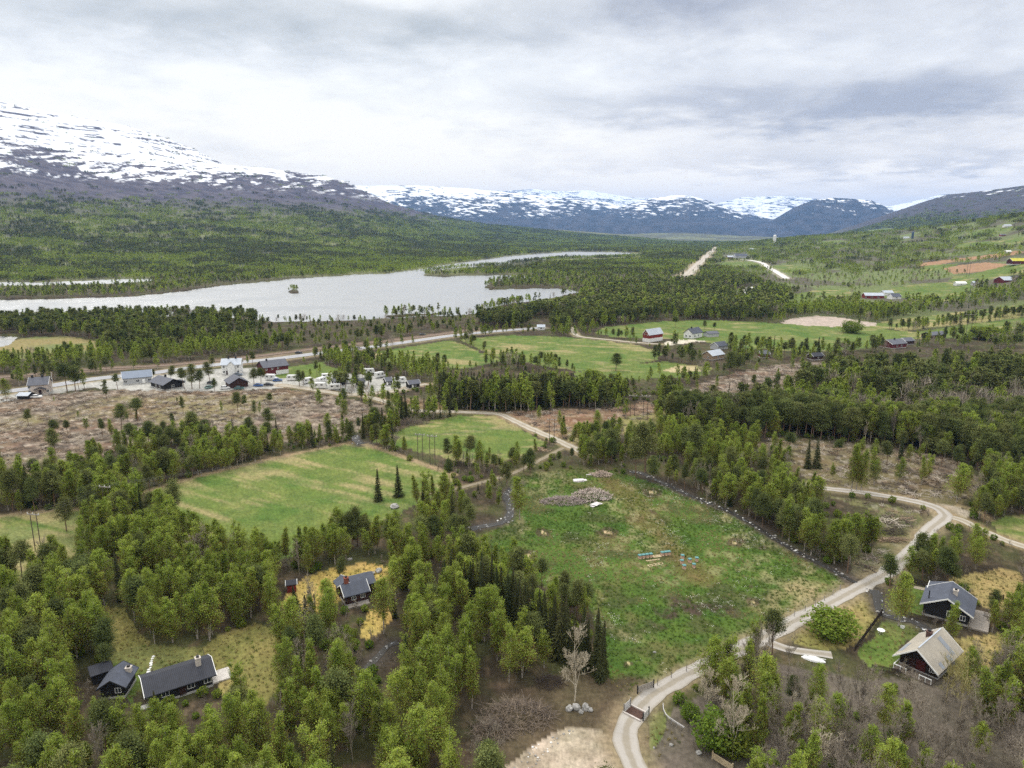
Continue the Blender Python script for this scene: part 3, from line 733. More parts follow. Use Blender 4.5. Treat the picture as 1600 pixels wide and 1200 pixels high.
gravel = road_mat('gravel_road_surface', (.34, .315, .285), (.25, .22, .175))
gravel2 = road_mat('pale_lane_surface', (.36, .325, .27), (.28, .24, .18))
asph = road_mat('asphalt_surface', (.30, .30, .315), (.26, .26, .275), line=3.6)
far_road = road_mat('far_road_surface', (.62, .60, .57), (.5, .48, .45))
mat_track = road_mat('field_track_surface', (.21, .175, .125), (.13, .12, .06), half=.45)
ballast = road_mat('ballast_surface', (.26, .20, .16), (.20, .15, .115), half=.7)
rails_far = road_mat('far_ballast_surface', (.39, .35, .30), (.31, .27, .22), half=4.0, wear=5)
strip('gravel_road', 'gravel', gravel, .05, 'grey gravel road curving past the meadow to the junction', 'road')
strip('gravel_road', 'branch', gravel2, .045, 'pale gravel branch road running to the right edge', 'road')
strip('gravel_road', 'drive', gravel, .04, 'short gravel drive beside the white hull', 'road')
strip('garden_path', 'garden', gravel2, .05, 'narrow pale path to the black house', 'path', cols=3)
strip('village_lane', 'lane', gravel2, .08, 'pale lane through the caravan site', 'road')
strip('village_lane', 'lane2', gravel2, .075, 'pale gravel lane above the upper field', 'road')
strip('field_track', 'track', mat_track, .07, 'dirt track crossing the brook between the fields', 'path')
strip('highway', 'highway', asph, .16, 'grey two lane highway along the lake side', 'road', cols=7, wob=.0)
strip('railway_bed', 'rail', ballast, .22, 'brown railway bed behind the highway', 'railway', wob=.05)
strip('railway_bed', 'rail_far', rails_far, .6, 'straight tan railway cutting running to the far valley', 'railway', wob=.08)
strip('far_road', 'road_far', far_road, .6, 'far forked pale road right of the railway', 'road', wob=.02)
strip('far_road', 'road_far2', far_road, .6, 'short pale stretch of far road in the wood', 'road', wob=.02)
strip('farm_lane', 'farm_lane', gravel2, .2, 'pale lane to the red and white barn', 'road')
# rails
for key, off in (('rail', 0),):
    L = LINES[key]; T = np.gradient(L, axis=0); T /= np.linalg.norm(T, axis=1, keepdims=True); N = np.stack([-T[:, 1], T[:, 0]], 1)
    g = G()
    for s in (-.72, .72):
        p = L + N * s; g.tube(np.c_[p, height(p[:, 0], p[:, 1]) + .38], .07, 4)
    tag(g.build('railway_track', mat('rail_steel', (.22, .15, .12), .6, metallic=.5)), 'pair of rusty rails behind the highway', 'railway', kind='structure')
def stream_mat():
    m = bpy.data.materials.new('stream_water'); m.use_nodes = True
    t = m.node_tree; b = NB(t); bs = t.nodes['Principled BSDF']
    uvn = b.n('ShaderNodeUVMap').outputs[0]
    mp = b.n('ShaderNodeMapping'); b.link(uvn, mp.inputs[0]); mp.inputs['Scale'].default_value = (1.6, .7, 1)
    n1 = b.noise(mp.outputs[0], 1.1, 5, .65, dist=.6)
    c = b.mix(b.ramp(n1, .60, .70), (.030, .027, .023), (.60, .63, .68))
    b.link(c, bs.inputs['Base Color']); bs.inputs['Roughness'].default_value = .45; bs.inputs['Specular IOR Level'].default_value = .25
    bp = b.n('ShaderNodeBump'); bp.inputs['Strength'].default_value = .6; bp.inputs['Distance'].default_value = .15
    b.link(n1, bp.inputs['Height']); b.link(bp.outputs[0], bs.inputs['Normal'])
    return m
smat = stream_mat()
for key, lb in (('creek', 'narrow stony creek along the right edge of the meadow'), ('creek_low', 'foaming creek below the road beside the picket fence'), ('brook', 'foaming brook left of the meadow'), ('brook_low', 'small brook among the birches below the brown cabin'), ('brook_far', 'white water of the brook at the corner of the two fields')):
    strip('stream', key, smat, .06, lb, 'stream', wob=.35, cols=4)

# ------------------------------------------------------------------ trees
BIRCH_LEAF = leaf_mat('birch_leaves', (.190, .252, .042), (.262, .315, .058), .38, .20)
PINE_LEAF = leaf_mat('pine_needles', (.088, .112, .036), (.135, .145, .050), .15, .22)
SPRUCE_LEAF = leaf_mat('spruce_needles', (.034, .046, .020), (.052, .054, .022), .10, .20)
SHRUB_LEAF = leaf_mat('willow_leaves', (.11, .17, .025), (.17, .20, .035), .35, .2)
TWIG_MAT = leaf_mat('bare_twigs', (.29, .25, .195), (.24, .205, .17), .1, .2)
BARK_WHITE = mat('birch_bark', (.52, .48, .42), .9, scale=1.5, color2=(.16, .13, .11))
BARK_PINE = mat('pine_bark', (.24, .14, .085), .95, scale=1.2, color2=(.10, .075, .055))
BARK_SPRUCE = mat('spruce_bark', (.10, .075, .06), .95, scale=1.2)
BARK_GREY = mat('grey_bark', (.44, .385, .30), .95, scale=1.2, color2=(.22, .185, .14))
UPV = np.array([0, 0, 1.0])
def leaves(R, C, s, up=.4, asp=1.5, tone=None, flat=None):
    n = len(C)
    N = R.normal(size=(n, 3)); N[:, 2] = np.abs(N[:, 2]) + up
    N /= np.linalg.norm(N, axis=1, keepdims=True)
    A = R.normal(size=(n, 3)); U = np.cross(N, A); U /= np.linalg.norm(U, axis=1, keepdims=True) + 1e-9
    W = np.cross(N, U)
    s = (s * R.uniform(.6, 1.4, n))[:, None]
    V = np.stack([C + U * s * asp, C + W * s, C - U * s * asp, C - W * s], 1).reshape(-1, 3)
    Q = np.arange(n * 4).reshape(n, 4)
    if tone is None: tone = np.ones((n, 3))
    return V, Q, np.repeat(tone, 4, 0)
def tones(R, n, amp=.3, warm=.12):
    v = R.uniform(1 - amp, 1 + amp, n); wq = R.uniform(-warm, warm, n)
    return np.stack([v * (1 + wq), v, v * (1 - wq)], 1)
def join(parts):
    V = []; Q = []; T = []; n = 0
    for v, q, c in parts:
        V.append(v); Q.append(q + n); T.append(c); n += len(v)
    return np.vstack(V), np.vstack(Q), np.vstack(T)
def wood(parts):
    V = []; Q = []; n = 0
    for v, q in parts:
        V.append(v); Q.append(q + n); n += len(v)
    return np.vstack(V), np.vstack(Q)
def lean_trunk(R, h, r, n=7, bend=.03):
    t = np.linspace(0, 1, n)
    off = np.cumsum(R.normal(size=(n, 2)), 0) * h * bend / 2 * t[:, None]
    P = np.c_[off, t * h]; P[0, 2] = -.25
    return P, r * (1 - .88 * t) + .01
def birch(seed, h=10., nl=2200, s=.125, limbs=24, stems=1, wide=.17, twigs=150, base=.24, sides=5):
    R = np.random.default_rng(seed)
    W_ = []; Cs = []; tn = []
    for st in range(stems):
        P, r = lean_trunk(R, h * (1 if st == 0 else R.uniform(.8, .97)), .014 * h / math.sqrt(stems), 7, .03)
        if stems > 1:
            a = R.uniform(0, 6.28); P[:, :2] += np.array([math.cos(a), math.sin(a)]) * (np.linspace(.1, 1, 7) ** 1.2)[:, None] * h * .07
        if limbs: W_.append(tube(P, r, sides))
        hh = P[-1, 2]; Rm = hh * wide * R.uniform(.9, 1.12)
        L = max(limbs // stems, 8)
        per = nl // stems // L
        for k in range(L):
            t0 = base + (1 - base) * ((k + R.uniform(0, 1)) / L) ** .9 * .92
            q = (t0 - base) / (1 - base)
            rad = Rm * (math.sin(math.pi * min(.12 + .88 * q, 1) ** .58) ** .85 + .08) * R.uniform(.75, 1.15)
            a = k * 2.4 + R.uniform(-.5, .5)
            p0 = np.array([np.interp(t0 * hh, P[:, 2], P[:, 0]), np.interp(t0 * hh, P[:, 2], P[:, 1]), t0 * hh])
            rise = rad * R.uniform(.55, 1.2)
            d = np.array([math.cos(a), math.sin(a), 0])
            tt = np.linspace(0, 1, 4)[:, None]
            B = p0 + d * rad * tt + UPV * rise * tt ** .8
            B[-1, 2] -= .12 * rad
            if limbs and sides > 3: W_.append(tube(B, np.linspace(.016 * h / 6, .004 * h / 6 + .006, 4), 3))
            u = R.beta(1.6, 1.1, per)
            i = np.clip((u * 3).astype(int), 0, 2); f = u * 3 - i
            C = B[i] * (1 - f[:, None]) + B[i + 1] * f[:, None]
            C = C + R.normal(size=(per, 3)) * np.array([.26, .26, .30]) * rad * (.35 + .65 * (1 - u * .4))[:, None]
            C[:, 2] = np.minimum(C[:, 2], hh * 1.01)
            C[:, 2] -= np.abs(R.normal(size=per)) * .12 * rad
            Cs.append(C)
            tn.append(np.repeat(R.uniform(.78, 1.22), per))
        # feathery leader
        m = max(nl // 40, 5)
        C = P[-1] + np.c_[R.normal(size=(m, 2)) * .035 * h, -np.abs(R.normal(size=m)) * .07 * h]
        Cs.append(C); tn.append(np.ones(m))
    C = np.vstack(Cs); t_ = np.concatenate(tn)
    to = tones(R, len(C), .22, .10) * t_[:, None]
    V, Q, K = leaves(R, C, np.full(len(C), s), .5, 1.5, to)
    if twigs:                       # fine brown twigs seen through the young leaves
        k = R.integers(0, len(C), twigs * 2); k = k[np.argsort(C[k, 2] + R.normal(size=len(k)) * h * .15)][:twigs]; p = C[k]; d = R.normal(size=(twigs, 3)) * .35 + UPV * .25; e = p - d * h * .11
        wv = R.normal(size=(twigs, 3)) * .016 * (h / 10)
        TV = np.stack([p, p + wv, e + wv, e - wv], 1).reshape(-1, 3)
        V, Q, K = join([(V, Q, K), (TV, np.arange(twigs * 4).reshape(-1, 4), np.repeat(np.array([[.75, .42, .9]]), twigs * 4, 0))])
    wd = wood(W_) if W_ else None
    return wd, (V, Q, K)
def pine(seed, h=11., clumps=30, per=60, s=.16, base=.42, wide=.19, sides=5, dead=6):
    R = np.random.default_rng(seed)
    P, r = lean_trunk(R, h, .017 * h, 7, .025)
    W_ = [tube(P, r, sides)] if sides else []
    Cs = []; tn = []
    for k in range(clumps):
        q = (k + R.uniform(0, 1)) / clumps
        t0 = base + (1 - base) * q
        rad = h * wide * (math.sin(math.pi * (.30 + .68 * q)) ** .8) * R.uniform(.55, 1.2)
        a = k * 2.4 + R.uniform(-.7, .7)
        p0 = np.array([np.interp(t0 * h, P[:, 2], P[:, 0]), np.interp(t0 * h, P[:, 2], P[:, 1]), t0 * h * .98])
        e = p0 + np.array([math.cos(a), math.sin(a), R.uniform(.05, .45)]) * rad
        if sides > 3: W_.append(tube([p0, (p0 + e) / 2 + UPV * .05 * rad, e], [.035, .025, .012], 3))
        cr = h * .055 * R.uniform(.8, 1.35)
        C = e + R.normal(size=(per, 3)) * np.array([1, 1, .5]) * cr
        u = R.uniform(0, 1, per // 3); C = np.vstack([C, p0 + (e - p0) * (1 - u[:, None] * .7) + R.normal(size=(per // 3, 3)) * cr * .5])
        Cs.append(C); tn.append(np.full(len(C), R.uniform(.72, 1.28)))
    if sides > 3:
        for k in range(dead):
            t0 = R.uniform(.15, base); a = R.uniform(0, 6.28); L = h * R.uniform(.04, .10)
            p0 = np.array([np.interp(t0 * h, P[:, 2], P[:, 0]), np.interp(t0 * h, P[:, 2], P[:, 1]), t0 * h])
            W_.append(tube([p0, p0 + np.array([math.cos(a), math.sin(a), R.uniform(-.2, .2)]) * L], [.025, .008], 3))
    C = np.vstack(Cs); t_ = np.concatenate(tn)
    V, Q, K = leaves(R, C, np.full(len(C), s), .6, 1.7, tones(R, len(C), .2, .08) * t_[:, None])
    return (wood(W_) if W_ else None), (V, Q, K)
def spruce(seed, h=12., whorls=26, per=11, s=.20, wide=.155, sides=5, gaps=.12):
    R = np.random.default_rng(seed)
    P, r = lean_trunk(R, h, .013 * h, 5, .008)
    W_ = [tube(P, r, sides)] if sides else []
    Vs = []; n = 0; K = []
    for k in range(whorls):
        q = k / whorls; z = h * (.06 + .92 * q)
        rad = h * wide * ((1 - q) ** .85 + .03)
        nb = max(int(per * (.45 + .55 * (1 - q))), 4)
        for j in range(nb):
            if R.uniform() < gaps: continue
            a = j * 6.283 / nb + k * 1.1 + R.uniform(-.35, .35); L = rad * R.uniform(.65, 1.2)
            d = np.array([math.cos(a), math.sin(a), 0]); sd = np.array([-d[1], d[0], 0])
            p0 = np.array([0, 0, z + R.uniform(-.3, .3) * h / whorls]); wv = s * R.uniform(.8, 1.5) * (1.1 - .4 * q)
            drop = L * R.uniform(.25, .55)
            m_ = p0 + d * L * .55 - UPV * drop * .5; e = p0 + d * L - UPV * drop * .85
            tl = R.uniform(-.25, .25)
            Vs.append([p0, m_ + sd * wv - UPV * abs(wv) * .5, e, m_ - sd * wv - UPV * abs(wv) * .5 + UPV * tl * wv])
            v = R.uniform(.65, 1.35); K += [[v * .9, v * .9, v], [v, v, v], [v * 1.25, v * 1.15, v], [v, v, v]]
            # hanging sprays
            f = R.uniform(.35, .95); b0 = p0 + (e - p0) * f
            Vs.append([b0 - sd * wv * .8, b0 - UPV * h * .035 * R.uniform(.6, 1.5) + d * .05, b0 + sd * wv * .8, b0 + d * wv * .4])
            K += [[v, v, v]] * 4
    V = np.asarray(Vs).reshape(-1, 3)
    return (wood(W_) if W_ else None), (V, np.arange(len(V)).reshape(-1, 4), np.asarray(K, float))
def bare(seed, h=10., spread=.5, depth=5, r0=.016, fork=3, upb=.35, base=.22, tw=2.0):
    """leafless tree: stout limbs, and a crown of ever finer twigs"""
    R = np.random.default_rng(seed)
    W_ = []; V = []; n = [0]
    def grow(p, d, L, r, lev):
        e1 = p + d * L * .5 + R.normal(size=3) * L * .04
        d2 = d + R.normal(size=3) * .12 + UPV * .06; d2 /= np.linalg.norm(d2)
        e = e1 + d2 * L * .5
        if lev < 2: W_.append(tube([p, e1, e], [r, r * .8, r * .62], 5 if lev == 0 else 4))
        else:
            wv = np.cross(d2, R.normal(size=3)); wv /= np.linalg.norm(wv); w2 = np.cross(d2, wv)
            rr = max(r, .017)
            V.append([p - wv * rr, p + wv * rr, e + wv * rr * .5, e - wv * rr * .5])
            if lev < 4: V.append([p - w2 * rr, p + w2 * rr, e + w2 * rr * .5, e - w2 * rr * .5])
        if lev >= depth: return
        k = fork if lev else fork + 3
        for i in range(k):
            f = R.uniform(.35, 1) if lev else base + (1 - base) * (i + R.uniform(0, 1)) / k
            q = p + (e1 - p) * min(f * 2, 1) + (e - e1) * max(f * 2 - 1, 0)
            dd = d2 * .55 + R.normal(size=3) * spread + UPV * upb; dd /= np.linalg.norm(dd)
            grow(q, dd, L * R.uniform(.45, .68) * (1 if lev else (.95 - .35 * f)), r * .5, lev + 1)
        grow(e, d2, L * .55, r * .55, lev + 1)
    grow(np.array([0, 0, -.2]), UPV + R.normal(size=3) * .05, h * .58, r0 * h, 0)
    V = np.asarray(V).reshape(-1, 3)
    return wood(W_), (V, np.arange(len(V)).reshape(-1, 4), np.repeat(np.repeat(R.uniform(.7, 1.3, len(V) // 4)[:, None], 3, 1), 4, 0))
def bush(seed, h=2., n=260, s=.12, twig=60):
    R = np.random.default_rng(seed)
    D = R.normal(size=(n, 3)); D /= np.linalg.norm(D, axis=1, keepdims=True); D *= R.uniform(.25, 1, (n, 1)) ** .5
    lump = 1 + .22 * np.sin(D[:, :1] * 5 + seed) * np.cos(D[:, 1:2] * 4 + D[:, 2:] * 3)
    C = D * lump * np.array([.48, .48, .45]) * h; C[:, 2] = np.maximum(C[:, 2] + .42 * h, .02)
    V, Q, K = leaves(R, C, np.full(n, s), .5, 1.5, tones(R, n, .3, .1))
    W_ = []
    for k in range(9):
        a = R.uniform(0, 6.28); d = np.array([math.cos(a) * .4, math.sin(a) * .4, .8]) * h * R.uniform(.5, .95)
        W_.append(tube([np.zeros(3), d * .5, d], [.03, .02, .008], 3))
    return wood(W_), (V, Q, K)
def clump(fn, seed, m, patch, hs, **kw):
    """a patch of far woodland: several small trees sharing one mesh"""
    R = np.random.default_rng(seed); parts = []; ws = []
    for k in range(m):
        wd, (V, Q, K) = fn(seed * 31 + k, **kw)
        sc = R.uniform(*hs); o = np.array([*R.uniform(-patch, patch, 2), 0])
        v = R.uniform(.85, 1.15)
        parts.append((V * sc + o, Q, K * v))
        if wd is not None: ws.append((wd[0] * sc + o, wd[1]))
    return (wood(ws) if ws else None), join(parts)
def bare_patch(seed, h=9.):
    R = np.random.default_rng(seed); n = 170
    C = np.c_[R.normal(size=(n, 2)) * .16 * h, R.uniform(.25, .95, n) * h]
    d = np.c_[C[:, :2] * .12, np.full(n, .10 * h)] + R.normal(size=(n, 3)) * .03 * h
    wv = R.normal(size=(n, 3)) * .018 * h * .35; wv[:, 2] *= .2
    V = np.stack([C - d - wv, C - d + wv, C + d + wv * .4, C + d - wv * .4], 1).reshape(-1, 3)
    return tube([[0, 0, -.2], [0, 0, h * .7]], [.1, .03], 4), (V, np.arange(n * 4).reshape(-1, 4), np.repeat(tones(R, n, .3, .05), 4, 0))
def mk(nm, wd, cr, bark, leaf):
    """meshes of one tree: trunk alone, crown alone, and both in one"""
    cm = mesh_np(nm + '_crown', cr[0], cr[1], mats=[leaf], col=cr[2])
    tm = None
    if wd is not None: tm = mesh_np(nm + '_trunk', wd[0], wd[1], mats=[bark], smooth=True)
    if wd is not None:
        V = np.vstack([cr[0], wd[0]]); Q = np.vstack([cr[1], wd[1] + len(cr[0])])
        mi = np.r_[np.zeros(len(cr[1]), int), np.ones(len(wd[1]), int)]
        col = np.vstack([cr[2], np.ones((len(wd[0]), 3))])
        jm = mesh_np(nm, V, Q, mats=[leaf, bark], mi=mi, col=col)
    else: jm = cm
    hgt = max(cr[0][:, 2].max(), .1)
    return dict(trunk=tm, crown=cm, joined=jm, h=hgt)
KINDS = {}
def kind(name, near, mid, far, vfar=()):
    KINDS[name] = dict(near=near, mid=mid, far=far, vfar=list(vfar))
kind('birch',
     [mk('birch', *birch(100 + i, 10., 5200, .066, 34, st, wd * .84, 1100, bs * .8), BARK_WHITE, BIRCH_LEAF) for i, (st, wd, bs) in enumerate([(1,.17,.22),(1,.20,.26),(2,.19,.22),(1,.14,.30),(3,.20,.2),(1,.18,.14),(2,.24,.25),(1,.21,.36),(1,.12,.2),(4,.22,.3),(1,.25,.2)])],
     [mk('birch', *birch(140 + i, 10., 1100, .135, 22, st, wd * .82, 160, bs * .85, 4), BARK_WHITE, BIRCH_LEAF) for i, (st, wd, bs) in enumerate([(1,.18,.24),(1,.21,.28),(2,.2,.24),(1,.16,.34),(1,.2,.2)])],
     [mk('birch', *birch(160 + i, 10., 150, .36, 12, 1, .19, 12, .25, 3), BARK_WHITE, BIRCH_LEAF) for i in range(4)],
     [mk('birch', *clump(birch, 180 + i, 15, 11, (.45, .85), h=9., nl=34, s=.55, limbs=8, twigs=0, wide=.26, base=.10, sides=3), BARK_WHITE, BIRCH_LEAF) for i in range(4)])
kind('pine',
     [mk('pine', *pine(200 + i, 11., 40, 120, .088, b_, w_ * .82), BARK_PINE, PINE_LEAF) for i, (b_, w_) in enumerate([(.40,.19),(.50,.18),(.30,.20),(.55,.20),(.36,.23),(.46,.15)])],
     [mk('pine', *pine(230 + i, 11., 24, 34, .19, b_, w_ * .72, 4, 6), BARK_PINE, PINE_LEAF) for i, (b_, w_) in enumerate([(.42,.17),(.52,.16),(.34,.18),(.56,.18),(.28,.16)])],
     [mk('pine', *pine(250 + i, 11., 9, 11, .50, .36, .17, 3, 0), BARK_PINE, PINE_LEAF) for i in range(4)],
     [mk('pine', *clump(pine, 270 + i, 15, 11, (.45, .85), h=10., clumps=7, per=5, s=.62, base=.15, wide=.17, sides=3, dead=0), BARK_PINE, PINE_LEAF) for i in range(4)])
kind('spruce',
     [mk('spruce', *spruce(300 + i, 12., 32, 13, .17, w_), BARK_SPRUCE, SPRUCE_LEAF) for i, w_ in enumerate([.15,.125,.17,.14,.11])],
     [mk('spruce', *spruce(320 + i, 12., 18, 8, .32, w_, 4), BARK_SPRUCE, SPRUCE_LEAF) for i, w_ in enumerate([.16,.13,.18])],
     [mk('spruce', *spruce(340 + i, 12., 9, 6, .6, .17, 3, 0), BARK_SPRUCE, SPRUCE_LEAF) for i in range(3)])
kind('bare',
     [mk('bare_tree', *bare(400 + i, 9.5, sp, 5, .0105, fk, ub, bs), BARK_GREY, TWIG_MAT) for i, (sp, fk, ub, bs) in enumerate([(.30,3,.45,.35),(.36,3,.35,.25),(.26,3,.5,.4),(.42,3,.3,.2),(.33,3,.4,.3)])],
     [mk('bare_tree', *bare_patch(430 + i), BARK_GREY, TWIG_MAT) for i in range(3)],
     [mk('bare_tree', *bare_patch(440 + i), BARK_GREY, TWIG_MAT) for i in range(2)])
BIGBUSH = [mk('bush', *bush(510 + i, 4., 2600, .085), BARK_GREY, SHRUB_LEAF) for i in range(3)]
BUSHES = [mk('bush', *bush(500 + i), BARK_GREY, SHRUB_LEAF) for i in range(3)]
BARE_BUSH = [mk('bush', *bare(520 + i, 2.2, .6, 4, .012, 3, .45, .05), BARK_GREY, TWIG_MAT) for i in range(3)]

# ------------------------------------------------------------------ where the woods stand (places of the stems on the ground)
# polygon, density 0..1, (birch, pine, spruce, bare), height range
WOODS = [
 ([(-3000,-50),(4000,-50),(4000,3000),(-3000,3000)], .80, (.52,.40,.02,.06), (6,10)),
 ([(-400,770),(340,770),(340,880),(-400,880)], .95, (.52,.46,.02,.0), (8,12)),
 ([(-600,850),(760,815),(800,1000),(860,1060),(760,1150),(780,2500),(-600,2500)], .84, (.86,.06,.02,.06), (7.5,11)),
 ([(-400,860),(130,860),(150,1010),(60,1120),(-400,1120)], .9, (.58,.40,.0,.02), (8,11)),
 ([(1000,1190),(1050,1085),(1130,1060),(1200,1025),(1340,1065),(1480,1060),(1700,1000),(2400,1000),(2400,2500),(1000,2500)], .95, (.36,.01,.0,.75), (6.5,10.5)),
 ([(1430,890),(1420,850),(1500,825),(1700,850),(2400,850),(2400,1000),(1560,1010),(1540,900),(1500,905)], .80, (.86,.02,.0,.12), (6.5,9.5)),
 ([(1015,744),(1060,722),(1130,712),(1250,745),(1300,768),(1350,772),(1372,790),(1368,850),(1330,885),(1285,883),(1230,855),(1180,820),(1100,782)], 1.0, (.86,.10,.01,.03), (7,10.5)),
 ([(880,720),(900,690),(960,690),(1050,660),(1180,700),(1250,745),(1060,722),(1010,742),(960,734),(900,731)], .60, (.84,.10,.02,.04), (6,9.5)),
 ([(1258,566),(1290,562),(1400,546),(1640,545),(1900,545),(1900,600),(1640,580),(1400,584),(1300,590),(1250,612)], .3, (.5,.3,.0,.2), (2.5,4.5)),
 ([(640,598),(760,596),(900,594),(1060,594),(1072,612),(1060,622),(700,624),(640,626)], .4, (.75,.15,.1,.0), (3,6)),
 ([(1040,672),(1065,655),(1130,650),(1200,632),(1262,606),(1300,590),(1400,584),(1640,580),(1900,590),(1900,740),(1620,752),(1530,735),(1500,712),(1400,695),(1300,690),(1180,690)], 1.0, (.20,.70,.04,.06), (10,14)),
 ([(1180,640),(1300,620),(1440,640),(1460,660),(1380,672),(1260,668)], 1.0, (.75,.20,.0,.05), (8,11)),
 ([(1300,655),(1480,625),(1640,640),(1640,665),(1400,680)], 1.0, (.3,.25,.0,.45), (8,11)),
 ([(630,645),(645,626),(700,622),(800,620),(900,619),(1000,619),(1066,622),(1062,640),(1045,636),(960,640),(860,642),(760,645),(700,642)], 1.0, (.50,.30,.20,.0), (8,12.5)),
 ([(655,645),(680,626),(800,622),(880,624),(880,640),(760,646)], 1.0, (.30,.15,.55,.0), (9,14)),
 ([(230,768),(400,700),(540,668),(556,688),(480,704),(300,745)], 1.0, (.74,.14,.12,.0), (6,9.5)),
 ([(556,690),(600,668),(640,650),(690,645),(740,648),(640,662),(600,676)], .9, (.55,.15,.25,.05), (6,10)),
 ([(570,692),(700,730),(740,728),(860,700),(880,720),(800,742),(740,757),(705,760),(700,740),(600,702)], .75, (.85,.05,.0,.1), (3,6)),
 ([(340,835),(420,840),(540,814),(640,778),(720,762),(795,752),(790,770),(745,835),(735,880),(600,880),(420,900)], .75, (.90,.06,.02,.02), (6,10)),
 ([(705,765),(785,752),(790,800),(740,820),(700,790)], .25, (.7,.0,.1,.2), (3,6)),
 ([(700,574),(760,576),(900,582),(900,596),(700,596)], .5, (.8,.15,.05,.0), (3,5)),
 ([(500,565),(560,560),(640,572),(700,576),(700,598),(640,600),(520,582)], .9, (.75,.20,.05,.0), (7,10)),
 ([(-400,506),(0,500),(420,491),(430,520),(300,548),(160,545),(150,532),(0,524),(-400,520)], .85, (.22,.76,.0,.02), (8,12)),
 ([(-300,598),(0,575),(180,558),(360,540),(480,530),(480,540),(400,553),(260,571),(100,578),(-300,612)], 1.0, (.88,.12,.0,.0), (8,11)),
 ([(400,500),(620,497),(760,492),(760,510),(640,522),(480,540),(420,540)], .36, (.45,.38,.0,.17), (4,7.5)),
 ([(740,505),(860,475),(940,450),(1100,440),(1180,440),(1240,470),(1210,500),(1040,498),(930,510),(900,520),(800,518),(760,512)], 1.0, (.20,.78,.0,.02), (10,13)),
 ([(740,500),(760,486),(830,474),(905,458),(905,474),(840,488),(770,502)], .08, (.5,.5,.0,.0), (4,6)),
 ([(1220,492),(1300,475),(1480,474),(1500,478),(1400,495),(1360,500),(1270,490)], 1.0, (.85,.12,.0,.03), (8,11)),
 ([(900,515),(1040,540),(1035,552),(900,528)], .35, (.9,.1,.0,.0), (4,7)),
 ([(1040,540),(1110,540),(1260,552),(1280,566),(1200,572),(1110,580),(1040,566)], .45, (.55,.40,.05,.0), (7,11)),
 ([(-2000,455),(700,420),(1100,398),(1100,330),(-2000,200)], .90, (.35,.65,.0,.0), (8,12)),
 ([(1500,478),(1640,465),(1640,440),(1500,470)], .95, (.9,.08,.0,.02), (8,11)),
 ([(1300,470),(1460,455),(1700,400),(1700,330),(1300,370),(1150,385),(1100,400),(1180,440)], .30, (.62,.16,.0,.22), (4.5,7.5)),
]
OPEN = [(P, .0) for P in FIELDS.values()] + [(MARSH, .0)] + [(P, .05 if k != 'mid' else .09) for k, P in CLEARCUTS.items()] + [(P, 0.) for P in YARDS[:1] + [FARMYARD, GRAVELYARD, JUNCTION] + YELLOWLAWNS + TANLAWNS + GREENLAWNS] + [(DARKEARTH, .02)]
OPEN += [([(-300,447),(60,446),(235,440),(248,446),(60,453),(-300,455)], .1), ([(663,431),(690,433.5),(760,431),(830,431),(830,434),(760,435),(690,437)], .3), ([(668,425),(700,421),(740,418),(790,414),(820,409),(860,406),(900,404),(950,403),(1006,400),(1006,405),(950,408),(860,411),(800,418),(740,423),(690,427)], .06), ([(1195,690),(1300,690),(1480,715),(1530,745),(1500,770),(1400,750),(1230,720)], .12), ([(950,735),(1020,748),(1010,762),(940,740)], 0.)]
OPEN += [(YARDS[1], .30)]
# picture boxes that nothing may stand in front of
KEEP = [(222,1026,345,1080),(140,1044,210,1082),(222,1020,245,1060),(532,896,592,948),(445,908,466,928),(1436,918,1536,985),(1398,972,1494,1042),(966,1070,1030,1135),(880,1090,930,1118),(994,850,1095,892),(1030,1095,1075,1145),(1338,958,1384,1020),(1256,1014,1286,1036),(1108,1176,1148,1204),
        (44,594,80,620),(24,610,46,624),(190,576,240,600),(228,588,276,612),(343,562,382,588),(342,582,392,610),(400,562,455,588),(1000,512,1045,536),(1064,508,1128,532),(1104,547,1134,564),(1386,528,1424,546),(392,584,420,606),(638,594,662,610),(836,500,856,516),(1345,450,1412,470),(1545,426,1575,444),(1575,398,1604,418),(1408,360,1436,378),(1558,348,1585,370),(845,750,965,800),(915,734,960,748),
        (1430,784,1516,822),(1540,832,1600,858),(640,682,690,730),(985,612,1020,655),(855,648,870,695),(755,800,800,826),(785,768,802,815),(1288,758,1480,800),(1255,685,1295,735),(575,735,640,795),(1383,833,1416,852),(590,1000,612,1030),(1262,945,1340,1012),(880,978,925,1095),(1130,395,1170,406),(455,540,480,556),(650,515,672,530),(875,692,895,700)]
FOOT = []          # (x, y, radius) of buildings and other things, filled below before the woods are sown

# ------------------------------------------------------------------ buildings
M_BLACK = mat('black_boards', (.022, .021, .022), .8, scale=2, stripe=('X', 3.2), amt=.3)
M_BROWN = mat('dark_red_brown_boards', (.050, .022, .018), .8, scale=2, stripe=('X', 3.2), amt=.3)
M_RED = mat('red_boards', (.20, .028, .022), .8, scale=2, stripe=('X', 3.0), amt=.3)
M_MAROON = mat('maroon_boards', (.13, .022, .026), .8, scale=2, stripe=('X', 3.0), amt=.3)
M_WHITE = mat('white_boards', (.74, .74, .72), .7, scale=2, stripe=('Z', 3.0), amt=.12)
M_BEIGE = mat('beige_boards', (.56, .48, .42), .8, scale=2, stripe=('Z', 3.0), amt=.12)
M_GREYW = mat('grey_boards', (.42, .43, .44), .8, scale=2, stripe=('X', 3.0), amt=.12)
M_TANW = mat('raw_boards', (.34, .25, .17), .85, scale=2, stripe=('X', 3.0), amt=.2)
M_TRIM = mat('white_trim', (.78, .78, .76), .6, amt=.08)
M_DTRIM = mat('black_trim', (.02, .02, .022), .6, amt=.1)
M_FELT = mat('black_felt_roof', (.045, .047, .058), .9, scale=.8, stripe=('X', 1.2), amt=.2)
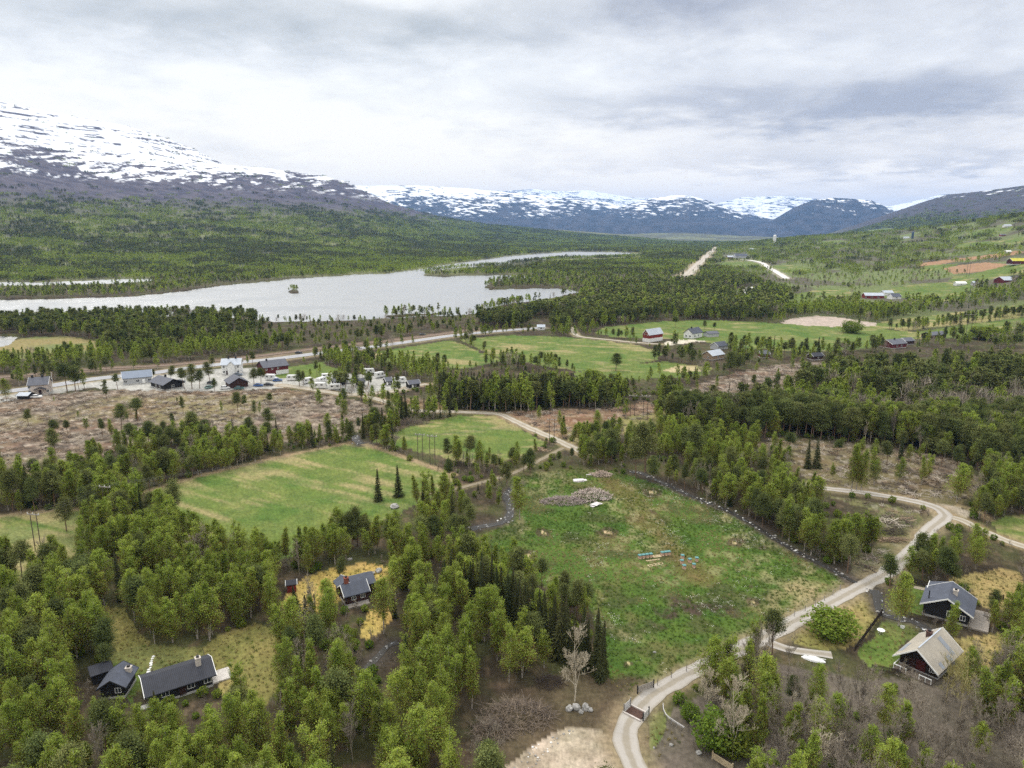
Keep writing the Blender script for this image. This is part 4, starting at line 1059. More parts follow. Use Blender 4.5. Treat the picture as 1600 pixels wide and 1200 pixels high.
M_SLATE = mat('slate_roof', (.085, .095, .125), .75, scale=.8, stripe=('Y', 3.0), amt=.25)
M_GREYROOF = mat('grey_tile_roof', (.12, .125, .15), .8, scale=.8, stripe=('Y', 3.0), amt=.2)
M_BLUEROOF = mat('blue_grey_metal_roof', (.17, .21, .28), .55, scale=.4, stripe=('X', 2.0), amt=.15)
M_LIGHTROOF = mat('pale_metal_roof', (.42, .46, .52), .55, scale=.4, stripe=('X', 2.0), amt=.12)
M_TANROOF = mat('weathered_fibre_roof', (.41, .37, .305), .85, scale=.55, stripe=('X', 3.2), color2=(.32, .29, .245))
M_PATCHROOF = mat('grey_fibre_roof', (.27, .29, .32), .85, scale=.55, stripe=('X', 3.2), amt=.15)
M_YELROOF = mat('moss_yellow_roof', (.50, .46, .06), .9, scale=.6, amt=.3)
M_STONE = mat('rubble_stone', (.36, .34, .31), .95, scale=1.6, color2=(.17, .16, .15), bump=.6)
M_BRICK = mat('red_brick', (.24, .075, .05), .9, scale=4, amt=.35)
M_PALECH = mat('pale_rendered_chimney', (.50, .45, .40), .9, scale=3, amt=.2)
M_CONC = mat('concrete', (.42, .41, .39), .9, scale=1.5, amt=.15)
M_GLASS = mat('window_glass', (.03, .035, .04), .12, amt=.1, spec=.6)
M_DECK = mat('weathered_deck', (.34, .30, .26), .9, scale=1.5, stripe=('X', 4), amt=.2)
M_PALEDECK = mat('pale_deck', (.60, .56, .52), .85, scale=1.5, stripe=('X', 4), amt=.15)
M_FENCE = mat('dark_stained_fence', (.045, .032, .026), .9, scale=2, amt=.3)
M_GREYWOOD = mat('grey_weathered_wood', (.30, .275, .25), .95, scale=2, amt=.35)
M_RAWWOOD = mat('raw_pine_wood', (.56, .45, .29), .85, scale=2, amt=.2)
M_METAL = mat('galvanised_metal', (.45, .46, .47), .5, amt=.15, metallic=.6)
M_STONEG = mat('grey_boulder', (.40, .385, .37), .95, scale=1.1, color2=(.20, .195, .18), bump=.8)
M_STICK = mat('dead_branches', (.20, .155, .115), .95, scale=1, color2=(.075, .06, .05), rnd=.3)
M_LOG = mat('cut_logs', (.36, .27, .18), .95, scale=1, color2=(.13, .09, .065), rnd=.3)

def foot(x, y, r): FOOT.append((x, y, r))
def window(parent, side, L, D, u, z, w, h, trim=M_TRIM):
    """window part with frame bars, its pane a sub-part; side of the house, position along it, sill height"""
    f = G(); p = G(); t = .05; b = .065
    bars = [(-w/2, w/2, 0, b), (-w/2, w/2, h - b, h), (-w/2, -w/2 + b, b, h - b), (w/2 - b, w/2, b, h - b), (-.03, .03, b, h - b)]
    def put(g, a0, a1, c0, c1, o0, o1):
        if side == 'front': g.box(u + a0, u + a1, -o1, -o0, z + c0, z + c1)
        elif side == 'back': g.box(u + a0, u + a1, D + o0, D + o1, z + c0, z + c1)
        elif side == 'left': g.box(-L/2 - o1, -L/2 - o0, u + a0, u + a1, z + c0, z + c1)
        else: g.box(L/2 + o0, L/2 + o1, u + a0, u + a1, z + c0, z + c1)
    for a0, a1, c0, c1 in bars: put(f, a0, a1, c0, c1, 0, t)
    put(p, -w/2 + b, w/2 - b, b, h - b, 0, .03)
    fo = f.build('window', trim, parent); p.build('pane', M_GLASS, fo)
def house(name, label, cat, A, B, D, wh, rise, ridge='along', wall=M_BLACK, roof=M_FELT, trim=M_TRIM, over=.4, gover=None, wins=(), doors=(), chims=(), base=True, group=None, z=None, wall_low=None):
    """A, B: picture places of the foot of the front wall; D: depth away from it. Returns (empty, length)."""
    a, b = (np.array(q, float) if len(q) == 3 else at(*q) for q in (A, B)); c = (a + b) / 2; v = (b - a)[:2]; L = float(np.linalg.norm(v)); ang = math.atan2(v[1], v[0])
    zz = min(a[2], b[2]) if z is None else z
    e = empty(name, (c[0], c[1], zz), ang, label, cat, group)
    n = np.array([-v[1], v[0]]) / L; cc = c[:2] + n * D / 2
    foot(cc[0], cc[1], math.hypot(L, D) / 2 + .8)
    g = G()
    l2 = L / 2; f0 = -.8
    if ridge == 'along':
        V = [(-l2, 0, f0), (l2, 0, f0), (l2, D, f0), (-l2, D, f0), (-l2, 0, wh), (l2, 0, wh), (l2, D, wh), (-l2, D, wh), (-l2, D/2, wh + rise), (l2, D/2, wh + rise)]
        g.add(V, [(0,1,5,4), (2,3,7,6), (1,2,6,5), (3,0,4,7)], [(5,6,9), (7,4,8)])
    else:
        V = [(-l2, 0, f0), (l2, 0, f0), (l2, D, f0), (-l2, D, f0), (-l2, 0, wh), (l2, 0, wh), (l2, D, wh), (-l2, D, wh), (0, 0, wh + rise), (0, D, wh + rise)]
        g.add(V, [(0,1,5,4), (2,3,7,6), (1,2,6,5), (3,0,4,7)], [(4,5,8), (6,7,9)])
    g.build('wall', wall, e)
    if base:
        k = G(); k.box(-l2 - .06, l2 + .06, -.06, D + .06, f0, .35); k.build('foundation', M_CONC, e)
    if wall_low is not None:
        k = G(); k.box(-l2 - .05, l2 + .05, -.05, D + .05, f0, wh * .5); k.build('lower_wall', wall_low, e)
    go = over if gover is None else gover
    r = G(); th = .16; trs = [G(), G()]
    if ridge == 'along':
        s = rise / (D / 2); top = wh + rise + .18
        for sg in (0, 1):
            y1 = -over if sg == 0 else D + over
            pts = [(-l2 - go, y1, top - s * (D/2 + over)), (l2 + go, y1, top - s * (D/2 + over)), (l2 + go, D/2, top), (-l2 - go, D/2, top)]
            if sg: pts = pts[::-1]
            r.slab(pts, th)
            for tr, x in zip(trs, (-l2 - go - .05, l2 + go + .05)):
                P = [(x - .04, y1, top - s * (D/2 + over) + .03), (x + .04, y1, top - s * (D/2 + over) + .03), (x + .04, D/2, top + .03), (x - .04, D/2, top + .03)]
                if sg: P = P[::-1]
                tr.slab(P, .26)
    else:
        s = rise / l2; top = wh + rise + .18
        for sg in (-1, 1):
            x1 = sg * (l2 + over)
            pts = [(x1, -go, top - s * (l2 + over)), (0, -go, top), (0, D + go, top), (x1, D + go, top - s * (l2 + over))]
            if sg > 0: pts = pts[::-1]
            r.slab(pts, th)
            for tr, y in zip(trs, (-go - .05, D + go + .05)):
                P = [(x1, y - .04, top - s * (l2 + over) + .03), (0, y - .04, top + .03), (0, y + .04, top + .03), (x1, y + .04, top - s * (l2 + over) + .03)]
                if sg > 0: P = P[::-1]
                tr.slab(P, .26)
    ro = r.build('roof', roof, e)
    for tr in trs: tr.build('barge_board', trim, e)
    for (cx, cy, chh, cm) in chims:
        k = G(); zr = top - s * (abs(cy - D/2) if ridge == 'along' else abs(cx))
        w_ = .38
        k.box(cx - w_, cx + w_, cy - w_, cy + w_, zr - .5, zr + chh)
        k.box(cx - w_ - .07, cx + w_ + .07, cy - w_ - .07, cy + w_ + .07, zr + chh, zr + chh + .12)
        co = k.build('chimney', cm, ro)
        q = G(); q.box(cx - .2, cx + .2, cy - .2, cy + .2, zr + chh + .12, zr + chh + .4); q.build('flue', M_DTRIM, co)
    for wn in wins: window(e, wn[0], L, D, *wn[1:6], trim=wn[6] if len(wn) > 6 else trim if trim is not M_DTRIM else M_TRIM)
    for (side, u, w_, h_, dm) in doors:
        k = G()
        if side == 'front': k.box(u - w_/2, u + w_/2, -.06, 0.0, .12, h_)
        elif side == 'left': k.box(-l2 - .06, -l2, u - w_/2, u + w_/2, .12, h_)
        else: k.box(l2, l2 + .06, u - w_/2, u + w_/2, .12, h_)
        do = k.build('door', dm, e)
        if L < 20 and at(*A)[1] < 200:
            q = G()
            q.box(u + w_/2 - .16, u + w_/2 - .08, -.12, -.06, 1.05, 1.15) if side == 'front' else q.box(l2 + .06, l2 + .12, u + w_/2 - .16, u + w_/2 - .08, 1.05, 1.15)
            if side != 'left': q.build('handle', M_METAL, do)
    return e, L

# the long black cabin in the left foreground
e, L = house('black_cabin', 'long low black cabin with pale chimney and pale deck in the left foreground', 'cabin', (234, 1105), (333, 1072), 5.6, 2.15, 1.15, roof=M_FELT, trim=M_TRIM, over=.55, chims=[(3.0, 2.2, 1.1, M_PALECH)],
     wins=[('front', -2.2, .9, 1.1, 1.0), ('front', 1.4, .9, 1.1, 1.0), ('front', 3.8, .9, 1.1, 1.0), ('left', 2.4, .9, 1.0, 1.05), ('right', 2.8, .9, 1.1, 1.0)], doors=[('front', .2, .95, 2.0, M_BROWN), ('left', 4.0, .9, 1.95, M_TRIM)])
k = G(); k.box(L/2 + .05, L/2 + 3.1, .4, 3.6, -.2, .28); k.build('deck', M_PALEDECK, e)
k = G(); k.box(-L/2 - 1.5, -L/2 - .05, -.2, .9, -.2, .12); k.build('doorstep', M_CONC, e)
# small black outbuilding and its wood shed
house('black_outbuilding', 'small black outbuilding with hipped slate roof left of the long cabin', 'outbuilding', (159, 1093), (196, 1090), 4.3, 2.1, 1.1, ridge='across', roof=M_SLATE, trim=M_DTRIM, over=.45, chims=[(1.3, 3.2, .55, M_PALECH)], wins=[('front', .8, .9, .9, .9)], doors=[('front', -1.2, .9, 1.95, M_BLACK)])
a, b = at(146, 1071), at(176, 1061); c = (a + b) / 2; v = (b - a)[:2]; Lw = np.linalg.norm(v)
e = empty('wood_shed', c, math.atan2(v[1], v[0]), 'low black lean-to shed behind the small black outbuilding', 'shed'); foot(c[0], c[1], 3)
k = G(); k.box(-Lw/2, Lw/2, 0, 1.9, -.3, 1.7); k.build('wall', M_BLACK, e)
k = G(); k.slab([(-Lw/2 - .3, -.4, 1.85), (Lw/2 + .3, -.4, 1.85), (Lw/2 + .3, 2.2, 2.25), (-Lw/2 - .3, 2.2, 2.25)], .12); k.build('roof', M_FELT, e)
k = G(); k.box(-Lw/2 + .3, Lw/2 - .3, -.05, 0, .1, 1.5); k.build('doorway', M_DTRIM, e)
# brown cabin on the yellow lawn, with its rear wing and porch gable
e, L = house('brown_cabin', 'dark brown cabin with grey roofs and red chimney on the yellow lawn', 'cabin', (541, 948), (575, 939), 3.9, 2.3, 1.25, wall=M_BROWN, roof=M_SLATE, over=.4, chims=[(-1.3, 2.2, 1.2, M_BRICK)], wins=[('front', -.6, 1.0, .9, .8), ('front', 1.2, 1.0, .9, .8)], doors=[('right', 1.6, .9, 2.0, M_BROWN)])
wg = G(); x0, x1, y0, y1 = L/2 - 1.9, L/2 + 2.3, 2.7, 7.2
wg.box(x0, x1, y0, y1, -.6, 2.2); wo_ = wg.build('rear_wing', M_BROWN, e)
k = G(); ym = (y0 + y1) / 2
k.slab([(x0 - .35, y0 - .4, 2.2), (x1 + .35, y0 - .4, 2.2), (x1 + .35, ym, 3.45), (x0 - .35, ym, 3.45)], .14); k.slab([(x0 - .35, ym, 3.45), (x1 + .35, ym, 3.45), (x1 + .35, y1 + .4, 2.2), (x0 - .35, y1 + .4, 2.2)], .14)
k.build('roof', M_SLATE, wo_)
k = G(); k.box(-L/2 - .1, -L/2 + 2.3, 3.9, 6.4, -.6, 2.4); pg = k.build('porch', M_BROWN, e)
k = G(); xm = -L/2 + 1.1
k.slab([(xm - 1.6, 3.7, 2.35), (xm, 3.7, 3.3), (xm, 6.8, 3.3), (xm - 1.6, 6.8, 2.35)], .14); k.slab([(xm, 3.7, 3.3), (xm + 1.6, 3.7, 2.35), (xm + 1.6, 6.8, 2.35), (xm, 6.8, 3.3)], .14); k.build('roof', M_SLATE, pg)
k = G(); k.slab([(xm, 6.82, 3.36), (xm + 1.65, 6.82, 2.4), (xm + 1.65, 6.95, 2.4), (xm, 6.95, 3.36)], .25); k.build('barge_board', M_TRIM, pg); k = G(); k.slab([(xm, 3.55, 3.36), (xm + 1.65, 3.55, 2.4), (xm + 1.65, 3.68, 2.4), (xm, 3.68, 3.36)], .25); k.build('barge_board', M_TRIM, pg)
k = G(); k.box(-L/2, L/2, -1.3, -.08, -.3, .25); k.build('deck', M_DECK, e)
house('red_shed', 'tiny red shed with white roof edges at the left of the yellow lawn', 'shed', (449, 927), (463, 925), 1.9, 1.7, .45, wall=M_RED, roof=M_FELT, over=.2, doors=[('front', 0, .7, 1.6, M_RED)], base=False)
# black house and tan roofed cabin on the right
e, L = house('black_house', 'black house with white barge boards and slate roof behind the picket fence', 'house', (1441, 960), (1513, 980), 7.0, 2.5, 2.0, ridge='across', roof=M_SLATE, over=.6, chims=[(.9, 3.2, .8, M_PALECH)], wins=[('front', .6, 1.0, 1.0, 1.1), ('front', 2.6, .9, .9, 1.0), ('right', 3, 1, 1.1, 1.1)], doors=[('right', 5.2, .9, 2.0, M_BLACK)])
k = G(); k.box(L/2 + .1, L/2 + 3.0, -.5, 7.5, -.4, .3); k.build('deck', M_DECK, e)
k = G(); k.box(-L/2 + .3, -L/2 + 3.2, 7.0, 9.4, -.5, 2.4); sw = k.build('side_wing', M_BLACK, e)
k = G(); k.slab([(-L/2 - .2, 6.6, 2.55), (-L/2 + 3.6, 6.6, 3.6), (-L/2 + 3.6, 10, 3.6), (-L/2 - .2, 10, 2.55)], .15); k.build('roof', M_SLATE, sw)
k = G(); k.slab([(-L/2 - .3, 6.6, 2.62), (-L/2 - .2, 6.6, 2.62), (-L/2 - .2, 10.1, 2.62), (-L/2 - .3, 10.1, 2.62)], .3); k.build('fascia', M_TRIM, sw)
k = G(); k.tube([(-L/2 + .6, 1.2, 2.6), (-L/2 + .6, 1.2, 4.5)], .11, 6); k.build('stove_pipe', M_DTRIM, e)
e, L = house('tan_roofed_cabin', 'cabin with weathered tan roof, red front and white porch railing', 'cabin', (1405, 1037), (1464, 1063), 7.2, 2.2, 2.3, ridge='across', wall=mat('shaded_brown_boards', (.03, .02, .016), .85, scale=2, stripe=('X', 3.2), amt=.3), roof=M_TANROOF, over=.6, gover=1.5, chims=[(-.75, 5.2, .75, mat('sooty_brick', (.10, .055, .045), .9, scale=4))], wins=[('front', 2.0, .9, .8, .8), ('right', 3, .9, 1.2, 1.0), ('left', 3, .9, 1.2, 1.0)], doors=[('front', -1.0, .9, 2.0, M_BROWN)])  # near-black boards: shade of the cabin front put into the wall colour
k = G(); k.box(-.4, 1.0, -.05, -.01, .2, 2.2); k.build('red_front', mat('shaded_red_boards', (.085, .016, .015), .8, scale=2, stripe=('X', 3.0), amt=.3), e)  # red darkened to carry the same front shade
k = G(); k.box(-L/2, L/2, -2.4, -.1, -.4, .22); k.build('porch_deck', mat('shaded_deck', (.13, .105, .085), .9, scale=1.5, stripe=('X', 4)), e)  # deck tone darkened for the shade of the porch
for xs_ in ((-L/2, -L/4 - .4, -1.0), (1.0, L/4 + .5, L/2 - .1)):
    k = G(); k.box(xs_[0], xs_[2] + .1, -2.42, -2.34, .98, 1.12)
    for x in xs_: k.box(x, x + .1, -2.41, -2.335, .22, 1.0)
    if xs_[0] < 0: k.box(xs_[0], xs_[0] + .1, -2.40, -.3, .99, 1.11)
    k.build('railing', M_TRIM, e)
s_ = 2.3 / (L / 2); tp = 2.2 + 2.3 + .18
def patch(x0, x1, y0, y1):
    x0, x1 = max(x0, -L/2 - .5), min(x1, L/2 + .5)
    g = G(); z0, z1 = tp - s_ * abs(x0) + .035, tp - s_ * abs(x1) + .035
    P = [(x0, y0, z0), (x1, y0, z1), (x1, y1, z1), (x0, y1, z0)]
    g.slab(P, .03); return g
for (x0, x1, y0, y1) in ((.5, 3.0, 5.2, 6.3), (2.6, 4.4, 3.6, 4.6), (2.6, 4.3, .4, 1.3), (-4.4, -2.6, 0, 3.4)): patch(x0, x1, y0, y1).build('roof_sheet', M_PATCHROOF, e)
k = G()
for sg in (-1,):
    k.box(sg * .05 - .1, sg * .05 + .1, -.9, 8.1, tp, tp + .06)
k.build('ridge_cap', M_LIGHTROOF, e)

# village houses beside the highway
house('beige_house', 'beige house with grey roof and a porch gable at the left edge', 'house', (46, 618), (76, 616), 8, 4.6, 2.6, wall=M_BEIGE, roof=M_GREYROOF, trim=M_TRIM, chims=[(-2.6, 4, .7, M_DTRIM), (1.2, 4, .7, M_DTRIM)], wins=[('front', -3.3, 1, 1.1, 1.2), ('front', 3.5, 1, 1.1, 1.2), ('front', -3.3, 3.1, 1.1, 1.1), ('left', 4, 1, 1.1, 1.2)], doors=[('front', .6, 1.1, 2.1, M_BROWN)])
e = [o for o in COL.objects if o.name.startswith('beige_house')][-1]
k = G(); k.slab([(-1.6, -2, 2.6), (.8, -2, 3.7), (.8, 0, 3.7), (-1.6, 0, 2.6)], .18); k.slab([(.8, -2, 3.7), (3.2, -2, 2.6), (3.2, 0, 2.6), (.8, 0, 3.7)], .18); k.build('porch_roof', M_FELT, e)
house('grey_shed', 'low open shed with pale grey roof beside the beige house', 'shed', (27, 624), (44, 624), 4.5, 1.6, .9, wall=M_BLACK, roof=M_LIGHTROOF, trim=M_DTRIM, base=False)
house('grey_hall', 'long low grey hall with blue grey roof beside the highway', 'hall', (193, 602), (238, 598), 9, 3.2, 2.4, wall=M_GREYW, roof=M_BLUEROOF, wins=[('front', -5, 1, 1.4, 1.2), ('front', 0, 1, 1.4, 1.2), ('front', 5, 1, 1.4, 1.2)], doors=[('front', 2.5, 1.2, 2.1, M_TRIM)])
house('black_village_house', 'low black house with grey tiled roof right of the blue roofed hall', 'house', (236, 604), (257, 610), 8.5, 2.6, 2.0, wall=M_BLACK, roof=M_GREYROOF, trim=M_DTRIM, over=.7, chims=[(-1.0, 4.5, .8, M_DTRIM)], wins=[('front', -1.5, .9, 1.6, 1.2), ('front', 2.2, .9, 1.6, 1.2), ('right', 4, .9, 1.4, 1.1)], doors=[('front', .3, 1, 2, M_BROWN)])
e, L = house('white_house', 'two storey white house with cross gable and grey roof', 'house', (347, 586), (376, 585), 8, 5.2, 2.4, wall=M_WHITE, roof=M_LIGHTROOF, chims=[(-1.5, 4, .8, M_DTRIM), (2, 4, .8, M_DTRIM)], wins=[('front', x, zz, 1.0, 1.2) for x in (-3.4, 3.4) for zz in (1.0, 3.5)] + [('right', 3, 1, 1, 1.2), ('right', 3, 3.5, 1, 1.2)], doors=[('front', -1.9, 1, 2.1, M_BROWN)])
k = G(); k.add([(-1.4, -1.2, -.6), (2.0, -1.2, -.6), (2.0, 3, -.6), (-1.4, 3, -.6), (-1.4, -1.2, 5.2), (2.0, -1.2, 5.2), (2.0, 3, 5.2), (-1.4, 3, 5.2), (.3, -1.2, 6.9), (.3, 3, 6.9)], [(0,1,5,4), (1,2,6,5), (3,0,4,7)], [(4,5,8)]); cg = k.build('cross_gable', M_WHITE, e)
k = G(); k.slab([(-1.8, -1.6, 5.0), (.3, -1.6, 7.05), (.3, 4, 7.05), (-1.8, 4, 5.0)], .16); k.slab([(.3, -1.6, 7.05), (2.4, -1.6, 5.0), (2.4, 4, 5.0), (.3, 4, 7.05)], .16); k.build('roof', M_LIGHTROOF, cg)
house('brown_garage', 'wide dark brown garage with grey roof below the white house', 'garage', (360, 608), (388, 605), 10, 2.6, 2.2, ridge='across', wall=M_BROWN, roof=M_GREYROOF, trim=M_DTRIM, over=.6, doors=[('front', -1.9, 2.4, 2.2, M_BROWN), ('front', 1.9, 2.4, 2.2, M_BROWN)])
e, L = house('red_barn', 'large dark red barn with black roof beside the green lawn', 'barn', (413, 588), (451, 583), 9, 4.3, 2.6, wall=M_MAROON, roof=M_GREYROOF, trim=M_DTRIM, chims=[(-3, 4.5, .5, M_DTRIM)], wins=[('front', x, 2.8, .9, .9) for x in (-5, -2, 1)], doors=[('front', -3, 2.4, 2.6, M_MAROON)])
k = G(); k.box(L/2 - 6.5, L/2 + .06, -.07, 0.03, -.5, 2.2); k.build('whitewashed_plinth', M_WHITE, e)
# farms further off
e, L = house('red_white_barn', 'barn with red gable, white base and pale roof in the farm field', 'barn', (1004, 534), (1014, 535.5), 14, 5.2, 3.2, ridge='across', wall=M_RED, roof=M_LIGHTROOF, wall_low=M_WHITE, wins=[('front', -1.2, 4.6, 1, 1), ('front', 1.2, 4.6, 1, 1), ('front', 0, 6.3, .9, .9)])
house('grey_farmhouse', 'farmhouse with white gable and blue grey roof beside pale yard', 'house', (1068, 528), (1082, 529.5), 13, 3.6, 3.0, ridge='across', wall=M_WHITE, roof=M_SLATE, trim=M_DTRIM, chims=[(0, 4, .6, M_DTRIM)], wins=[('front', -1.5, 1, 1.2, 1.2), ('front', 1.5, 1, 1.2, 1.2), ('right', 3, 1, 1.6, 1.3), ('right', 8, 1, 1.6, 1.3)])
house('grey_farm_shed', 'low pale grey shed at the right of the farmhouse', 'shed', (1107, 527), (1123, 526), 6, 2.4, 1.2, wall=M_GREYW, roof=M_GREYROOF, trim=M_DTRIM)
house('tan_cottage', 'cottage with pale metal roof and raw wood wall among pines', 'cottage', (1113, 563), (1131, 560), 7, 2.6, 2.2, wall=M_TANW, roof=M_LIGHTROOF, wins=[('front', 0, .9, 1.2, 1.1), ('left', 3, .9, 1, 1.1)])
house('blue_roofed_cottage', 'small cottage with blue grey roof behind the tan cottage', 'cottage', (1122, 547), (1137, 545), 6, 2.4, 2.0, wall=M_GREYW, roof=M_SLATE, wins=[('front', 0, .9, 1.2, 1)])
house('dark_red_hut', 'small dark red hut at the edge of the brown clearcut', 'hut', (1188, 559), (1202, 559), 5, 2.3, 1.4, wall=M_MAROON, roof=M_GREYROOF, wins=[('front', 0, .9, 1, .9)])
house('brown_hut', 'dark brown hut beside a spruce at the right end of the clearcut', 'hut', (1271, 563), (1286, 562), 5, 2.3, 1.4, wall=M_BROWN, roof=M_FELT, wins=[('front', 0, .9, 1, .9)])
house('brown_farmhouse', 'brown house with white edges behind the pine forest', 'house', (1394, 545), (1416, 543), 9, 2.8, 2.2, wall=M_MAROON, roof=M_GREYROOF, wins=[('front', -2, 1, 1.2, 1.1), ('front', 2, 1, 1.2, 1.1)], chims=[(0, 4, .7, M_DTRIM)])
house('dark_annex', 'dark annex with grey roof right of the brown house', 'annex', (1415, 539), (1428, 538), 6, 2.5, 1.6, wall=M_BROWN, roof=M_GREYROOF)
house('dark_stable', 'low dark stable among shrubs right of the brown house', 'stable', (1454, 530), (1478, 528), 7, 2.6, 1.6, wall=M_BROWN, roof=M_GREYROOF, trim=M_DTRIM)
house('long_red_barn', 'long red barn with white roof on the valley floor right', 'barn', (1352, 467), (1381, 466), 10, 3.6, 2.6, wall=M_RED, roof=M_LIGHTROOF, wins=[('front', x, 1, 2, 1.4) for x in (-9, -3, 4)])
house('white_farm_shed', 'white shed with pale roof behind the long red barn', 'shed', (1382, 462), (1396, 461), 8, 3.2, 2.2, wall=M_WHITE, roof=M_LIGHTROOF)
house('grey_roofed_house', 'white house with dark grey roof right of the long red barn', 'house', (1394, 468), (1408, 467), 9, 3.2, 2.8, wall=M_WHITE, roof=M_SLATE, wins=[('front', 0, 1, 2, 1.3)])
house('maroon_barn', 'maroon barn with white roof edges high on the slope', 'barn', (1552, 443), (1569, 442), 14, 4.4, 3.4, ridge='across', wall=M_MAROON, roof=M_LIGHTROOF, wall_low=None)
house('low_dark_barn', 'long low dark barn right of the maroon barn', 'barn', (1576, 437), (1597, 436), 8, 2.6, 1.6, wall=M_BROWN, roof=M_FELT, trim=M_DTRIM)
for i, (p, q, lb, wl, rf, nm) in enumerate([((1495, 446), (1510, 445.5), 'white covered tunnel beside the slope lane', M_WHITE, M_TRIM, 'storage_tunnel'), ((1521, 445), (1532, 444), 'grey farm buildings left of the maroon barn', M_GREYW, M_LIGHTROOF, 'farm_building'), ((1582, 413), (1606, 412), 'red barn with bright yellow roof at the right edge', M_MAROON, M_YELROOF, 'yellow_roofed_barn'), ((1579.5, 413), (1586, 412.8), 'white house with red roof left of the yellow roofed barn', M_WHITE, M_RED, 'house'),
      ((1564, 369), (1572, 368.5), 'small far red house high on the slope', M_RED, M_GREYROOF, 'red_house'), ((1570, 355), (1581, 354.5), 'topmost pale house on the right skyline', M_WHITE, M_LIGHTROOF, 'house'), ((1413, 373), (1421, 372.6), 'white farmhouse left of the dark silo', M_WHITE, M_LIGHTROOF, 'farmhouse'), ((1498, 374), (1504, 373.7), 'tiny white hut in the green patch high on the slope', M_WHITE, M_LIGHTROOF, 'hut'),
      ((840, 516), (851, 515.5), 'white gabled house among trees left of the farm lane', M_WHITE, M_LIGHTROOF, 'house'), ((1137, 404.5), (1150, 404.2), 'far reddish works hall beside the long dark hall', M_RED, M_LIGHTROOF, 'works_hall'), ((1149, 404), (1168, 403.6), 'far long dark blue hall in the valley', M_GREYW, M_SLATE, 'works_hall'),
      ((1572, 395.5), (1580, 395.2), 'white tent shaped building at the top of the ploughed field', M_WHITE, M_TRIM, 'storage_tent'), ((1170, 391), (1178, 390.7), 'far white house left of the pale tower', M_WHITE, M_LIGHTROOF, 'house')]):
    m_ = at((p[0] + q[0]) / 2, max(p[1], q[1])); d = (q[0] - p[0]) / F * float(project(*m_)[2])
    p, q = tuple(m_ - np.array([d / 2, 0, 0])), tuple(m_ + np.array([d / 2, 0, 0]))
    house(nm, lb, 'building', p, q, max(5, d * .6), max(2.4, d * .22), max(1.4, d * .16), wall=wl, roof=rf, wins=[('front', 0, .9, max(1.2, d * .1), 1.1)])
for (p, r, hh, lb, m_) in (((1425.5, 373), 3.4, 22, 'dark blue farm silo on the far right slope', mat('dark_silo_steel', (.05, .08, .13), .5)), ((1210, 379), 5, 26, 'far pale tower standing on the valley floor', M_WHITE)):
    c = at(*p); e = empty('silo', c, 0, lb, 'silo'); dd = np.linalg.norm(c[:2]); sc = dd / 2600
    k = G(); k.tube([(0, 0, -1), (0, 0, hh * .9 * sc)], r * sc, 14); k.build('shell', m_, e, True)
    k = G(); k.tube([(0, 0, hh * .9 * sc), (0, 0, hh * .96 * sc), (0, 0, hh * sc)], [r * sc * 1.02, r * sc * .7, .05], 14); k.build('cap', m_, e, True)
    foot(c[0], c[1], r * sc + 2)
# dark camping cabins in the caravan site
for p, q, lb in (((640, 608), (656, 606), 'dark camping cabin at the right end of the caravan site'), ((560, 605), (570, 604), 'dark camping hut behind the middle pines of the caravan site'), ((519, 602), (530, 604), 'dark camping hut beside the lane in the caravan site'), ((604, 603), (613, 602), 'small dark hut among pines in the caravan site')):
    house('camping_cabin', lb, 'cabin', p, q, 4, 2.3, 1.3, wall=M_BLACK, roof=M_GREYROOF, wins=[('front', .3, .9, 1, .9)], doors=[('front', -1, .8, 1.9, M_TRIM)], group='camping cabins at the caravan site')

# ------------------------------------------------------------------ vehicles
TYRE = mat('tyre_rubber', (.02, .02, .02), .9)
def paint(nm, c): return mat(nm, c, .3, amt=.06, spec=.5)
def wheels(e, xs, ys, r=.33):
    for x in xs:
        for y in ys:
            g = G(); g.tube([(x, y - .1, r), (x, y + .1, r)], r, 12)
            a = np.arange(12) * 2 * np.pi / 12
            w_ = g.build('wheel', TYRE, e)
            h = G(); h.tube([(x, y - .12, r), (x, y + .12, r)], r * .55, 8)
            for yy in (-.12, .12): h.add([(x + r * .55 * math.cos(t), y + yy, r + r * .55 * math.sin(t)) for t in a[::2]], None, [(0, i, i + 1) for i in range(1, 5)])
            h.build('rim', M_METAL, w_)
def car(p, ang, m, label, group='parked and passing cars'):
    c = at(*p); e = empty('car', c + np.array([0, 0, .1]), ang, label, 'car', group); foot(c[0], c[1], 2.6)
    prof = [(-2.15, .30), (2.15, .30), (2.2, .62), (2.0, .82), (1.05, .95), (-1.85, 1.0), (-2.15, .9)]
    g = G()
    def ext(g, prof, w0, w1):
        n = len(prof); zs = [q[1] for q in prof]; z0, z1 = min(zs), max(zs)
        ww = [w0 + (w1 - w0) * (q[1] - z0) / (z1 - z0) for q in prof]
        V = [(q[0], -w, q[1]) for q, w in zip(prof, ww)] + [(q[0], w, q[1]) for q, w in zip(prof, ww)]
        g.add(V, [(i, (i + 1) % n, n + (i + 1) % n, n + i) for i in range(n)], [(0, i + 1, i) for i in range(1, n - 1)] + [(n, n + i, n + i + 1) for i in range(1, n - 1)])
    ext(g, prof, .86, .82); g.build('body', m, e)
    g = G(); ext(g, [(1.05, .95), (.35, 1.38), (-1.2, 1.42), (-1.9, .98)], .78, .62); g.build('window', M_GLASS, e)
    g = G(); ext(g, [(.38, 1.385), (.30, 1.45), (-1.15, 1.48), (-1.28, 1.425)], .64, .60); g.build('roof', m, e)
    for s in (-.6, .6):
        g = G(); g.box(2.14, 2.2, s - .18, s + .18, .6, .76); g.build('headlight', M_TRIM, e)
    wheels(e, (-1.35, 1.35), (-.78, .78)); return e
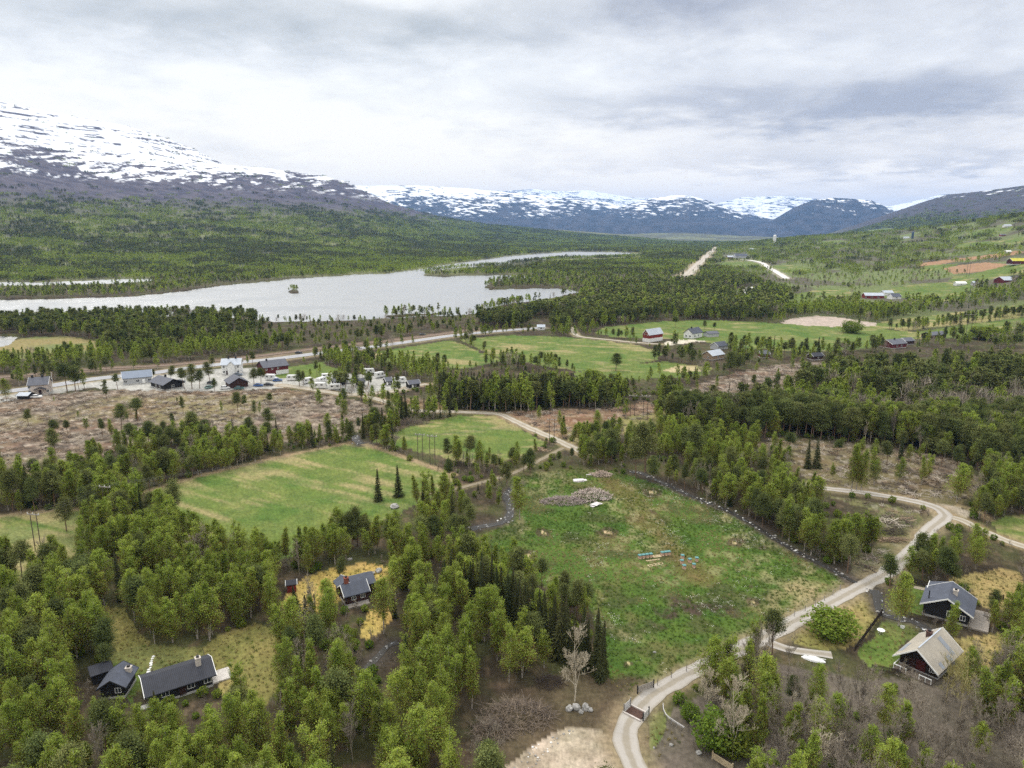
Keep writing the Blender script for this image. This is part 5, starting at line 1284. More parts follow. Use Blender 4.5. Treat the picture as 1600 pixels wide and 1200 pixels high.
def caravan(p, ang, label, motor=False, m=None, L=5.6):
    c = at(*p); nm = 'motorhome' if motor else 'caravan'
    e = empty(nm, c + np.array([0, 0, .12]), ang, label, nm, 'caravans and motorhomes on the camp site'); foot(c[0], c[1], 3.6)
    w = 1.12; l = L / 2
    prof = [(-l, .45), (l - .1, .45), (l, 1.1), (l - .45 if not motor else l - 1.1, 2.45 if not motor else 1.25), (l - .7 if not motor else l - 1.5, 2.6 if not motor else 1.95), (-l + .25, 2.65), (-l, 2.35)]
    if motor: prof = [(-l, .45), (l, .45), (l, 1.15), (l - .9, 1.3), (l - 1.3, 1.9), (l - .9, 2.2), (l - 1.2, 2.8), (-l + .1, 2.85), (-l, 2.6)]
    n = len(prof); V = [(x, -w, z) for x, z in prof] + [(x, w, z) for x, z in prof]
    g = G(); me_v = V
    cen = (0, 1.4)
    V2 = V + [(cen[0], -w, cen[1]), (cen[0], w, cen[1])]
    g.add(V2, [(i, (i + 1) % n, n + (i + 1) % n, n + i) for i in range(n)], [(2 * n, (i + 1) % n, i) for i in range(n)] + [(2 * n + 1, n + i, n + (i + 1) % n) for i in range(n)])
    g.build('body', m or paint('white_caravan_shell', (.62, .62, .61)), e)
    for x0, x1 in ((-l + .6, -l + 1.7), (.2, 1.2)):
        g = G(); [g.box(x0, x1, s * w - .02, s * w + .02, 1.5, 2.1) for s in (-1, 1)]; g.build('window', M_GLASS, e)
    g = G(); g.box(-.8, -.15, -w - .02, -w + .01, .55, 2.3); g.build('door', mat('pale_door', (.6, .6, .58), .6), e)
    wheels(e, (-.2,) if not motor else (-1.5, 1.6), (-.98, .98), .3)
    if not motor:
        g = G(); g.tube([(l - .1, 0, .5), (l + 1.1, 0, .5)], .06, 5); g.tube([(l + 1.0, 0, 0), (l + 1.0, 0, .5)], .05, 5); g.build('drawbar', M_METAL, e)
    return e
hwy = LINES['highway']
car((467, 553), .25, paint('black_car_paint', (.015, .015, .018)), 'black car on the highway left of the birch row')
car((560, 545.5), .28, paint('silver_car_paint', (.45, .46, .47)), 'silver car driving on the middle of the highway')
car((660, 524), .3, paint('dark_car_paint', (.03, .03, .035)), 'dark car beside the railway near the field corner')
for p, a_, m_, lb in (((327, 607), 1.2, paint('green_car_paint', (.12, .20, .18)), 'pale green car left of the brown garage'), ((352, 608), .3, paint('white_car_paint', (.72, .72, .72)), 'white car in front of the brown garage'), ((374, 608.5), .1, paint('teal_car_paint', (.05, .12, .12)), 'dark green car at the right in front of the brown garage'),
      ((372, 587), .1, paint('blue_grey_car_paint', (.10, .13, .17)), 'grey car at the right corner of the white house'), ((331, 600), .4, paint('black_car_paint', (.015, .015, .018)), 'black car between the pines and the brown garage'), ((404, 604), .1, paint('blue_car_paint', (.03, .09, .25)), 'blue car near the pines below the red barn'),
      ((420, 603), .1, paint('black_car_paint', (.015, .015, .018)), 'black van like car right of the pines below the red barn'), ((434, 596), .2, paint('blue_car_paint', (.03, .09, .25)), 'blue car right of the white motorhome'), ((282, 598), .2, paint('black_car_paint', (.015, .015, .018)), 'black car on the pale yard right of the black house'), ((57, 622), .1, paint('white_car_paint', (.72, .72, .72)), 'white car at the foot of the beige house')):
    car(p, a_, m_, lb)
for p, a_, mo, lb in (((424, 594), -.1, True, 'white motorhome in front of the red barn'), ((458, 594.5), .1, False, 'long white caravan left of the lone pine'), ((481, 599), .9, False, 'white caravan with its nose toward the lane'), ((503, 598), 1.2, False, 'white caravan beside the small birch in the middle of the camp'), ((512, 592), .3, False, 'pale caravan behind the middle of the camp'), ((501, 607), 0.05, False, 'white caravan with dark awning close to the lane'),
      ((525, 609), .2, False, 'grey white caravan at the right front of the camp'), ((577, 584), .2, False, 'white caravan at the back below the birch row'), ((594, 590), .8, True, 'tall white motorhome at the right back of the camp'), ((626, 598), .4, False, 'white caravan near the dark camping cabin'), ((543, 599), .5, False, 'white caravan hidden behind the pine group')):
    caravan(p, a_, lb, mo)
# white upturned hull beside the drive
c = at(1271, 1031); e = empty('boat', c, -.45, 'white upturned boat hull beside the short gravel drive', 'boat'); foot(c[0], c[1], 3)
xs = np.linspace(-1.9, 1.9, 11); V = []
for x in xs:
    q = max(1 - (x / 1.93) ** 2, .02) ** .6
    for t in np.linspace(0, math.pi, 9): V.append((x, math.cos(t) * .72 * q, .02 + math.sin(t) ** .8 * .55 * q))
I = np.arange(99).reshape(11, 9)
g = G(); g.add(V, np.stack([I[:-1, :-1], I[1:, :-1], I[1:, 1:], I[:-1, 1:]], -1).reshape(-1, 4)); g.build('hull', paint('white_hull_paint', (.80, .80, .79)), e, True)
g = G(); g.box(-1.7, 1.9, -.035, .035, .50, .62); g.build('keel', M_TRIM, e)
# small round table on the lawn
c = at(1376, 990); e = empty('garden_table', c, 0, 'small round white table on the lawn of the tan roofed cabin', 'table')
g = G(); g.tube([(0, 0, .68), (0, 0, .74)], .65, 16); V, Q = tube([(0, 0, .74), (0, 0, .742)], [.65, .02], 16); g.add(V, Q); g.build('table_top', M_TRIM, e)
for a_ in (0.8, 2.4, 3.9, 5.5):
    g = G(); g.tube([(.4 * math.cos(a_), .4 * math.sin(a_), 0), (.25 * math.cos(a_), .25 * math.sin(a_), .68)], .04, 5); g.build('leg', M_TRIM, e)
for p, r_, lb in (((1410, 981), .35, 'small white tub near the tan roofed cabin'),):
    c = at(*p); g = G(); g.tube([c, c + UPV * .35], [r_, r_ * 1.1], 10); tag(g.build('tub', M_TRIM), lb, 'tub')
# pale stone heap right of the tan cabin
# ------------------------------------------------------------------ fences, gates, rails
def fence(pts, label, h=1.1, gap=.16, m=M_FENCE, w=.09, posts=2.4):
    P = smooth_line(ats(pts), gap) if len(pts) > 2 else None
    if P is None:
        a, b = at(*pts[0])[:2], at(*pts[1])[:2]; n = max(int(np.linalg.norm(b - a) / gap), 2); P = a + (b - a) * np.linspace(0, 1, n)[:, None]
    Z = height(P[:, 0], P[:, 1]); o = np.array([P[0, 0], P[0, 1], Z[0]])
    e = empty('picket_fence', o, 0, label, 'fence')
    g = G(); r = G(); ps = G()
    step = max(int(posts / gap), 1)
    for i in range(len(P) - 1):
        t = np.r_[P[i + 1] - P[i], 0]; t /= np.linalg.norm(t)
        g.obox(np.r_[P[i], Z[i] + h / 2 + .05] - o, t, w, .03, h)
        if i % step == 0:
            q = G(); q.obox(np.r_[P[i], Z[i] + h / 2] - o + np.array([-t[1], t[0], 0]) * .09, t, .1, .1, h + .1); q.build('post', m, e)
    g.build('pickets', m, e)
    for hh in (.3, h - .2):
        S = np.c_[P[::4], Z[::4] + hh] - o
        T = np.gradient(S, axis=0); nn = np.stack([-T[:, 1], T[:, 0], 0 * T[:, 0]], 1); nn /= np.linalg.norm(nn, axis=1, keepdims=True)
        r.tube(S + nn * .05, .035, 4)
    r.build('rail', m, e)
fence([(1336, 1018), (1350, 998), (1366, 976), (1379, 959)], 'dark picket fence up the left side of the tan cabin garden', gap=.2)
fence([(1404, 959), (1430, 968), (1452, 973), (1476, 976)], 'dark picket fence below the black house')
fence([(1420, 908), (1440, 915), (1462, 920), (1482, 923)], 'dark picket fence behind the black house path', gap=.2)
fence([(1362, 1048), (1385, 1052), (1408, 1056)], 'dark picket fence in front of the tan cabin garden')
fence([(1545, 935), (1556, 938), (1569, 938)], 'dark picket fence end right of the black house deck')
def wire_fence(pix, label, gap=3.0, h=1.15, wires=3, m=M_GREYWOOD):
    L = smooth_line(ats(pix), gap); Z = height(L[:, 0], L[:, 1]); o = np.r_[L[0], Z[0]]
    e = empty('wire_fence', o, 0, label, 'fence')
    R = np.random.default_rng(len(L))
    for i in range(len(L)):
        g = G(); q = np.r_[L[i], Z[i]] - o; tl = R.normal(size=2) * .05
        g.tube([q + np.array([0, 0, -.2]), q + np.array([tl[0], tl[1], h * R.uniform(.9, 1.1)])], [.065, .055], 5); g.build('post', m, e)
    g = G()
    for k in range(wires): g.tube(np.c_[L, Z + .35 + .33 * k] - o, .012, 3)
    g.build('wire', M_METAL, e)
wire_fence([(1027, 1071), (1045, 1061), (1080, 1046), (1130, 1021), (1180, 995), (1230, 968), (1280, 944), (1313, 922)], 'wire fence with grey posts between the meadow and the road')
def line3(a, b): return at(*a), at(*b)
# cattle grid across the road
A, B, Cc, D_ = at(978, 1114), at(1003, 1127), at(1007, 1115), at(985, 1104.5)
o = (A + B + Cc + D_) / 4; ax = (B - A); Lg = np.linalg.norm(ax[:2]); ang = math.atan2(ax[1], ax[0])
e = empty('cattle_grid', o, ang, 'brown cattle grid with pale beams across the gravel road', 'cattle grid'); foot(o[0], o[1], 3)
wd_ = 1.9
g = G(); g.box(-Lg/2, Lg/2, -wd_/2, wd_/2, -.1, .07); g.build('pit', mat('rusty_pit', (.055, .035, .028), .9), e)
g = G(); [g.tube([(-Lg/2 + .1, y, .14), (Lg/2 - .1, y, .14)], .045, 6) for y in np.linspace(-wd_/2 + .15, wd_/2 - .15, 10)]; g.build('grid_bars', mat('rusty_steel', (.15, .085, .065), .7), e)
for y in (-wd_/2 - .12, wd_/2 + .12):
    g = G(); g.box(-Lg/2 - .1, Lg/2 + .1, y - .12, y + .12, -.1, .26); g.build('beam', mat('pale_beam', (.52, .47, .43), .9, amt=.2), e)
def panel(pa, pb, h, m, label, name='gate_panel', slats=6, pm=None, thick=.05):
    a, b = at(*pa), at(*pb); v = (b - a)[:2]; L = np.linalg.norm(v); ang = math.atan2(v[1], v[0])
    e = empty(name, a, ang, label, 'fence panel')
    g = G(); hs = h / slats
    for i in range(slats): g.box(.05, L - .05, -thick/2, thick/2, .12 + i * hs, .12 + i * hs + hs * .72)
    g.build('slats', m, e)
    for x in (0, L):
        g = G(); g.box(x - .07, x + .07, -.08, .08, -.3, h + .3); g.build('post', pm or m, e)
    return e
M_MESH = mat('pale_weathered_panel', (.50, .49, .48), .9, amt=.2)
panel((975, 1113), (985, 1103), 1.15, M_MESH, 'pale slatted panel at the left end of the cattle grid', slats=8, pm=M_GREYWOOD)
panel((1004.7, 1127), (1013.6, 1117), 1.1, M_MESH, 'pale panel with dark posts at the right end of the cattle grid', slats=8, pm=M_DTRIM)
panel((996, 1084), (1021, 1074.5), 1.15, M_GREYWOOD, 'grey weathered board panel along the meadow side of the road', name='board_fence', slats=5, pm=M_DTRIM)
# pale curved rail
pr = smooth_line(ats([(1035.6, 1106), (1037, 1117), (1042.5, 1126), (1053.5, 1134), (1069, 1144)]), .4); z_ = height(pr[:, 0], pr[:, 1])
o = np.r_[pr[0], z_[0]]; e = empty('guard_rail', o, 0, 'pale curved guard rail right of the cattle grid', 'guard rail')
g = G(); T = np.gradient(pr, axis=0); T /= np.linalg.norm(T, axis=1, keepdims=True)
P3 = np.c_[pr, z_ + .62] - o; N3 = np.c_[-T[:, 1], T[:, 0], 0 * T[:, 0]]
n = len(P3); V = np.concatenate([P3 + N3 * .03 + UPV * .0, P3 + N3 * .07 + UPV * .12, P3 + N3 * .03 + UPV * .25, P3 - N3 * .03 + UPV * .25, P3 - N3 * .03]); I = np.arange(5 * n).reshape(5, n)
g.add(V, np.concatenate([np.stack([I[k, :-1], I[k, 1:], I[(k + 1) % 5, 1:], I[(k + 1) % 5, :-1]], -1) for k in range(5)])); g.build('rail', mat('pale_rail', (.58, .56, .55), .6, amt=.12), e)
for i in range(0, n, max(n // 5, 1)):
    g = G(); g.box(P3[i, 0] - .06, P3[i, 0] + .06, P3[i, 1] - .06, P3[i, 1] + .06, P3[i, 2] - .75, P3[i, 2] + .2); g.build('post', M_GREYWOOD, e)
foot(*pr[n // 2], 2)
panel((1113, 1186), (1144, 1206), 1.0, M_RAWWOOD, 'raw yellow wood slatted fence panel at the bottom edge', name='slatted_fence', slats=5)
# ------------------------------------------------------------------ stepping stones, boulders
def rock(c, r, R, name, label, cat, group=None, m=M_STONEG, flat=.7, n=3):
    u = np.linspace(0, np.pi, 7)[1:-1]; a = np.arange(9) * 2 * np.pi / 9
    V = [(0, 0, 1)] + [(math.sin(t) * math.cos(b), math.sin(t) * math.sin(b), math.cos(t)) for t in u for b in a] + [(0, 0, -1)]
    V = np.asarray(V); V *= (R.uniform(.78, 1.2, (len(V), 1)))
    V *= np.array([R.uniform(.8, 1.2), R.uniform(.8, 1.2), flat * R.uniform(.85, 1.15)]) * r
    Q = []; T = []
    for i in range(4):
        for j in range(9): Q.append((1 + i * 9 + j, 1 + (i + 1) * 9 + j, 1 + (i + 1) * 9 + (j + 1) % 9, 1 + i * 9 + (j + 1) % 9))
    T = [(0, 1 + j, 1 + (j + 1) % 9) for j in range(9)] + [(46, 37 + (j + 1) % 9, 37 + j) for j in range(9)]
    me = mesh_np(name, V + np.array([0, 0, r * flat * .45]), Q, T, [m])
    o = link(name, me); o.location = c; o.rotation_euler = (0, 0, R.uniform(0, 6.28))
    return tag(o, label, cat, group)
R = np.random.default_rng(5)
WSTONE = mat('white_stone', (.70, .69, .67), .9, amt=.15)
ords = ['nearest', 'second', 'third', 'fourth', 'fifth', 'sixth', 'seventh', 'eighth', 'ninth', 'tenth', 'farthest']
for i, (px_, py_) in enumerate([(230.5, 1053.5), (232, 1050), (232.6, 1046.5), (235, 1043.5), (235.5, 1040), (236, 1036.5), (236.8, 1033), (238, 1029.5), (239.5, 1026)]):
    rock(at(px_, py_), R.uniform(.24, .34), R, 'stepping_stone', 'white stepping stone behind the long cabin, %s from its wall' % ords[i], 'stone', 'white stepping stones', WSTONE, .35)
for (px_, py_, r_, lb) in ((889.5, 1109, .62, 'rounded grey boulder at the left end of the boulder group'), (900.5, 1108, .72, 'tall pale boulder, second from the left in the boulder group'), (908, 1114, .38, 'small white boulder in front of the boulder group'), (915, 1108, .78, 'largest boulder at the right of the boulder group'), (922.5, 1111, .45, 'small boulder at the right end of the boulder group')):
    rock(at(px_, py_), r_, R, 'boulder', lb, 'boulder', 'boulders beside the gravel yard', M_STONEG, .85); foot(*at(px_, py_)[:2], 2)
for (px_, py_, r_, lb) in ((547, 875, .5, 'white rock at the upper edge of the yellow lawn'), (592, 893, .7, 'pale rock in the dark patch above the brown cabin roof'), (582, 897, .6, 'grey rock left of the pale rock above the brown cabin'), (616, 793, 1.0, 'large grey rock right of the dark spruce at the field edge'), (1023, 1020, .25, 'small white stone in the muddy meadow corner'), (1049, 1165, .3, 'white stone on the grass right of the road bend'), (1022, 1169, .22, 'small white stone close to the road bend'), (1092, 1178, .45, 'grey stone above the slatted fence')):
    rock(at(px_, py_), r_, R, 'rock', lb, 'rock', None, M_STONEG, .7)
# ------------------------------------------------------------------ heaps
def heap(name, pc, a, b, hh, n, L, r, m, label, cat, seed=1, flatten=.35, ang=None):
    c = at(*pc); R = np.random.default_rng(seed); g = G()
    for i in range(n):
        rr = math.sqrt(R.uniform(0, 1)); t = R.uniform(0, 6.28)
        p = np.array([a * rr * math.cos(t), b * rr * math.sin(t), 0]); top = hh * (1 - rr ** 1.6)
        p[2] = R.uniform(max(top - .5, 0), top + .08)
        an = R.uniform(0, 6.28) if ang is None else R.normal(ang, .22)
        d = np.array([math.cos(an), math.sin(an), R.normal() * flatten]); l = L * R.uniform(.5, 1.3) / 2
        q0, q1 = p - d * l, p + d * l; q0[2] = max(q0[2], .03); q1[2] = max(q1[2], .03)
        mid = (q0 + q1) / 2 + R.normal(size=3) * L * .05
        g.tube([q0, mid, q1], [r * R.uniform(.6, 1.3), r * .8, r * .35], 4)
    o = g.build(name, m); o.location = c; foot(c[0], c[1], max(a, b) + 1)
    return tag(o, label, cat)
heap('brush_pile', (808, 1120), 5.5, 3.4, 2.2, 420, 3.2, .035, M_STICK, 'wide heap of dead branches above the gravel yard', 'brush pile', 3)
heap('brush_pile', (768, 1146), 3.0, 2.6, 1.8, 220, 2.8, .035, M_STICK, 'heap of branches lower left of the gravel yard', 'brush pile', 4)
heap('brush_pile', (857, 1068), 2.4, 1.6, 1.5, 150, 2.4, .028, mat('dark_branches', (.06, .045, .038), .95), 'round dark brush heap left of the bare pale tree', 'brush pile', 5)
heap('brush_pile', (358, 852), 2.2, 1.6, 1.7, 140, 2.2, .03, mat('dark_branches', (.06, .045, .038), .95), 'dark brush heap at the corner of the left field', 'brush pile', 6)
heap('brush_pile', (640, 662), 7, 2.5, 1.8, 200, 4, .05, M_STICK, 'brown root heap at the top left of the upper field', 'brush pile', 7)
heap('brush_pile', (1395, 833), 3.0, 1.6, 1.2, 130, 3, .03, mat('dark_branches', (.06, .045, .038), .95), 'dark brush behind the log pile', 'brush pile', 8)
heap('log_pile', (1399, 846), 2.6, 1.2, 1.1, 60, 4.2, .09, M_LOG, 'stack of pale cut logs on the grass left of the road', 'log pile', 9, .05, ang=-.15)
heap('log_pile', (845, 704), 3.4, 1.4, .9, 50, 3, .08, M_LOG, 'pile of pale timber at the lane above the upper field', 'log pile', 10, .05)
e0 = heap('scrap_timber_heap', (925, 776), 5.6, 4.0, 2.3, 520, 1.3, .075, mat('grey_broken_timber', (.66, .56, .49), .95, scale=2, color2=(.12, .09, .08)), 'big heap of broken grey timber in the upper meadow', 'timber heap', 11, .5)
e1 = heap('brushwood_heap', (880, 784), 6.2, 3.0, 1.5, 480, 1.8, .05, mat('grey_brushwood', (.44, .36, .33), .95, scale=2, color2=(.10, .08, .075)), 'long low grey brushwood heap left of the timber heap', 'timber heap', 12, .35)
heap('plank_stack', (940, 742), 3.2, 1.6, 1.1, 190, 1.8, .06, mat('pale_broken_boards', (.52, .42, .34), .95, scale=1, color2=(.25, .19, .16)), 'small pile of pale boards at the top of the meadow', 'timber heap', 13, .2)
def sheets(pc, n, s, label, ang, z0=.05, seed=2, nm='roof_sheet_stack'):
    c = at(*pc); R = np.random.default_rng(seed); g = G()
    for i in range(n):
        a = ang + R.normal() * .12; d = np.array([math.cos(a), math.sin(a), R.normal() * .02])
        g.obox([R.normal() * s * .25, R.normal() * s * .18, z0 + i * .07], d, s * R.uniform(.8, 1.1), s * .42, .04)
    o = g.build(nm, mat('weathered_grey_sheet', (.58, .55, .54), .8, amt=.2, scale=1.5)); o.location = c
    tag(o, label, 'sheet stack')
sheets((905, 762), 6, 3.0, 'pale grey sheets lying on top of the timber heap', .15, 2.0, 3)
sheets((928, 789), 5, 2.6, 'tilted white sheet stack in front of the timber heap', .75, .1, 4)
sheets((945, 781), 4, 1.9, 'small white sheet stack at the right of the timber heap', .5, .1, 5)
sheets((922, 742), 2, 1.0, 'white board left of the small board pile', .1, .1, 6)
# ------------------------------------------------------------------ beehives
M_HIVE = mat('peach_hive_box', (.50, .33, .24), .8, amt=.15)
M_LID = mat('teal_hive_lid', (.10, .25, .25), .6, amt=.25, scale=6)
def hive(p, rz, label, s=.64):
    c = at(*p); e = empty('beehive', c, rz, label, 'beehive', 'beehives in the meadow'); foot(c[0], c[1], 1.2)
    g = G(); g.box(-s/2 + .03, s/2 - .03, -s/2 + .03, s/2 - .03, 0, .12); g.build('stand', M_GREYWOOD, e)
    for z0 in (.12, .43):
        g = G(); g.box(-s/2, s/2, -s/2, s/2, z0, z0 + .295); g.build('hive_box', M_HIVE, e)
    g = G(); g.box(-s/2 - .01, s/2 + .01, -s/2 - .01, s/2 + .01, .725, .79); g.build('strap', mat('dark_hive_band', (.03, .05, .06), .8), e)
    g = G(); g.box(-s/2 - .04, s/2 + .04, -s/2 - .04, s/2 + .04, .79, .96); g.build('lid', M_LID, e)
    g = G(); g.box(-.2, .2, -s/2 - .12, -s/2, .10, .13); g.build('landing_board', M_RAWWOOD, e)
a, b = np.array([999.5, 873.0]), np.array([1043.5, 867.2]); ro = math.atan2(*(lambda d: (d[1], d[0]))((at(*b) - at(*a))[:2]))
for i, f in enumerate((0.0, .13, .26, .39)): hive(tuple(a + (b - a) * f), ro, 'peach hive with teal lid in the left block of four, %s from the left' % ('first', 'second', 'third', 'fourth')[i])
for i, f in enumerate((.80, .92, 1.03)): hive(tuple(a + (b - a) * f), ro, 'peach hive with teal lid in the right block, %s from the left' % ('first', 'second', 'third')[i])
for p, rz, lb in (((1066.3, 873), .1, 'peach hive at the rear left of the loose group'), ((1065.3, 881), .1, 'peach hive in the middle left of the loose group'), ((1068.8, 889), .15, 'peach hive at the front left of the loose group'), ((1077.5, 879), .4, 'dark centre hive of the loose hive group'), ((1088.5, 877), -.1, 'rear right hive of the loose hive group'), ((1084, 887), -.1, 'front right hive of the loose hive group')): hive(p, rz, lb)
def pallet(pc, rz, w, d, n, label):
    c = at(*pc); e = empty('pallet', c, rz, label, 'pallet'); g = G()
    for y in (-d/2, d/2): g.box(-w/2, w/2, y - .05, y + .05, .0, .11)
    g.build('runner', M_RAWWOOD, e); g = G()
    for x in np.linspace(-w/2 + .06, w/2 - .06, n): g.box(x - .07, x + .07, -d/2 - .05, d/2 + .05, .11, .14)
    g.build('slat', M_RAWWOOD, e)
cm_ = tuple(a + (b - a) * .6)
pallet(cm_, ro, 1.9, .9, 9, 'bare pale pallet between the two hive blocks')
pallet((1024, 882.5), ro + .1, 3.6, .7, 5, 'open ladder like wooden frame in front of the hive row')
pallet((1020, 875.5), ro, 3.2, .18, 3, 'thin pale plank frame along the foot of the hive row')
# ------------------------------------------------------------------ power line
M_POLE = mat('tarred_pole', (.10, .08, .065), .95, amt=.3)
def hpole(p, h, label, wdt=1.6, arm=3.2, ang=0.5, r=.11):
    c = at(*p); e = empty('power_pole', c, ang, label, 'power pole', 'wooden twin poles of the power line'); foot(c[0], c[1], 2)
    for x in (-wdt/2, wdt/2):
        g = G(); g.tube([(x, 0, -.3), (x, 0, h)], [r, r * .75], 7); g.build('pole', M_POLE, e)
    g = G(); g.box(-arm/2, arm/2, -.09, .09, h - .5, h - .3); g.build('crossarm', M_GREYWOOD, e)
    for x in (-arm/2 + .15, 0, arm/2 - .15):
        g = G(); g.tube([(x, 0, h - .3), (x, 0, h + .05)], [.07, .1], 6); g.build('insulator', M_TRIM, e)
    ca, sa = math.cos(ang), math.sin(ang)
    return [np.array([c[0] + ca * x, c[1] + sa * x, c[2] + h + .05]) for x in (-arm/2 + .15, 0, arm/2 - .15)]
PL = [hpole((60, 860), 9, 'twin power pole at the left end of the line by the corner field', ang=-.2), hpole((170, 812), 9, 'twin power pole with white insulators among birches left of the left field', ang=-.2), hpole((657, 718), 8.5, 'left twin power pole at the edge of the upper field', ang=-.2), hpole((676, 726), 9.5, 'right twin power pole at the edge of the upper field', ang=-.2),
      hpole((862, 695), 9, 'twin power pole beside the lane at the brown clearing', ang=-.1), hpole((1008, 655), 9.5, 'twin power pole in front of the pine forest edge', ang=-.1), hpole((988, 650), 8.5, 'smaller twin power pole left of the forest edge', ang=-.1)]
def wires(A, B, label, sag=.8):
    g = G()
    for p, q in zip(A, B):
        t = np.linspace(0, 1, 14)[:, None]; P = p + (q - p) * t; P[:, 2] -= sag * 4 * (t * (1 - t))[:, 0]
        g.tube(P, .022, 3)
    tag(g.build('power_cable', mat('aluminium_cable', (.30, .30, .31), .5, metallic=.5)), label, 'cable')
for (i, j, lb) in ((0, 1, 'three power cables over the corner field'), (1, 2, 'three power cables over the left field'), (2, 3, 'three short power cables between the two field poles'), (3, 4, 'three power cables over the upper field'), (4, 6, 'three power cables over the brown clearing'), (6, 5, 'three short power cables at the pine forest edge')): wires(PL[i], PL[j], lb)
PR = [hpole((1512, 530), 17, 'tall twin power pole on the right slope behind the pine forest', 3.2, 7, 0, .16), hpole((1520, 470), 17, 'tall twin power pole at the field lane on the right slope', 3.2, 7, 0, .18), hpole((1512, 432), 18, 'tall twin power pole below the ploughed field', 3.2, 7, 0, .2)]
wires(PR[0], PR[1], 'long power cables climbing the right slope', 2); wires(PR[1], PR[2], 'upper power cables on the right slope', 2)
c = at(83, 605); e = empty('flag_pole', c, 0, 'white pole standing right of the beige house', 'pole'); g = G(); g.tube([(0, 0, 0), (0, 0, 7)], [.09, .05], 6); g.build('pole', M_TRIM, e); g = G(); g.tube([(0, 0, 7), (0, 0, 7.1), (0, 0, 7.2)], [.05, .12, .02], 6); g.build('knob', M_TRIM, e)

# ------------------------------------------------------------------ trees the photograph singles out
def top_h(p, top):
    """height of a thing standing at picture place p whose top is seen at row top"""
    c = at(*p); lo, hi = .3, 40
    for _ in range(40):
        m_ = (lo + hi) / 2
        if float(project(c[0], c[1], c[2] + m_)[1]) > top: lo = m_
        else: hi = m_
    return lo
NAMES = {'birch': ('birch_tree', 'birch'), 'pine': ('pine_tree', 'pine'), 'spruce': ('spruce_tree', 'spruce'), 'bare': ('bare_tree', 'bare tree')}
def plant(kd, var, loc, sc, rz, label, group, wx=1.0, lod='near'):
    nm, cat = NAMES[kd]; v = KINDS[kd][lod][var % len(KINDS[kd][lod])]
    e = bpy.data.objects.new(nm, None); COL.objects.link(e); e.empty_display_size = .5
    e.location = loc; e.rotation_euler = (float(rng.normal()) * .035, float(rng.normal()) * .035, rz); e.scale = (sc * wx, sc * wx, sc)
    e['label'] = label; e['category'] = cat
    if group: e['group'] = group
    for pn, me in (('trunk', v['trunk']), ('crown', v['crown'])):
        if me is None: continue
        o = bpy.data.objects.new(pn, me); COL.objects.link(o); o.parent = e
    return e
KINDS['shrub'] = dict(near=BIGBUSH, mid=BIGBUSH, far=BIGBUSH, vfar=[])
NAMES['shrub'] = ('shrub', 'shrub')
PALE_TWIG = leaf_mat('pale_twigs', (.48, .42, .32), (.44, .39, .30), .1, .1)
PALE_BARK = mat('pale_bark', (.54, .48, .38), .9, scale=1.2, amt=.3)
BIGBARE = [mk('bare_tree', *bare(470, 7., .40, 5, .022, 3, .45, .10), PALE_BARK, PALE_TWIG), mk('bare_tree', *bare(471, 11., .34, 6, .0125, 3, .42, .22), PALE_BARK, PALE_TWIG), mk('bare_tree', *bare(473, 10., .40, 5, .014, 3, .45, .28), mat('yellow_willow_bark', (.40, .34, .17), .9), leaf_mat('yellow_willow_twigs', (.33, .29, .12), (.30, .27, .13), .1, .1))]
KINDS['bigbare'] = dict(near=BIGBARE, mid=BIGBARE, far=BIGBARE, vfar=[]); NAMES['bigbare'] = ('bare_tree', 'bare tree')
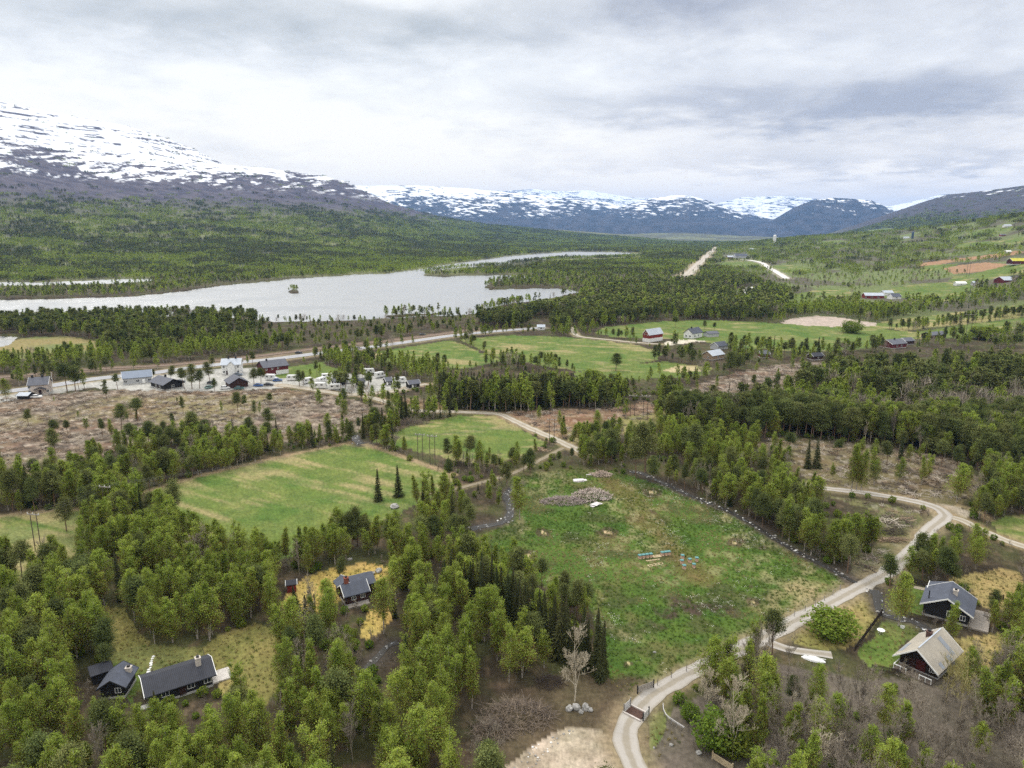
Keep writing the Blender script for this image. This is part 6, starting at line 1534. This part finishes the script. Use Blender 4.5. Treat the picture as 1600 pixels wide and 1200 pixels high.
SINGLES = [   # kind, variant, foot, top row, width factor, label
 ('bigbare', 1, (898, 1096), 982, 1.0, 'pale leafless tree standing alone behind the boulders'),
 ('bigbare', 0, (1276, 1218), 1128, 1.5, 'wide pale many limbed bare tree at the bottom right'),
 ('bigbare', 1, (1144, 1186), 1062, 1.05, 'tall grey bare tree right of the guard rail'),
 ('bigbare', 1, (1104, 1122), 1035, 1.0, 'slim bare tree beside the road above the guard rail'),
 ('bigbare', 2, (1500, 1118), 1018, 1.1, 'yellowish bare willow below the tan roofed cabin'),
 ('bigbare', 2, (1478, 1098), 1012, .9, 'smaller yellowish bare willow right below the tan roof'),
 ('bigbare', 1, (1232, 1136), 1078, .9, 'grey bare tree in the thicket left of the cabin garden'),
 ('spruce', 0, (591, 783), 732, 1.15, 'dark spruce standing alone at the lower edge of the left field'),
 ('spruce', 2, (623, 776), 726, 1.1, 'second dark spruce, right of the lone one at the field edge'),
 ('pine', 4, (962, 579), 550, 1.35, 'round lone pine in the green fields'),
 ('pine', 0, (828, 741), 700, 1.0, 'dark pine at the top left corner of the meadow'),
 ('pine', 5, (818, 739), 708, .9, 'slim dark pine left of the meadow corner pine'),
 ('pine', 0, (1008, 738), 657, 1.05, 'tall pine at the upper edge of the meadow by the creek'),
 ('pine', 3, (993, 742), 690, 1.2, 'spreading pine beside the creek at the top of the meadow'),
 ('pine', 2, (1085, 722), 660, 1.1, 'bushy pine in the young wood right of the creek'),
 ('pine', 4, (104, 830), 772, .9, 'dark pine at the left edge of the corner field'),
 ('spruce', 1, (1262, 732), 686, 1.3, 'dark spruce left of a pair in front of the pine wood'),
 ('spruce', 0, (1276, 731), 684, 1.3, 'dark spruce right of a pair in front of the pine wood'),
 ('spruce', 4, (627, 660), 622, 1.2, 'slender spruce above the upper field'), ('spruce', 1, (636, 656), 614, 1.2, 'taller slender spruce above the upper field'),
 ('spruce', 2, (598, 668), 636, 1.2, 'dark spruce by the brook above the upper field'),
 ('spruce', 2, (1086, 592), 572, 1.3, 'dark spruce clump tree beside the sand patch'), ('spruce', 0, (1076, 590), 574, 1.3, 'left dark spruce beside the sand patch'),
 ('spruce', 0, (1278, 558), 526, 1.2, 'pointed spruce beside the brown hut'),
 ('pine', 5, (164, 1040), 966, 1.0, 'dark slim conifer behind the small black outbuilding'), ('pine', 5, (172, 1048), 1000, 1.0, 'lower dark conifer touching the small black outbuilding'),
 ('spruce', 3, (245, 1122), 1078, 1.2, 'small dark spruce in front of the long black cabin'),
 ('pine', 2, (300, 608), 567, 1.1, 'big village pine left of the brown garage'), ('pine', 3, (288, 608), 573, 1.0, 'second village pine left of the brown garage'), ('pine', 0, (312, 607), 575, 1.0, 'third village pine left of the brown garage'),
 ('pine', 5, (267, 598), 570, 1.1, 'slim village pine right of the black village house'), ('pine', 0, (328, 598), 564, 1.0, 'village pine left of the white house'), ('pine', 1, (240, 594), 576, 1.0, 'village pine at the right end of the grey hall'),
 ('pine', 0, (397, 601), 574, 1.2, 'pine in front of the red barn'), ('pine', 3, (408, 602), 574, 1.2, 'second pine in front of the red barn'), ('pine', 2, (468, 603), 577, 1.2, 'lone pine in the middle of the caravan site'),
 ('pine', 3, (527, 606), 578, 1.1, 'first pine of the camp group'), ('pine', 0, (540, 607), 580, 1.1, 'second pine of the camp group'), ('pine', 2, (556, 606), 580, 1.1, 'third pine of the camp group'), ('pine', 3, (575, 606), 582, 1.1, 'fourth pine of the camp group'),
 ('pine', 3, (105, 612), 566, 1.1, 'big pine right of the beige house'), ('pine', 0, (118, 611), 570, 1.1, 'second big pine right of the beige house'), ('birch', 1, (10, 625), 590, 1.2, 'green birch at the left edge beside the beige house'),
 ('pine', 3, (190, 678), 630, 1.0, 'single pine in the western clearcut'), ('pine', 5, (372, 645), 610, 1.0, 'slim pine left standing in the clearcut below the garage'), ('pine', 1, (305, 692), 640, 1.1, 'pine at the lower edge of the western clearcut'),
 ('birch', 1, (1404, 978), 893, 1.1, 'white stemmed birch between the road and the black house'), ('birch', 5, (1487, 1000), 940, 1.0, 'birch in front of the black house gable'),
 ('birch', 1, (515, 992), 916, 1.05, 'round birch left of the brown cabin'), ('pine', 5, (530, 915), 868, .8, 'birch shaped pine behind the brown cabin'),
 ('birch', 7, (600, 990), 902, 1.0, 'thin leaved birch right of the brown cabin'), ('birch', 4, (201, 1178), 1092, 1.1, 'large round birch in front of the black outbuilding'),
 ('spruce', 2, (464, 955), 915, 1.3, 'dark conifer at the lower corner of the yellow lawn'), ('spruce', 0, (478, 975), 930, 1.3, 'second dark conifer below the yellow lawn'), ('spruce', 3, (431, 988), 970, 1.5, 'tiny dark spruce on the tan lawn'),
 ('birch', 1, (812, 812), 742, 1.0, 'birch by the brook at the left of the meadow'), ('birch', 0, (1330, 768), 690, .8, 'slender birch group tree in front of the eastern clearcut'), ('birch', 3, (1338, 766), 694, .8, 'second slender birch in front of the eastern clearcut'), ('birch', 5, (1345, 767), 700, .8, 'third slender birch in front of the eastern clearcut'),
 ('birch', 1, (1495, 785), 722, 1.2, 'green birch above the road junction'), ('birch', 6, (1575, 790), 720, 1.2, 'round green birch at the right edge above the field'),
 ('shrub', 0, (1296, 993), 950, 1.5, 'round green willow bush between the road and the garden'), ('shrub', 1, (1118, 1168), 1110, 1.0, 'bright green bush at the edge of the bare thicket'), ('shrub', 2, (1146, 1176), 1128, 1.1, 'second bright green bush at the edge of the bare thicket'), ('shrub', 0, (1077, 1124), 1098, 1.0, 'small bright bush right of the guard rail'),
 ('shrub', 1, (925, 590), 577, 2.2, 'wide green bush between the fields'), ('shrub', 0, (1330, 520), 500, 1.6, 'round green bush at the farm field edge'), ('shrub', 2, (1540, 530), 508, 2.4, 'large round green bush on the right slope'),
 ('pine', 0, (1101, 515), 500, 1.1, 'pine behind the grey farmhouse'), ('pine', 5, (1116, 516), 503, 1.2, 'pine right of the grey farmhouse'), ('pine', 3, (1055, 512), 494, 1.4, 'pine left of the grey farmhouse roof'), ('pine', 2, (1140, 586), 548, 1.2, 'large pine right of the tan cottage'), ('pine', 0, (1152, 584), 552, 1.0, 'second pine right of the tan cottage'),
]
for i in range(4, 7): pass
SPOT = []
for (kd, va, p, top, wx, lb) in SINGLES:
    c = at(*p); h_ = top_h(p, top); v = KINDS[kd]['near'][va % len(KINDS[kd]['near'])]
    plant(kd, va, c, h_ / v['h'], rng.uniform(0, 6.28), lb, None, wx)
    foot(c[0], c[1], .12 * h_ + .6)
# the dark spruce row beside the meadow
row = smooth_line(ats([(692, 935), (725, 940), (760, 962), (800, 985), (850, 1012), (900, 1040), (938, 1062)]), 1.35)
N_ROW = len(row)
def ordinal(n):
    return '%d%s' % (n, 'th' if 10 <= n % 100 <= 20 else {1: 'st', 2: 'nd', 3: 'rd'}.get(n % 10, 'th'))
for i, q in enumerate(row):
    for j in range(2):
        pos = q + rng.normal(size=2) * .5 + np.array([.6, 1.4]) * j
        z_ = float(height(pos[:1], pos[1:])[0]); sc = rng.uniform(.72, 1.02) * (1.0 if i > 6 else .85)
        if np.hypot(*(pos - at(898, 1096)[:2])) < 2.2: continue
        plant('spruce', int(rng.integers(5)), (pos[0], pos[1], z_), sc, rng.uniform(0, 6.28), 'dark spruce in the row left of the meadow, %s along its %s line' % (ordinal(i + 1), 'near' if j == 0 else 'far'), 'dark spruces in the row beside the meadow', rng.uniform(.75, 1.0))
    foot(q[0], q[1], 2.0)

# ------------------------------------------------------------------ sowing the woods
def candidates(r0, r1, sp, amax=43):
    a = math.radians(amax); X = []
    ys = np.arange(0, r1, sp)
    gx, gy = np.meshgrid(np.arange(-r1 * math.sin(a), r1 * math.sin(a), sp), ys)
    gx = gx.ravel() + rng.uniform(-.48, .48, gx.size) * sp; gy = gy.ravel() + rng.uniform(-.48, .48, gy.size) * sp
    r = np.hypot(gx, gy); k = (r >= r0) & (r < r1) & (np.abs(np.arctan2(gx, gy)) < a)
    return gx[k], gy[k]
def sow(r0, r1, sp, far=False):
    x, y = candidates(r0, r1, sp)
    z = height(x, y); px, py, d = project(x, y, z)
    k = (z > -.5) & (px > -260) & (px < 1860)
    x, y, z, px, py, d = (v[k] for v in (x, y, z, px, py, d)); r = np.hypot(x, y)
    n = len(x); den = np.zeros(n); mix = np.zeros((n, 4)); h0 = np.zeros(n); h1 = np.zeros(n)
    jx, jy = jag(px, py, x, y)
    for P, dn, mx, (a, b) in WOODS:
        k = inpoly(P, jx, jy); den[k] = dn; mix[k] = mx; h0[k] = a; h1[k] = b
    for P, v in OPEN:
        k = inpoly(P, jx, jy); den[k] = v
        if v > 0: mix[k] = (.45, .50, .05, .0); h0[k] = 4; h1[k] = 9.5
    # glades and denser thickets
    gl = fbm(x / 22, y / 22, 301, 3); den *= np.where(gl < .40, np.where(r < 190, .7, .35) if not far else .75, 1.0)
    # pines and birches keep company with their own kind
    cl = (fbm(x / 18, y / 18, 305, 3) - .5) * 2.4
    mix[:, 1] *= np.exp(cl * 1.5); mix[:, 0] *= np.exp(-cl * .8)
    mix[:, 3] *= np.exp((fbm(x / 15, y / 15, 309, 2) - .5) * 4)
    # far slopes: fewer trees towards the tree line, none on lake or snow
    if far:
        az = np.arctan2(x, y)
        up = sstep(z + 90 * (fbm(x / 300, y / 300, 63, 3) - .5), 110, 235); den *= 1 - up * .97
        bg = fbm(x / 160, y / 160, 61, 5) + .25 * (fbm(x / 40, y / 40, 58, 4) - .5)
        s = sstep(bg, .38, .62); left = az < .25
        mix[left, 0] = .15 + .75 * s[left]; mix[left, 1] = .9 - .75 * s[left]; den[left] *= .55 + .45 * sstep(fbm(x[left] / 45, y[left] / 45, 311, 3), .40, .55)
    keep = rng.uniform(0, 1, n) < den
    for key in LINES:
        w_ = WIDTH[key] / 2 + (1.6 if key not in ('highway', 'rail') else 6) + (8 if key == 'rail_far' else 0) + (6 if key.startswith('road_far') else 0)
        if key.startswith('brook') or key.startswith('creek'): w_ = WIDTH[key] / 2 + .6
        keep &= line_dist(key, x, y) > w_
    for (fx, fy, fr) in FOOT: keep &= (x - fx) ** 2 + (y - fy) ** 2 > fr * fr
    hgt = h0 + (h1 - h0) * rng.beta(2, 1.6, n); hgt *= np.where(rng.uniform(0, 1, n) < .22, rng.uniform(.5, .8, n), 1.0)
    tx, ty, _ = project(x, y, z + hgt); cw = hgt * .2 * F / d
    for (x0, y0, x1, y1) in KEEP:
        keep &= ~((px + cw > x0) & (px - cw < x1) & (ty < y1 - 3) & (py > y0 + 2))
    x, y, z, px, py, d, hgt, mix = (v[keep] for v in (x, y, z, px, py, d, hgt, mix))
    mix = np.cumsum(mix, 1); u = rng.uniform(0, 1, len(x)) * mix[:, -1]
    kd = (u[:, None] > mix).sum(1).clip(0, 3)
    return dict(x=x, y=y, z=z, px=px, py=py, d=d, h=hgt, k=kd)
bands = [sow(38, 300, 2.65), sow(300, 720, 4.3), sow(720, 1250, 6.5), sow(1250, 2300, 13, True), sow(2300, 6200, 19, True)]
ALL = {k: np.concatenate([b[k] for b in bands]) for k in bands[0]}
bandi = np.concatenate([np.full(len(b['x']), i) for i, b in enumerate(bands)])
KN = ['birch', 'pine', 'spruce', 'bare']
SPOTS = [('the long black cabin', 275, 1070), ('the small black outbuilding', 178, 1075), ('the brown cabin', 558, 930), ('the tiny red shed', 455, 920), ('the tan roofed cabin', 1440, 1020), ('the black house', 1480, 950), ('the cattle grid', 990, 1112), ('the spruce row', 820, 985), ('the gravel yard', 880, 1170), ('the bottom left corner', 60, 1180), ('the bottom edge under the long cabin', 330, 1180), ('the bottom edge left of centre', 560, 1160), ('the yellow lawn', 520, 920),
         ('the left field', 470, 760), ('the upper field', 720, 685), ('the corner field', 60, 830), ('the brook by the meadow', 770, 800), ('the creek', 1180, 800), ('the log pile', 1400, 845), ('the road junction', 1480, 800), ('the eastern clearcut', 1370, 735), ('the pine forest on the right', 1400, 640), ('the western clearcut', 250, 650), ('the bottom right corner', 1560, 1170), ('the bottom edge under the tan roof', 1400, 1160), ('the guard rail', 1060, 1130), ('the edge right of the black house', 1590, 930), ('the edge under the corner field', 10, 920), ('the scrap timber heap', 920, 770), ('the white hull', 1272, 1030), ('the lane above the upper field', 760, 640), ('the beige house', 60, 610), ('the brown garage', 366, 600), ('the red barn', 430, 580), ('the caravan site', 540, 600), ('the farm field', 1200, 525), ('the lake shore', 500, 500)]
SA = np.array([s[1:] for s in SPOTS], float)
ADJ = {'birch': ('slender young', 'mid sized', 'tall'), 'pine': ('small', 'mid sized', 'tall'), 'spruce': ('small', 'mid sized', 'tall'), 'bare': ('slender', 'mid sized', 'tall')}
WHAT = {'birch': 'light green birch', 'pine': 'dark green pine', 'spruce': 'dark pointed spruce', 'bare': 'leafless grey tree'}
stuff = {}
seen = {}
for ki, kn in enumerate(KN):
    idx = np.nonzero(ALL['k'] == ki)[0]
    vis = (ALL['px'][idx] > -25) & (ALL['px'][idx] < 1625) & (ALL['py'][idx] < 1200 + .85 * F * ALL['h'][idx] / ALL['d'][idx])
    size = np.where(vis, ALL['h'][idx] / ALL['d'][idx], -1)
    order = idx[np.argsort(-size)]
    nsing = sum(1 for s in SINGLES if s[0] == kn or (kn == 'bare' and s[0] == 'bigbare')) + (2 * N_ROW if kn == 'spruce' else 0)
    lim = max(298 - nsing, 0)
    chosen = order[:min(lim, int((size > 0).sum()))]
    rest = np.setdiff1d(idx, chosen)
    mids = np.stack([ALL['px'][chosen], project(ALL['x'][chosen], ALL['y'][chosen], ALL['z'][chosen] + ALL['h'][chosen] * .5)[1]], 1) if len(chosen) else np.zeros((0, 2))
    near = np.argmin((((mids[:, None] - SA[None]) * np.array([1, 1.4])) ** 2).sum(-1), 1) if len(chosen) else []
    for j, i in enumerate(chosen):
        lod = 'near' if ALL['d'][i] < 270 else 'mid'
        s_i = int(near[j]); sp = SPOTS[s_i]
        dx, dy = mids[j, 0] - sp[1], mids[j, 1] - sp[2]
        if sp[0].startswith('the bottom') or sp[0].startswith('the edge'): side = 'near'
        elif abs(dx) > 1.2 * abs(dy): side = 'left of' if dx < 0 else 'right of'
        else: side = 'above' if dy < 0 else 'below'
        key = (kn, s_i, side); seen.setdefault(key, []).append((math.hypot(dx, dy * 1.4), i, lod))
    stuff[kn] = rest
for (kn, s_i, side), L_ in seen.items():
    L_.sort(); sp = SPOTS[s_i]
    for q, (dist, i, lod) in enumerate(L_):
        h_ = ALL['h'][i]; vs = KINDS[kn][lod]; va = int(rng.integers(len(vs)))
        lb = '%s %s %s' % (WHAT[kn], side, sp[0]) + ('' if len(L_) == 1 else ', the closest' if q == 0 else ', the farthest' if q == len(L_) - 1 else ', %s closest' % ordinal(q + 1))
        lb = lb.replace('dark green pine', ('tall dark pine' if h_ > 10 else 'dark green pine')).replace('light green birch', ('tall light birch' if h_ > 9.6 else 'light green birch'))
        plant(kn, va, (ALL['x'][i], ALL['y'][i], ALL['z'][i]), h_ / vs[va]['h'], rng.uniform(0, 6.28), lb, {'birch': 'birches', 'pine': 'pines', 'spruce': 'spruces', 'bare': 'leafless trees'}[kn] + ' ' + side + ' ' + sp[0], rng.uniform(.70, 1.15), lod)

# ------------------------------------------------------------------ the rest of each kind: one mass
def scatter(name, meshes, vidx, pos, rot, sc, label, cat, tmpl):
    """one object that stands copies of the given meshes on its points"""
    coll = bpy.data.collections.new(tmpl + '_shapes')
    for i, me in enumerate(meshes):
        o = bpy.data.objects.new('%s_shape.%03d' % (tmpl, i), me); coll.objects.link(o)
    me = bpy.data.meshes.new(name); me.vertices.add(len(pos)); me.vertices.foreach_set('co', np.asarray(pos, np.float32).ravel())
    def attr(nm, typ, arr, field):
        a = me.attributes.new(nm, typ, 'POINT'); a.data.foreach_set(field, np.ascontiguousarray(arr).ravel())
    attr('shape', 'INT', np.asarray(vidx, np.int32), 'value')
    attr('turn', 'FLOAT_VECTOR', np.asarray(rot, np.float32), 'vector')
    attr('size', 'FLOAT_VECTOR', np.asarray(sc, np.float32), 'vector')
    ob = link(name, me)
    ng = bpy.data.node_groups.new(name, 'GeometryNodeTree')
    ng.interface.new_socket('Geometry', in_out='INPUT', socket_type='NodeSocketGeometry'); ng.interface.new_socket('Geometry', in_out='OUTPUT', socket_type='NodeSocketGeometry')
    N = ng.nodes.new; Lk = ng.links.new
    gi = N('NodeGroupInput'); go = N('NodeGroupOutput'); ip = N('GeometryNodeInstanceOnPoints'); ci = N('GeometryNodeCollectionInfo')
    ci.inputs['Collection'].default_value = coll; ci.inputs['Separate Children'].default_value = True; ci.inputs['Reset Children'].default_value = True
    def na(nm, t):
        a = N('GeometryNodeInputNamedAttribute'); a.data_type = t; a.inputs['Name'].default_value = nm; return a.outputs[0]
    Lk(gi.outputs[0], ip.inputs['Points']); Lk(ci.outputs[0], ip.inputs['Instance']); ip.inputs['Pick Instance'].default_value = True
    Lk(na('shape', 'INT'), ip.inputs['Instance Index']); Lk(na('size', 'FLOAT_VECTOR'), ip.inputs['Scale'])
    Lk(na('turn', 'FLOAT_VECTOR'), ip.inputs['Rotation'])
    Lk(ip.outputs[0], go.inputs[0])
    md = ob.modifiers.new('scatter', 'NODES'); md.node_group = ng
    return tag(ob, label, cat, kind='stuff')
STUFFN = {'birch': ('birch_woods', 'birch woods filling the valley behind the nearer birches', 'woodland'), 'pine': ('pine_woods', 'dark pine forest covering the valley and far slopes', 'woodland'), 'spruce': ('spruce_woods', 'dark spruce stands in the middle distance', 'woodland'), 'bare': ('leafless_woods', 'leafless grey brown thickets among the woods', 'woodland')}
for kn in KN:
    i = stuff[kn]
    if len(i) == 0: continue
    K = KINDS[kn]; lists = [K['near'], K['mid'], K['far'], K['vfar'] or K['far']]
    off = np.cumsum([0] + [len(l) for l in lists]); shapes = sum(lists, [])
    d = ALL['d'][i]; lv = np.where(d < 270, 0, np.where(d < 620, 1, np.where(bandi[i] < 3, 2, 3)))
    v = np.array([off[l] + rng.integers(len(lists[l])) for l in lv])
    hs = np.array([shapes[q]['h'] for q in v]); s = ALL['h'][i] / hs
    if K['vfar']: s = np.where(lv == 3, rng.uniform(.8, 1.2, len(i)) * np.where(bandi[i] == 4, 1.25, 1.0), s)
    w_ = s * rng.uniform(.72, 1.22, len(i))
    rot = np.zeros((len(i), 3)); rot[:, 2] = rng.uniform(0, 6.28, len(i))
    rot[:, :2] = rng.normal(size=(len(i), 2)) * .035
    scatter(STUFFN[kn][0], [q['joined'] for q in shapes], v, np.c_[ALL['x'][i], ALL['y'][i], ALL['z'][i]], rot, np.c_[w_, w_, s], STUFFN[kn][1], STUFFN[kn][2], kn)
print('trees', {k: len(v) for k, v in stuff.items()}, 'near', sum(len(v) for v in seen.values()))
# undergrowth in the near woods
def ground_pts(r0, r1, sp, test):
    x, y = candidates(r0, r1, sp); z = height(x, y); px, py, d = project(x, y, z)
    k = (z > -.5) & (px > -200) & (px < 1800); x, y, z, px, py = (v[k] for v in (x, y, z, px, py))
    k = test(x, y, px, py)
    for key in LINES: k &= line_dist(key, x, y) > WIDTH[key] / 2 + .8
    for (fx, fy, fr) in FOOT: k &= (x - fx) ** 2 + (y - fy) ** 2 > (fr * .8) ** 2
    return x[k], y[k], z[k]
def notopen(x, y, px, py):
    jx, jy = jag(px, py, x, y); k = np.ones(len(x), bool)
    for P, v in OPEN: k &= ~inpoly(P, jx, jy)
    return k & (rng.uniform(0, 1, len(x)) < sstep(fbm(x / 12, y / 12, 401, 3), .40, .6))
x, y, z = ground_pts(40, 330, 2.6, notopen); n = len(x)
right = (x > 25) & (y < 135)
v = np.where(rng.uniform(0, 1, n) < np.where(right, .75, .5), 3 + rng.integers(0, 3, n), rng.integers(0, 3, n))
s = rng.uniform(.45, 1.15, n); rot = np.zeros((n, 3)); rot[:, 2] = rng.uniform(0, 6.28, n)
scatter('undergrowth', [b['joined'] for b in BUSHES + BARE_BUSH], v, np.c_[x, y, z], rot, np.c_[s, s, s], 'low bushes and saplings under the near trees', 'undergrowth', 'undergrowth')
# brash on the felled ground
def felled(x, y, px, py):
    k = np.zeros(len(x), bool)
    for nm, P in CLEARCUTS.items(): k |= inpoly(P, px, py)
    k |= inpoly(DARKEARTH, px, py) & (rng.uniform(0, 1, len(x)) < .25)
    return k & (rng.uniform(0, 1, len(x)) < .25 + .75 * sstep(fbm(x / 9, y / 6, 411, 3), .42, .6))
sticks = []
for i in range(6):
    R = np.random.default_rng(600 + i); g = G()
    for k in range(16):
        p = R.normal(size=3) * np.array([.8, .8, .0]); p[2] = abs(R.normal()) * .22 + .05; a_ = R.uniform(0, 6.28); d_ = np.array([math.cos(a_), math.sin(a_), R.normal() * .22]) * R.uniform(.4, 1.5)
        g.tube([p - d_, p + d_], [R.uniform(.03, .09), .02], 4)
    if i > 3: g.tube([(0, 0, -.1), (0, 0, .45)], [.24, .2], 7)
    sticks.append(mesh_np('brash', np.vstack(g.V), np.vstack(g.Q), mats=[(M_LOG, M_STICK, mat('bleached_branches', (.46, .40, .33), .95, rnd=.2))[i % 3]]))
x, y, z = ground_pts(60, 520, 2.9, felled); n = len(x); s = rng.uniform(.5, 1.3, n); rot = np.zeros((n, 3)); rot[:, 2] = rng.uniform(0, 6.28, n)
scatter('brash', sticks, rng.integers(0, 6, n), np.c_[x, y, z], rot, np.c_[s, s, s], 'cut branches, stumps and brash strewn over the felled ground', 'brash', 'brash')
# tufts of grass and white flowers in the meadow
tuft = []
for i, (ca, cb) in enumerate((((.10, .17, .025), (.14, .19, .03)), ((.065, .11, .02), (.09, .13, .025)), ((.33, .28, .13), (.26, .22, .09)))):
    R = np.random.default_rng(650 + i); m_ = 14; V = []
    for k in range(m_):
        a_ = R.uniform(0, 6.28); p = R.normal(size=2) * .12; hh = R.uniform(.12, .34); d_ = np.array([math.cos(a_), math.sin(a_)]) * hh * .6
        sd = np.array([-math.sin(a_), math.cos(a_)]) * .035
        V += [(p[0] - sd[0], p[1] - sd[1], 0), (p[0] + sd[0], p[1] + sd[1], 0), (p[0] + d_[0], p[1] + d_[1], hh), (p[0] + d_[0] * .9, p[1] + d_[1] * .9, hh)]
    tuft.append(mesh_np('tuft', V, np.arange(m_ * 4).reshape(-1, 4), mats=[leaf_mat('tuft_grass%d' % i, ca, cb, .3, .25)], col=np.ones((m_ * 4, 3))))
def inmeadow(x, y, px, py):
    k = inpoly(FIELDS['meadow'], px, py)
    for P in GREENLAWNS + TANLAWNS + YELLOWLAWNS: k |= inpoly(P, px, py) & (rng.uniform(0, 1, len(x)) < .7)
    return k
x, y, z = ground_pts(50, 260, .85, inmeadow); n = len(x); s = rng.uniform(.5, 1.5, n); rot = np.zeros((n, 3)); rot[:, 2] = rng.uniform(0, 6.28, n)
tn = fbm(x / 8, y / 8, 421, 3) + rng.normal(size=n) * .05
scatter('grass_tufts', tuft, np.where((tn > .56) | (~inpoly(FIELDS['meadow'], *project(x, y, z)[:2]) & (rng.uniform(0, 1, n) < .8)), 2, np.where(tn > .47, 0, 1)), np.c_[x, y, z], rot, np.c_[s, s, s], 'tufts of green and straw coloured grass in the meadow', 'grass', 'grass')
fl = G(); R = np.random.default_rng(8)
for k in range(5):
    p = np.r_[R.normal(size=2) * .25, .12]; fl.obox(p, (1, 0, 0), .075, .075, .04)
flm = mesh_np('flower', np.vstack(fl.V), np.vstack(fl.Q), mats=[mat('white_petals', (.75, .73, .62), .8)])
def flowery(x, y, px, py): return inpoly(FIELDS['meadow'], px, py) & (rng.uniform(0, 1, len(x)) < .04 + .5 * sstep(fbm(x / 9, y / 13, 431, 4), .53, .63))
x, y, z = ground_pts(70, 260, 1.0, flowery); n = len(x); s = rng.uniform(.5, 1.3, n); rot = np.zeros((n, 3)); rot[:, 2] = rng.uniform(0, 6.28, n)
scatter('meadow_flowers', [flm], np.zeros(n, int), np.c_[x, y, z], rot, np.c_[s, s, s], 'pale flower heads and dry seed heads dotted over the meadow', 'flowers', 'flower')
# stones in and along the streams and the gravel yard
stm = []
for i in range(4):
    o_ = rock((0, 0, 0), .3, np.random.default_rng(700 + i), 'stone', None, None, None, (M_STONEG, M_STONE, WSTONE, M_STONEG)[i], .6); stm.append(o_.data); bpy.data.objects.remove(o_)
pts = []
for key, dens in (('creek', 1.2), ('creek_low', .9), ('brook', .9), ('brook_low', .7), ('brook_far', 1)):
    L = LINES[key]; T = np.gradient(L, axis=0); T /= np.linalg.norm(T, axis=1, keepdims=True); Nn = np.stack([-T[:, 1], T[:, 0]], 1)
    m_ = int(len(L) * dens); k = rng.integers(0, len(L), m_); p = L[k] + Nn[k] * (rng.normal(size=(m_, 1)) * WIDTH[key] * .5); pts.append(p)
xx, yy = candidates(60, 130, .55); zz_ = height(xx, yy); ppx, ppy, _ = project(xx, yy, zz_)
edge = inpoly([(795, 1205), (822, 1172), (855, 1150), (905, 1138), (880, 1155), (850, 1180), (830, 1210)], ppx, ppy) & (rng.uniform(0, 1, len(xx)) < .55) | inpoly([(590, 889), (1245, 870), (1285, 893), (1262, 892)], ppx, ppy) & False
rip = np.concatenate([np.stack([xx[edge], yy[edge]], 1)])
pts = np.concatenate(pts + [rip]); z = height(pts[:, 0], pts[:, 1]); n = len(pts); s = rng.uniform(.3, 1.1, n); s[-len(rip):] *= .6; rot = np.zeros((n, 3)); rot[:, 2] = rng.uniform(0, 6.28, n)
scatter('stream_stones', stm, rng.integers(0, 4, n), np.c_[pts, z], rot, np.c_[s, s, s], 'stones along the creeks and the rubble edge of the gravel yard', 'stones', 'stone')

# ------------------------------------------------------------------ air
hz = bpy.data.materials.new('haze_air'); hz.use_nodes = True
t = hz.node_tree; t.nodes.clear(); b = NB(t)
pv = b.n('ShaderNodeVolumePrincipled'); pv.inputs['Color'].default_value = (.28, .52, 1.0, 1); pv.inputs['Density'].default_value = 3.6e-5; pv.inputs['Anisotropy'].default_value = .0
ou = b.n('ShaderNodeOutputMaterial'); b.link(pv.outputs[0], ou.inputs['Volume'])
g = G(); zt = float(gz.max()) + 40
g.box(-31000, 31000, -300, 31500, -4.0, zt)
ho = g.build('haze', hz); tag(ho, 'pale blue air filling the valley to the far mountains', 'haze', kind='stuff')
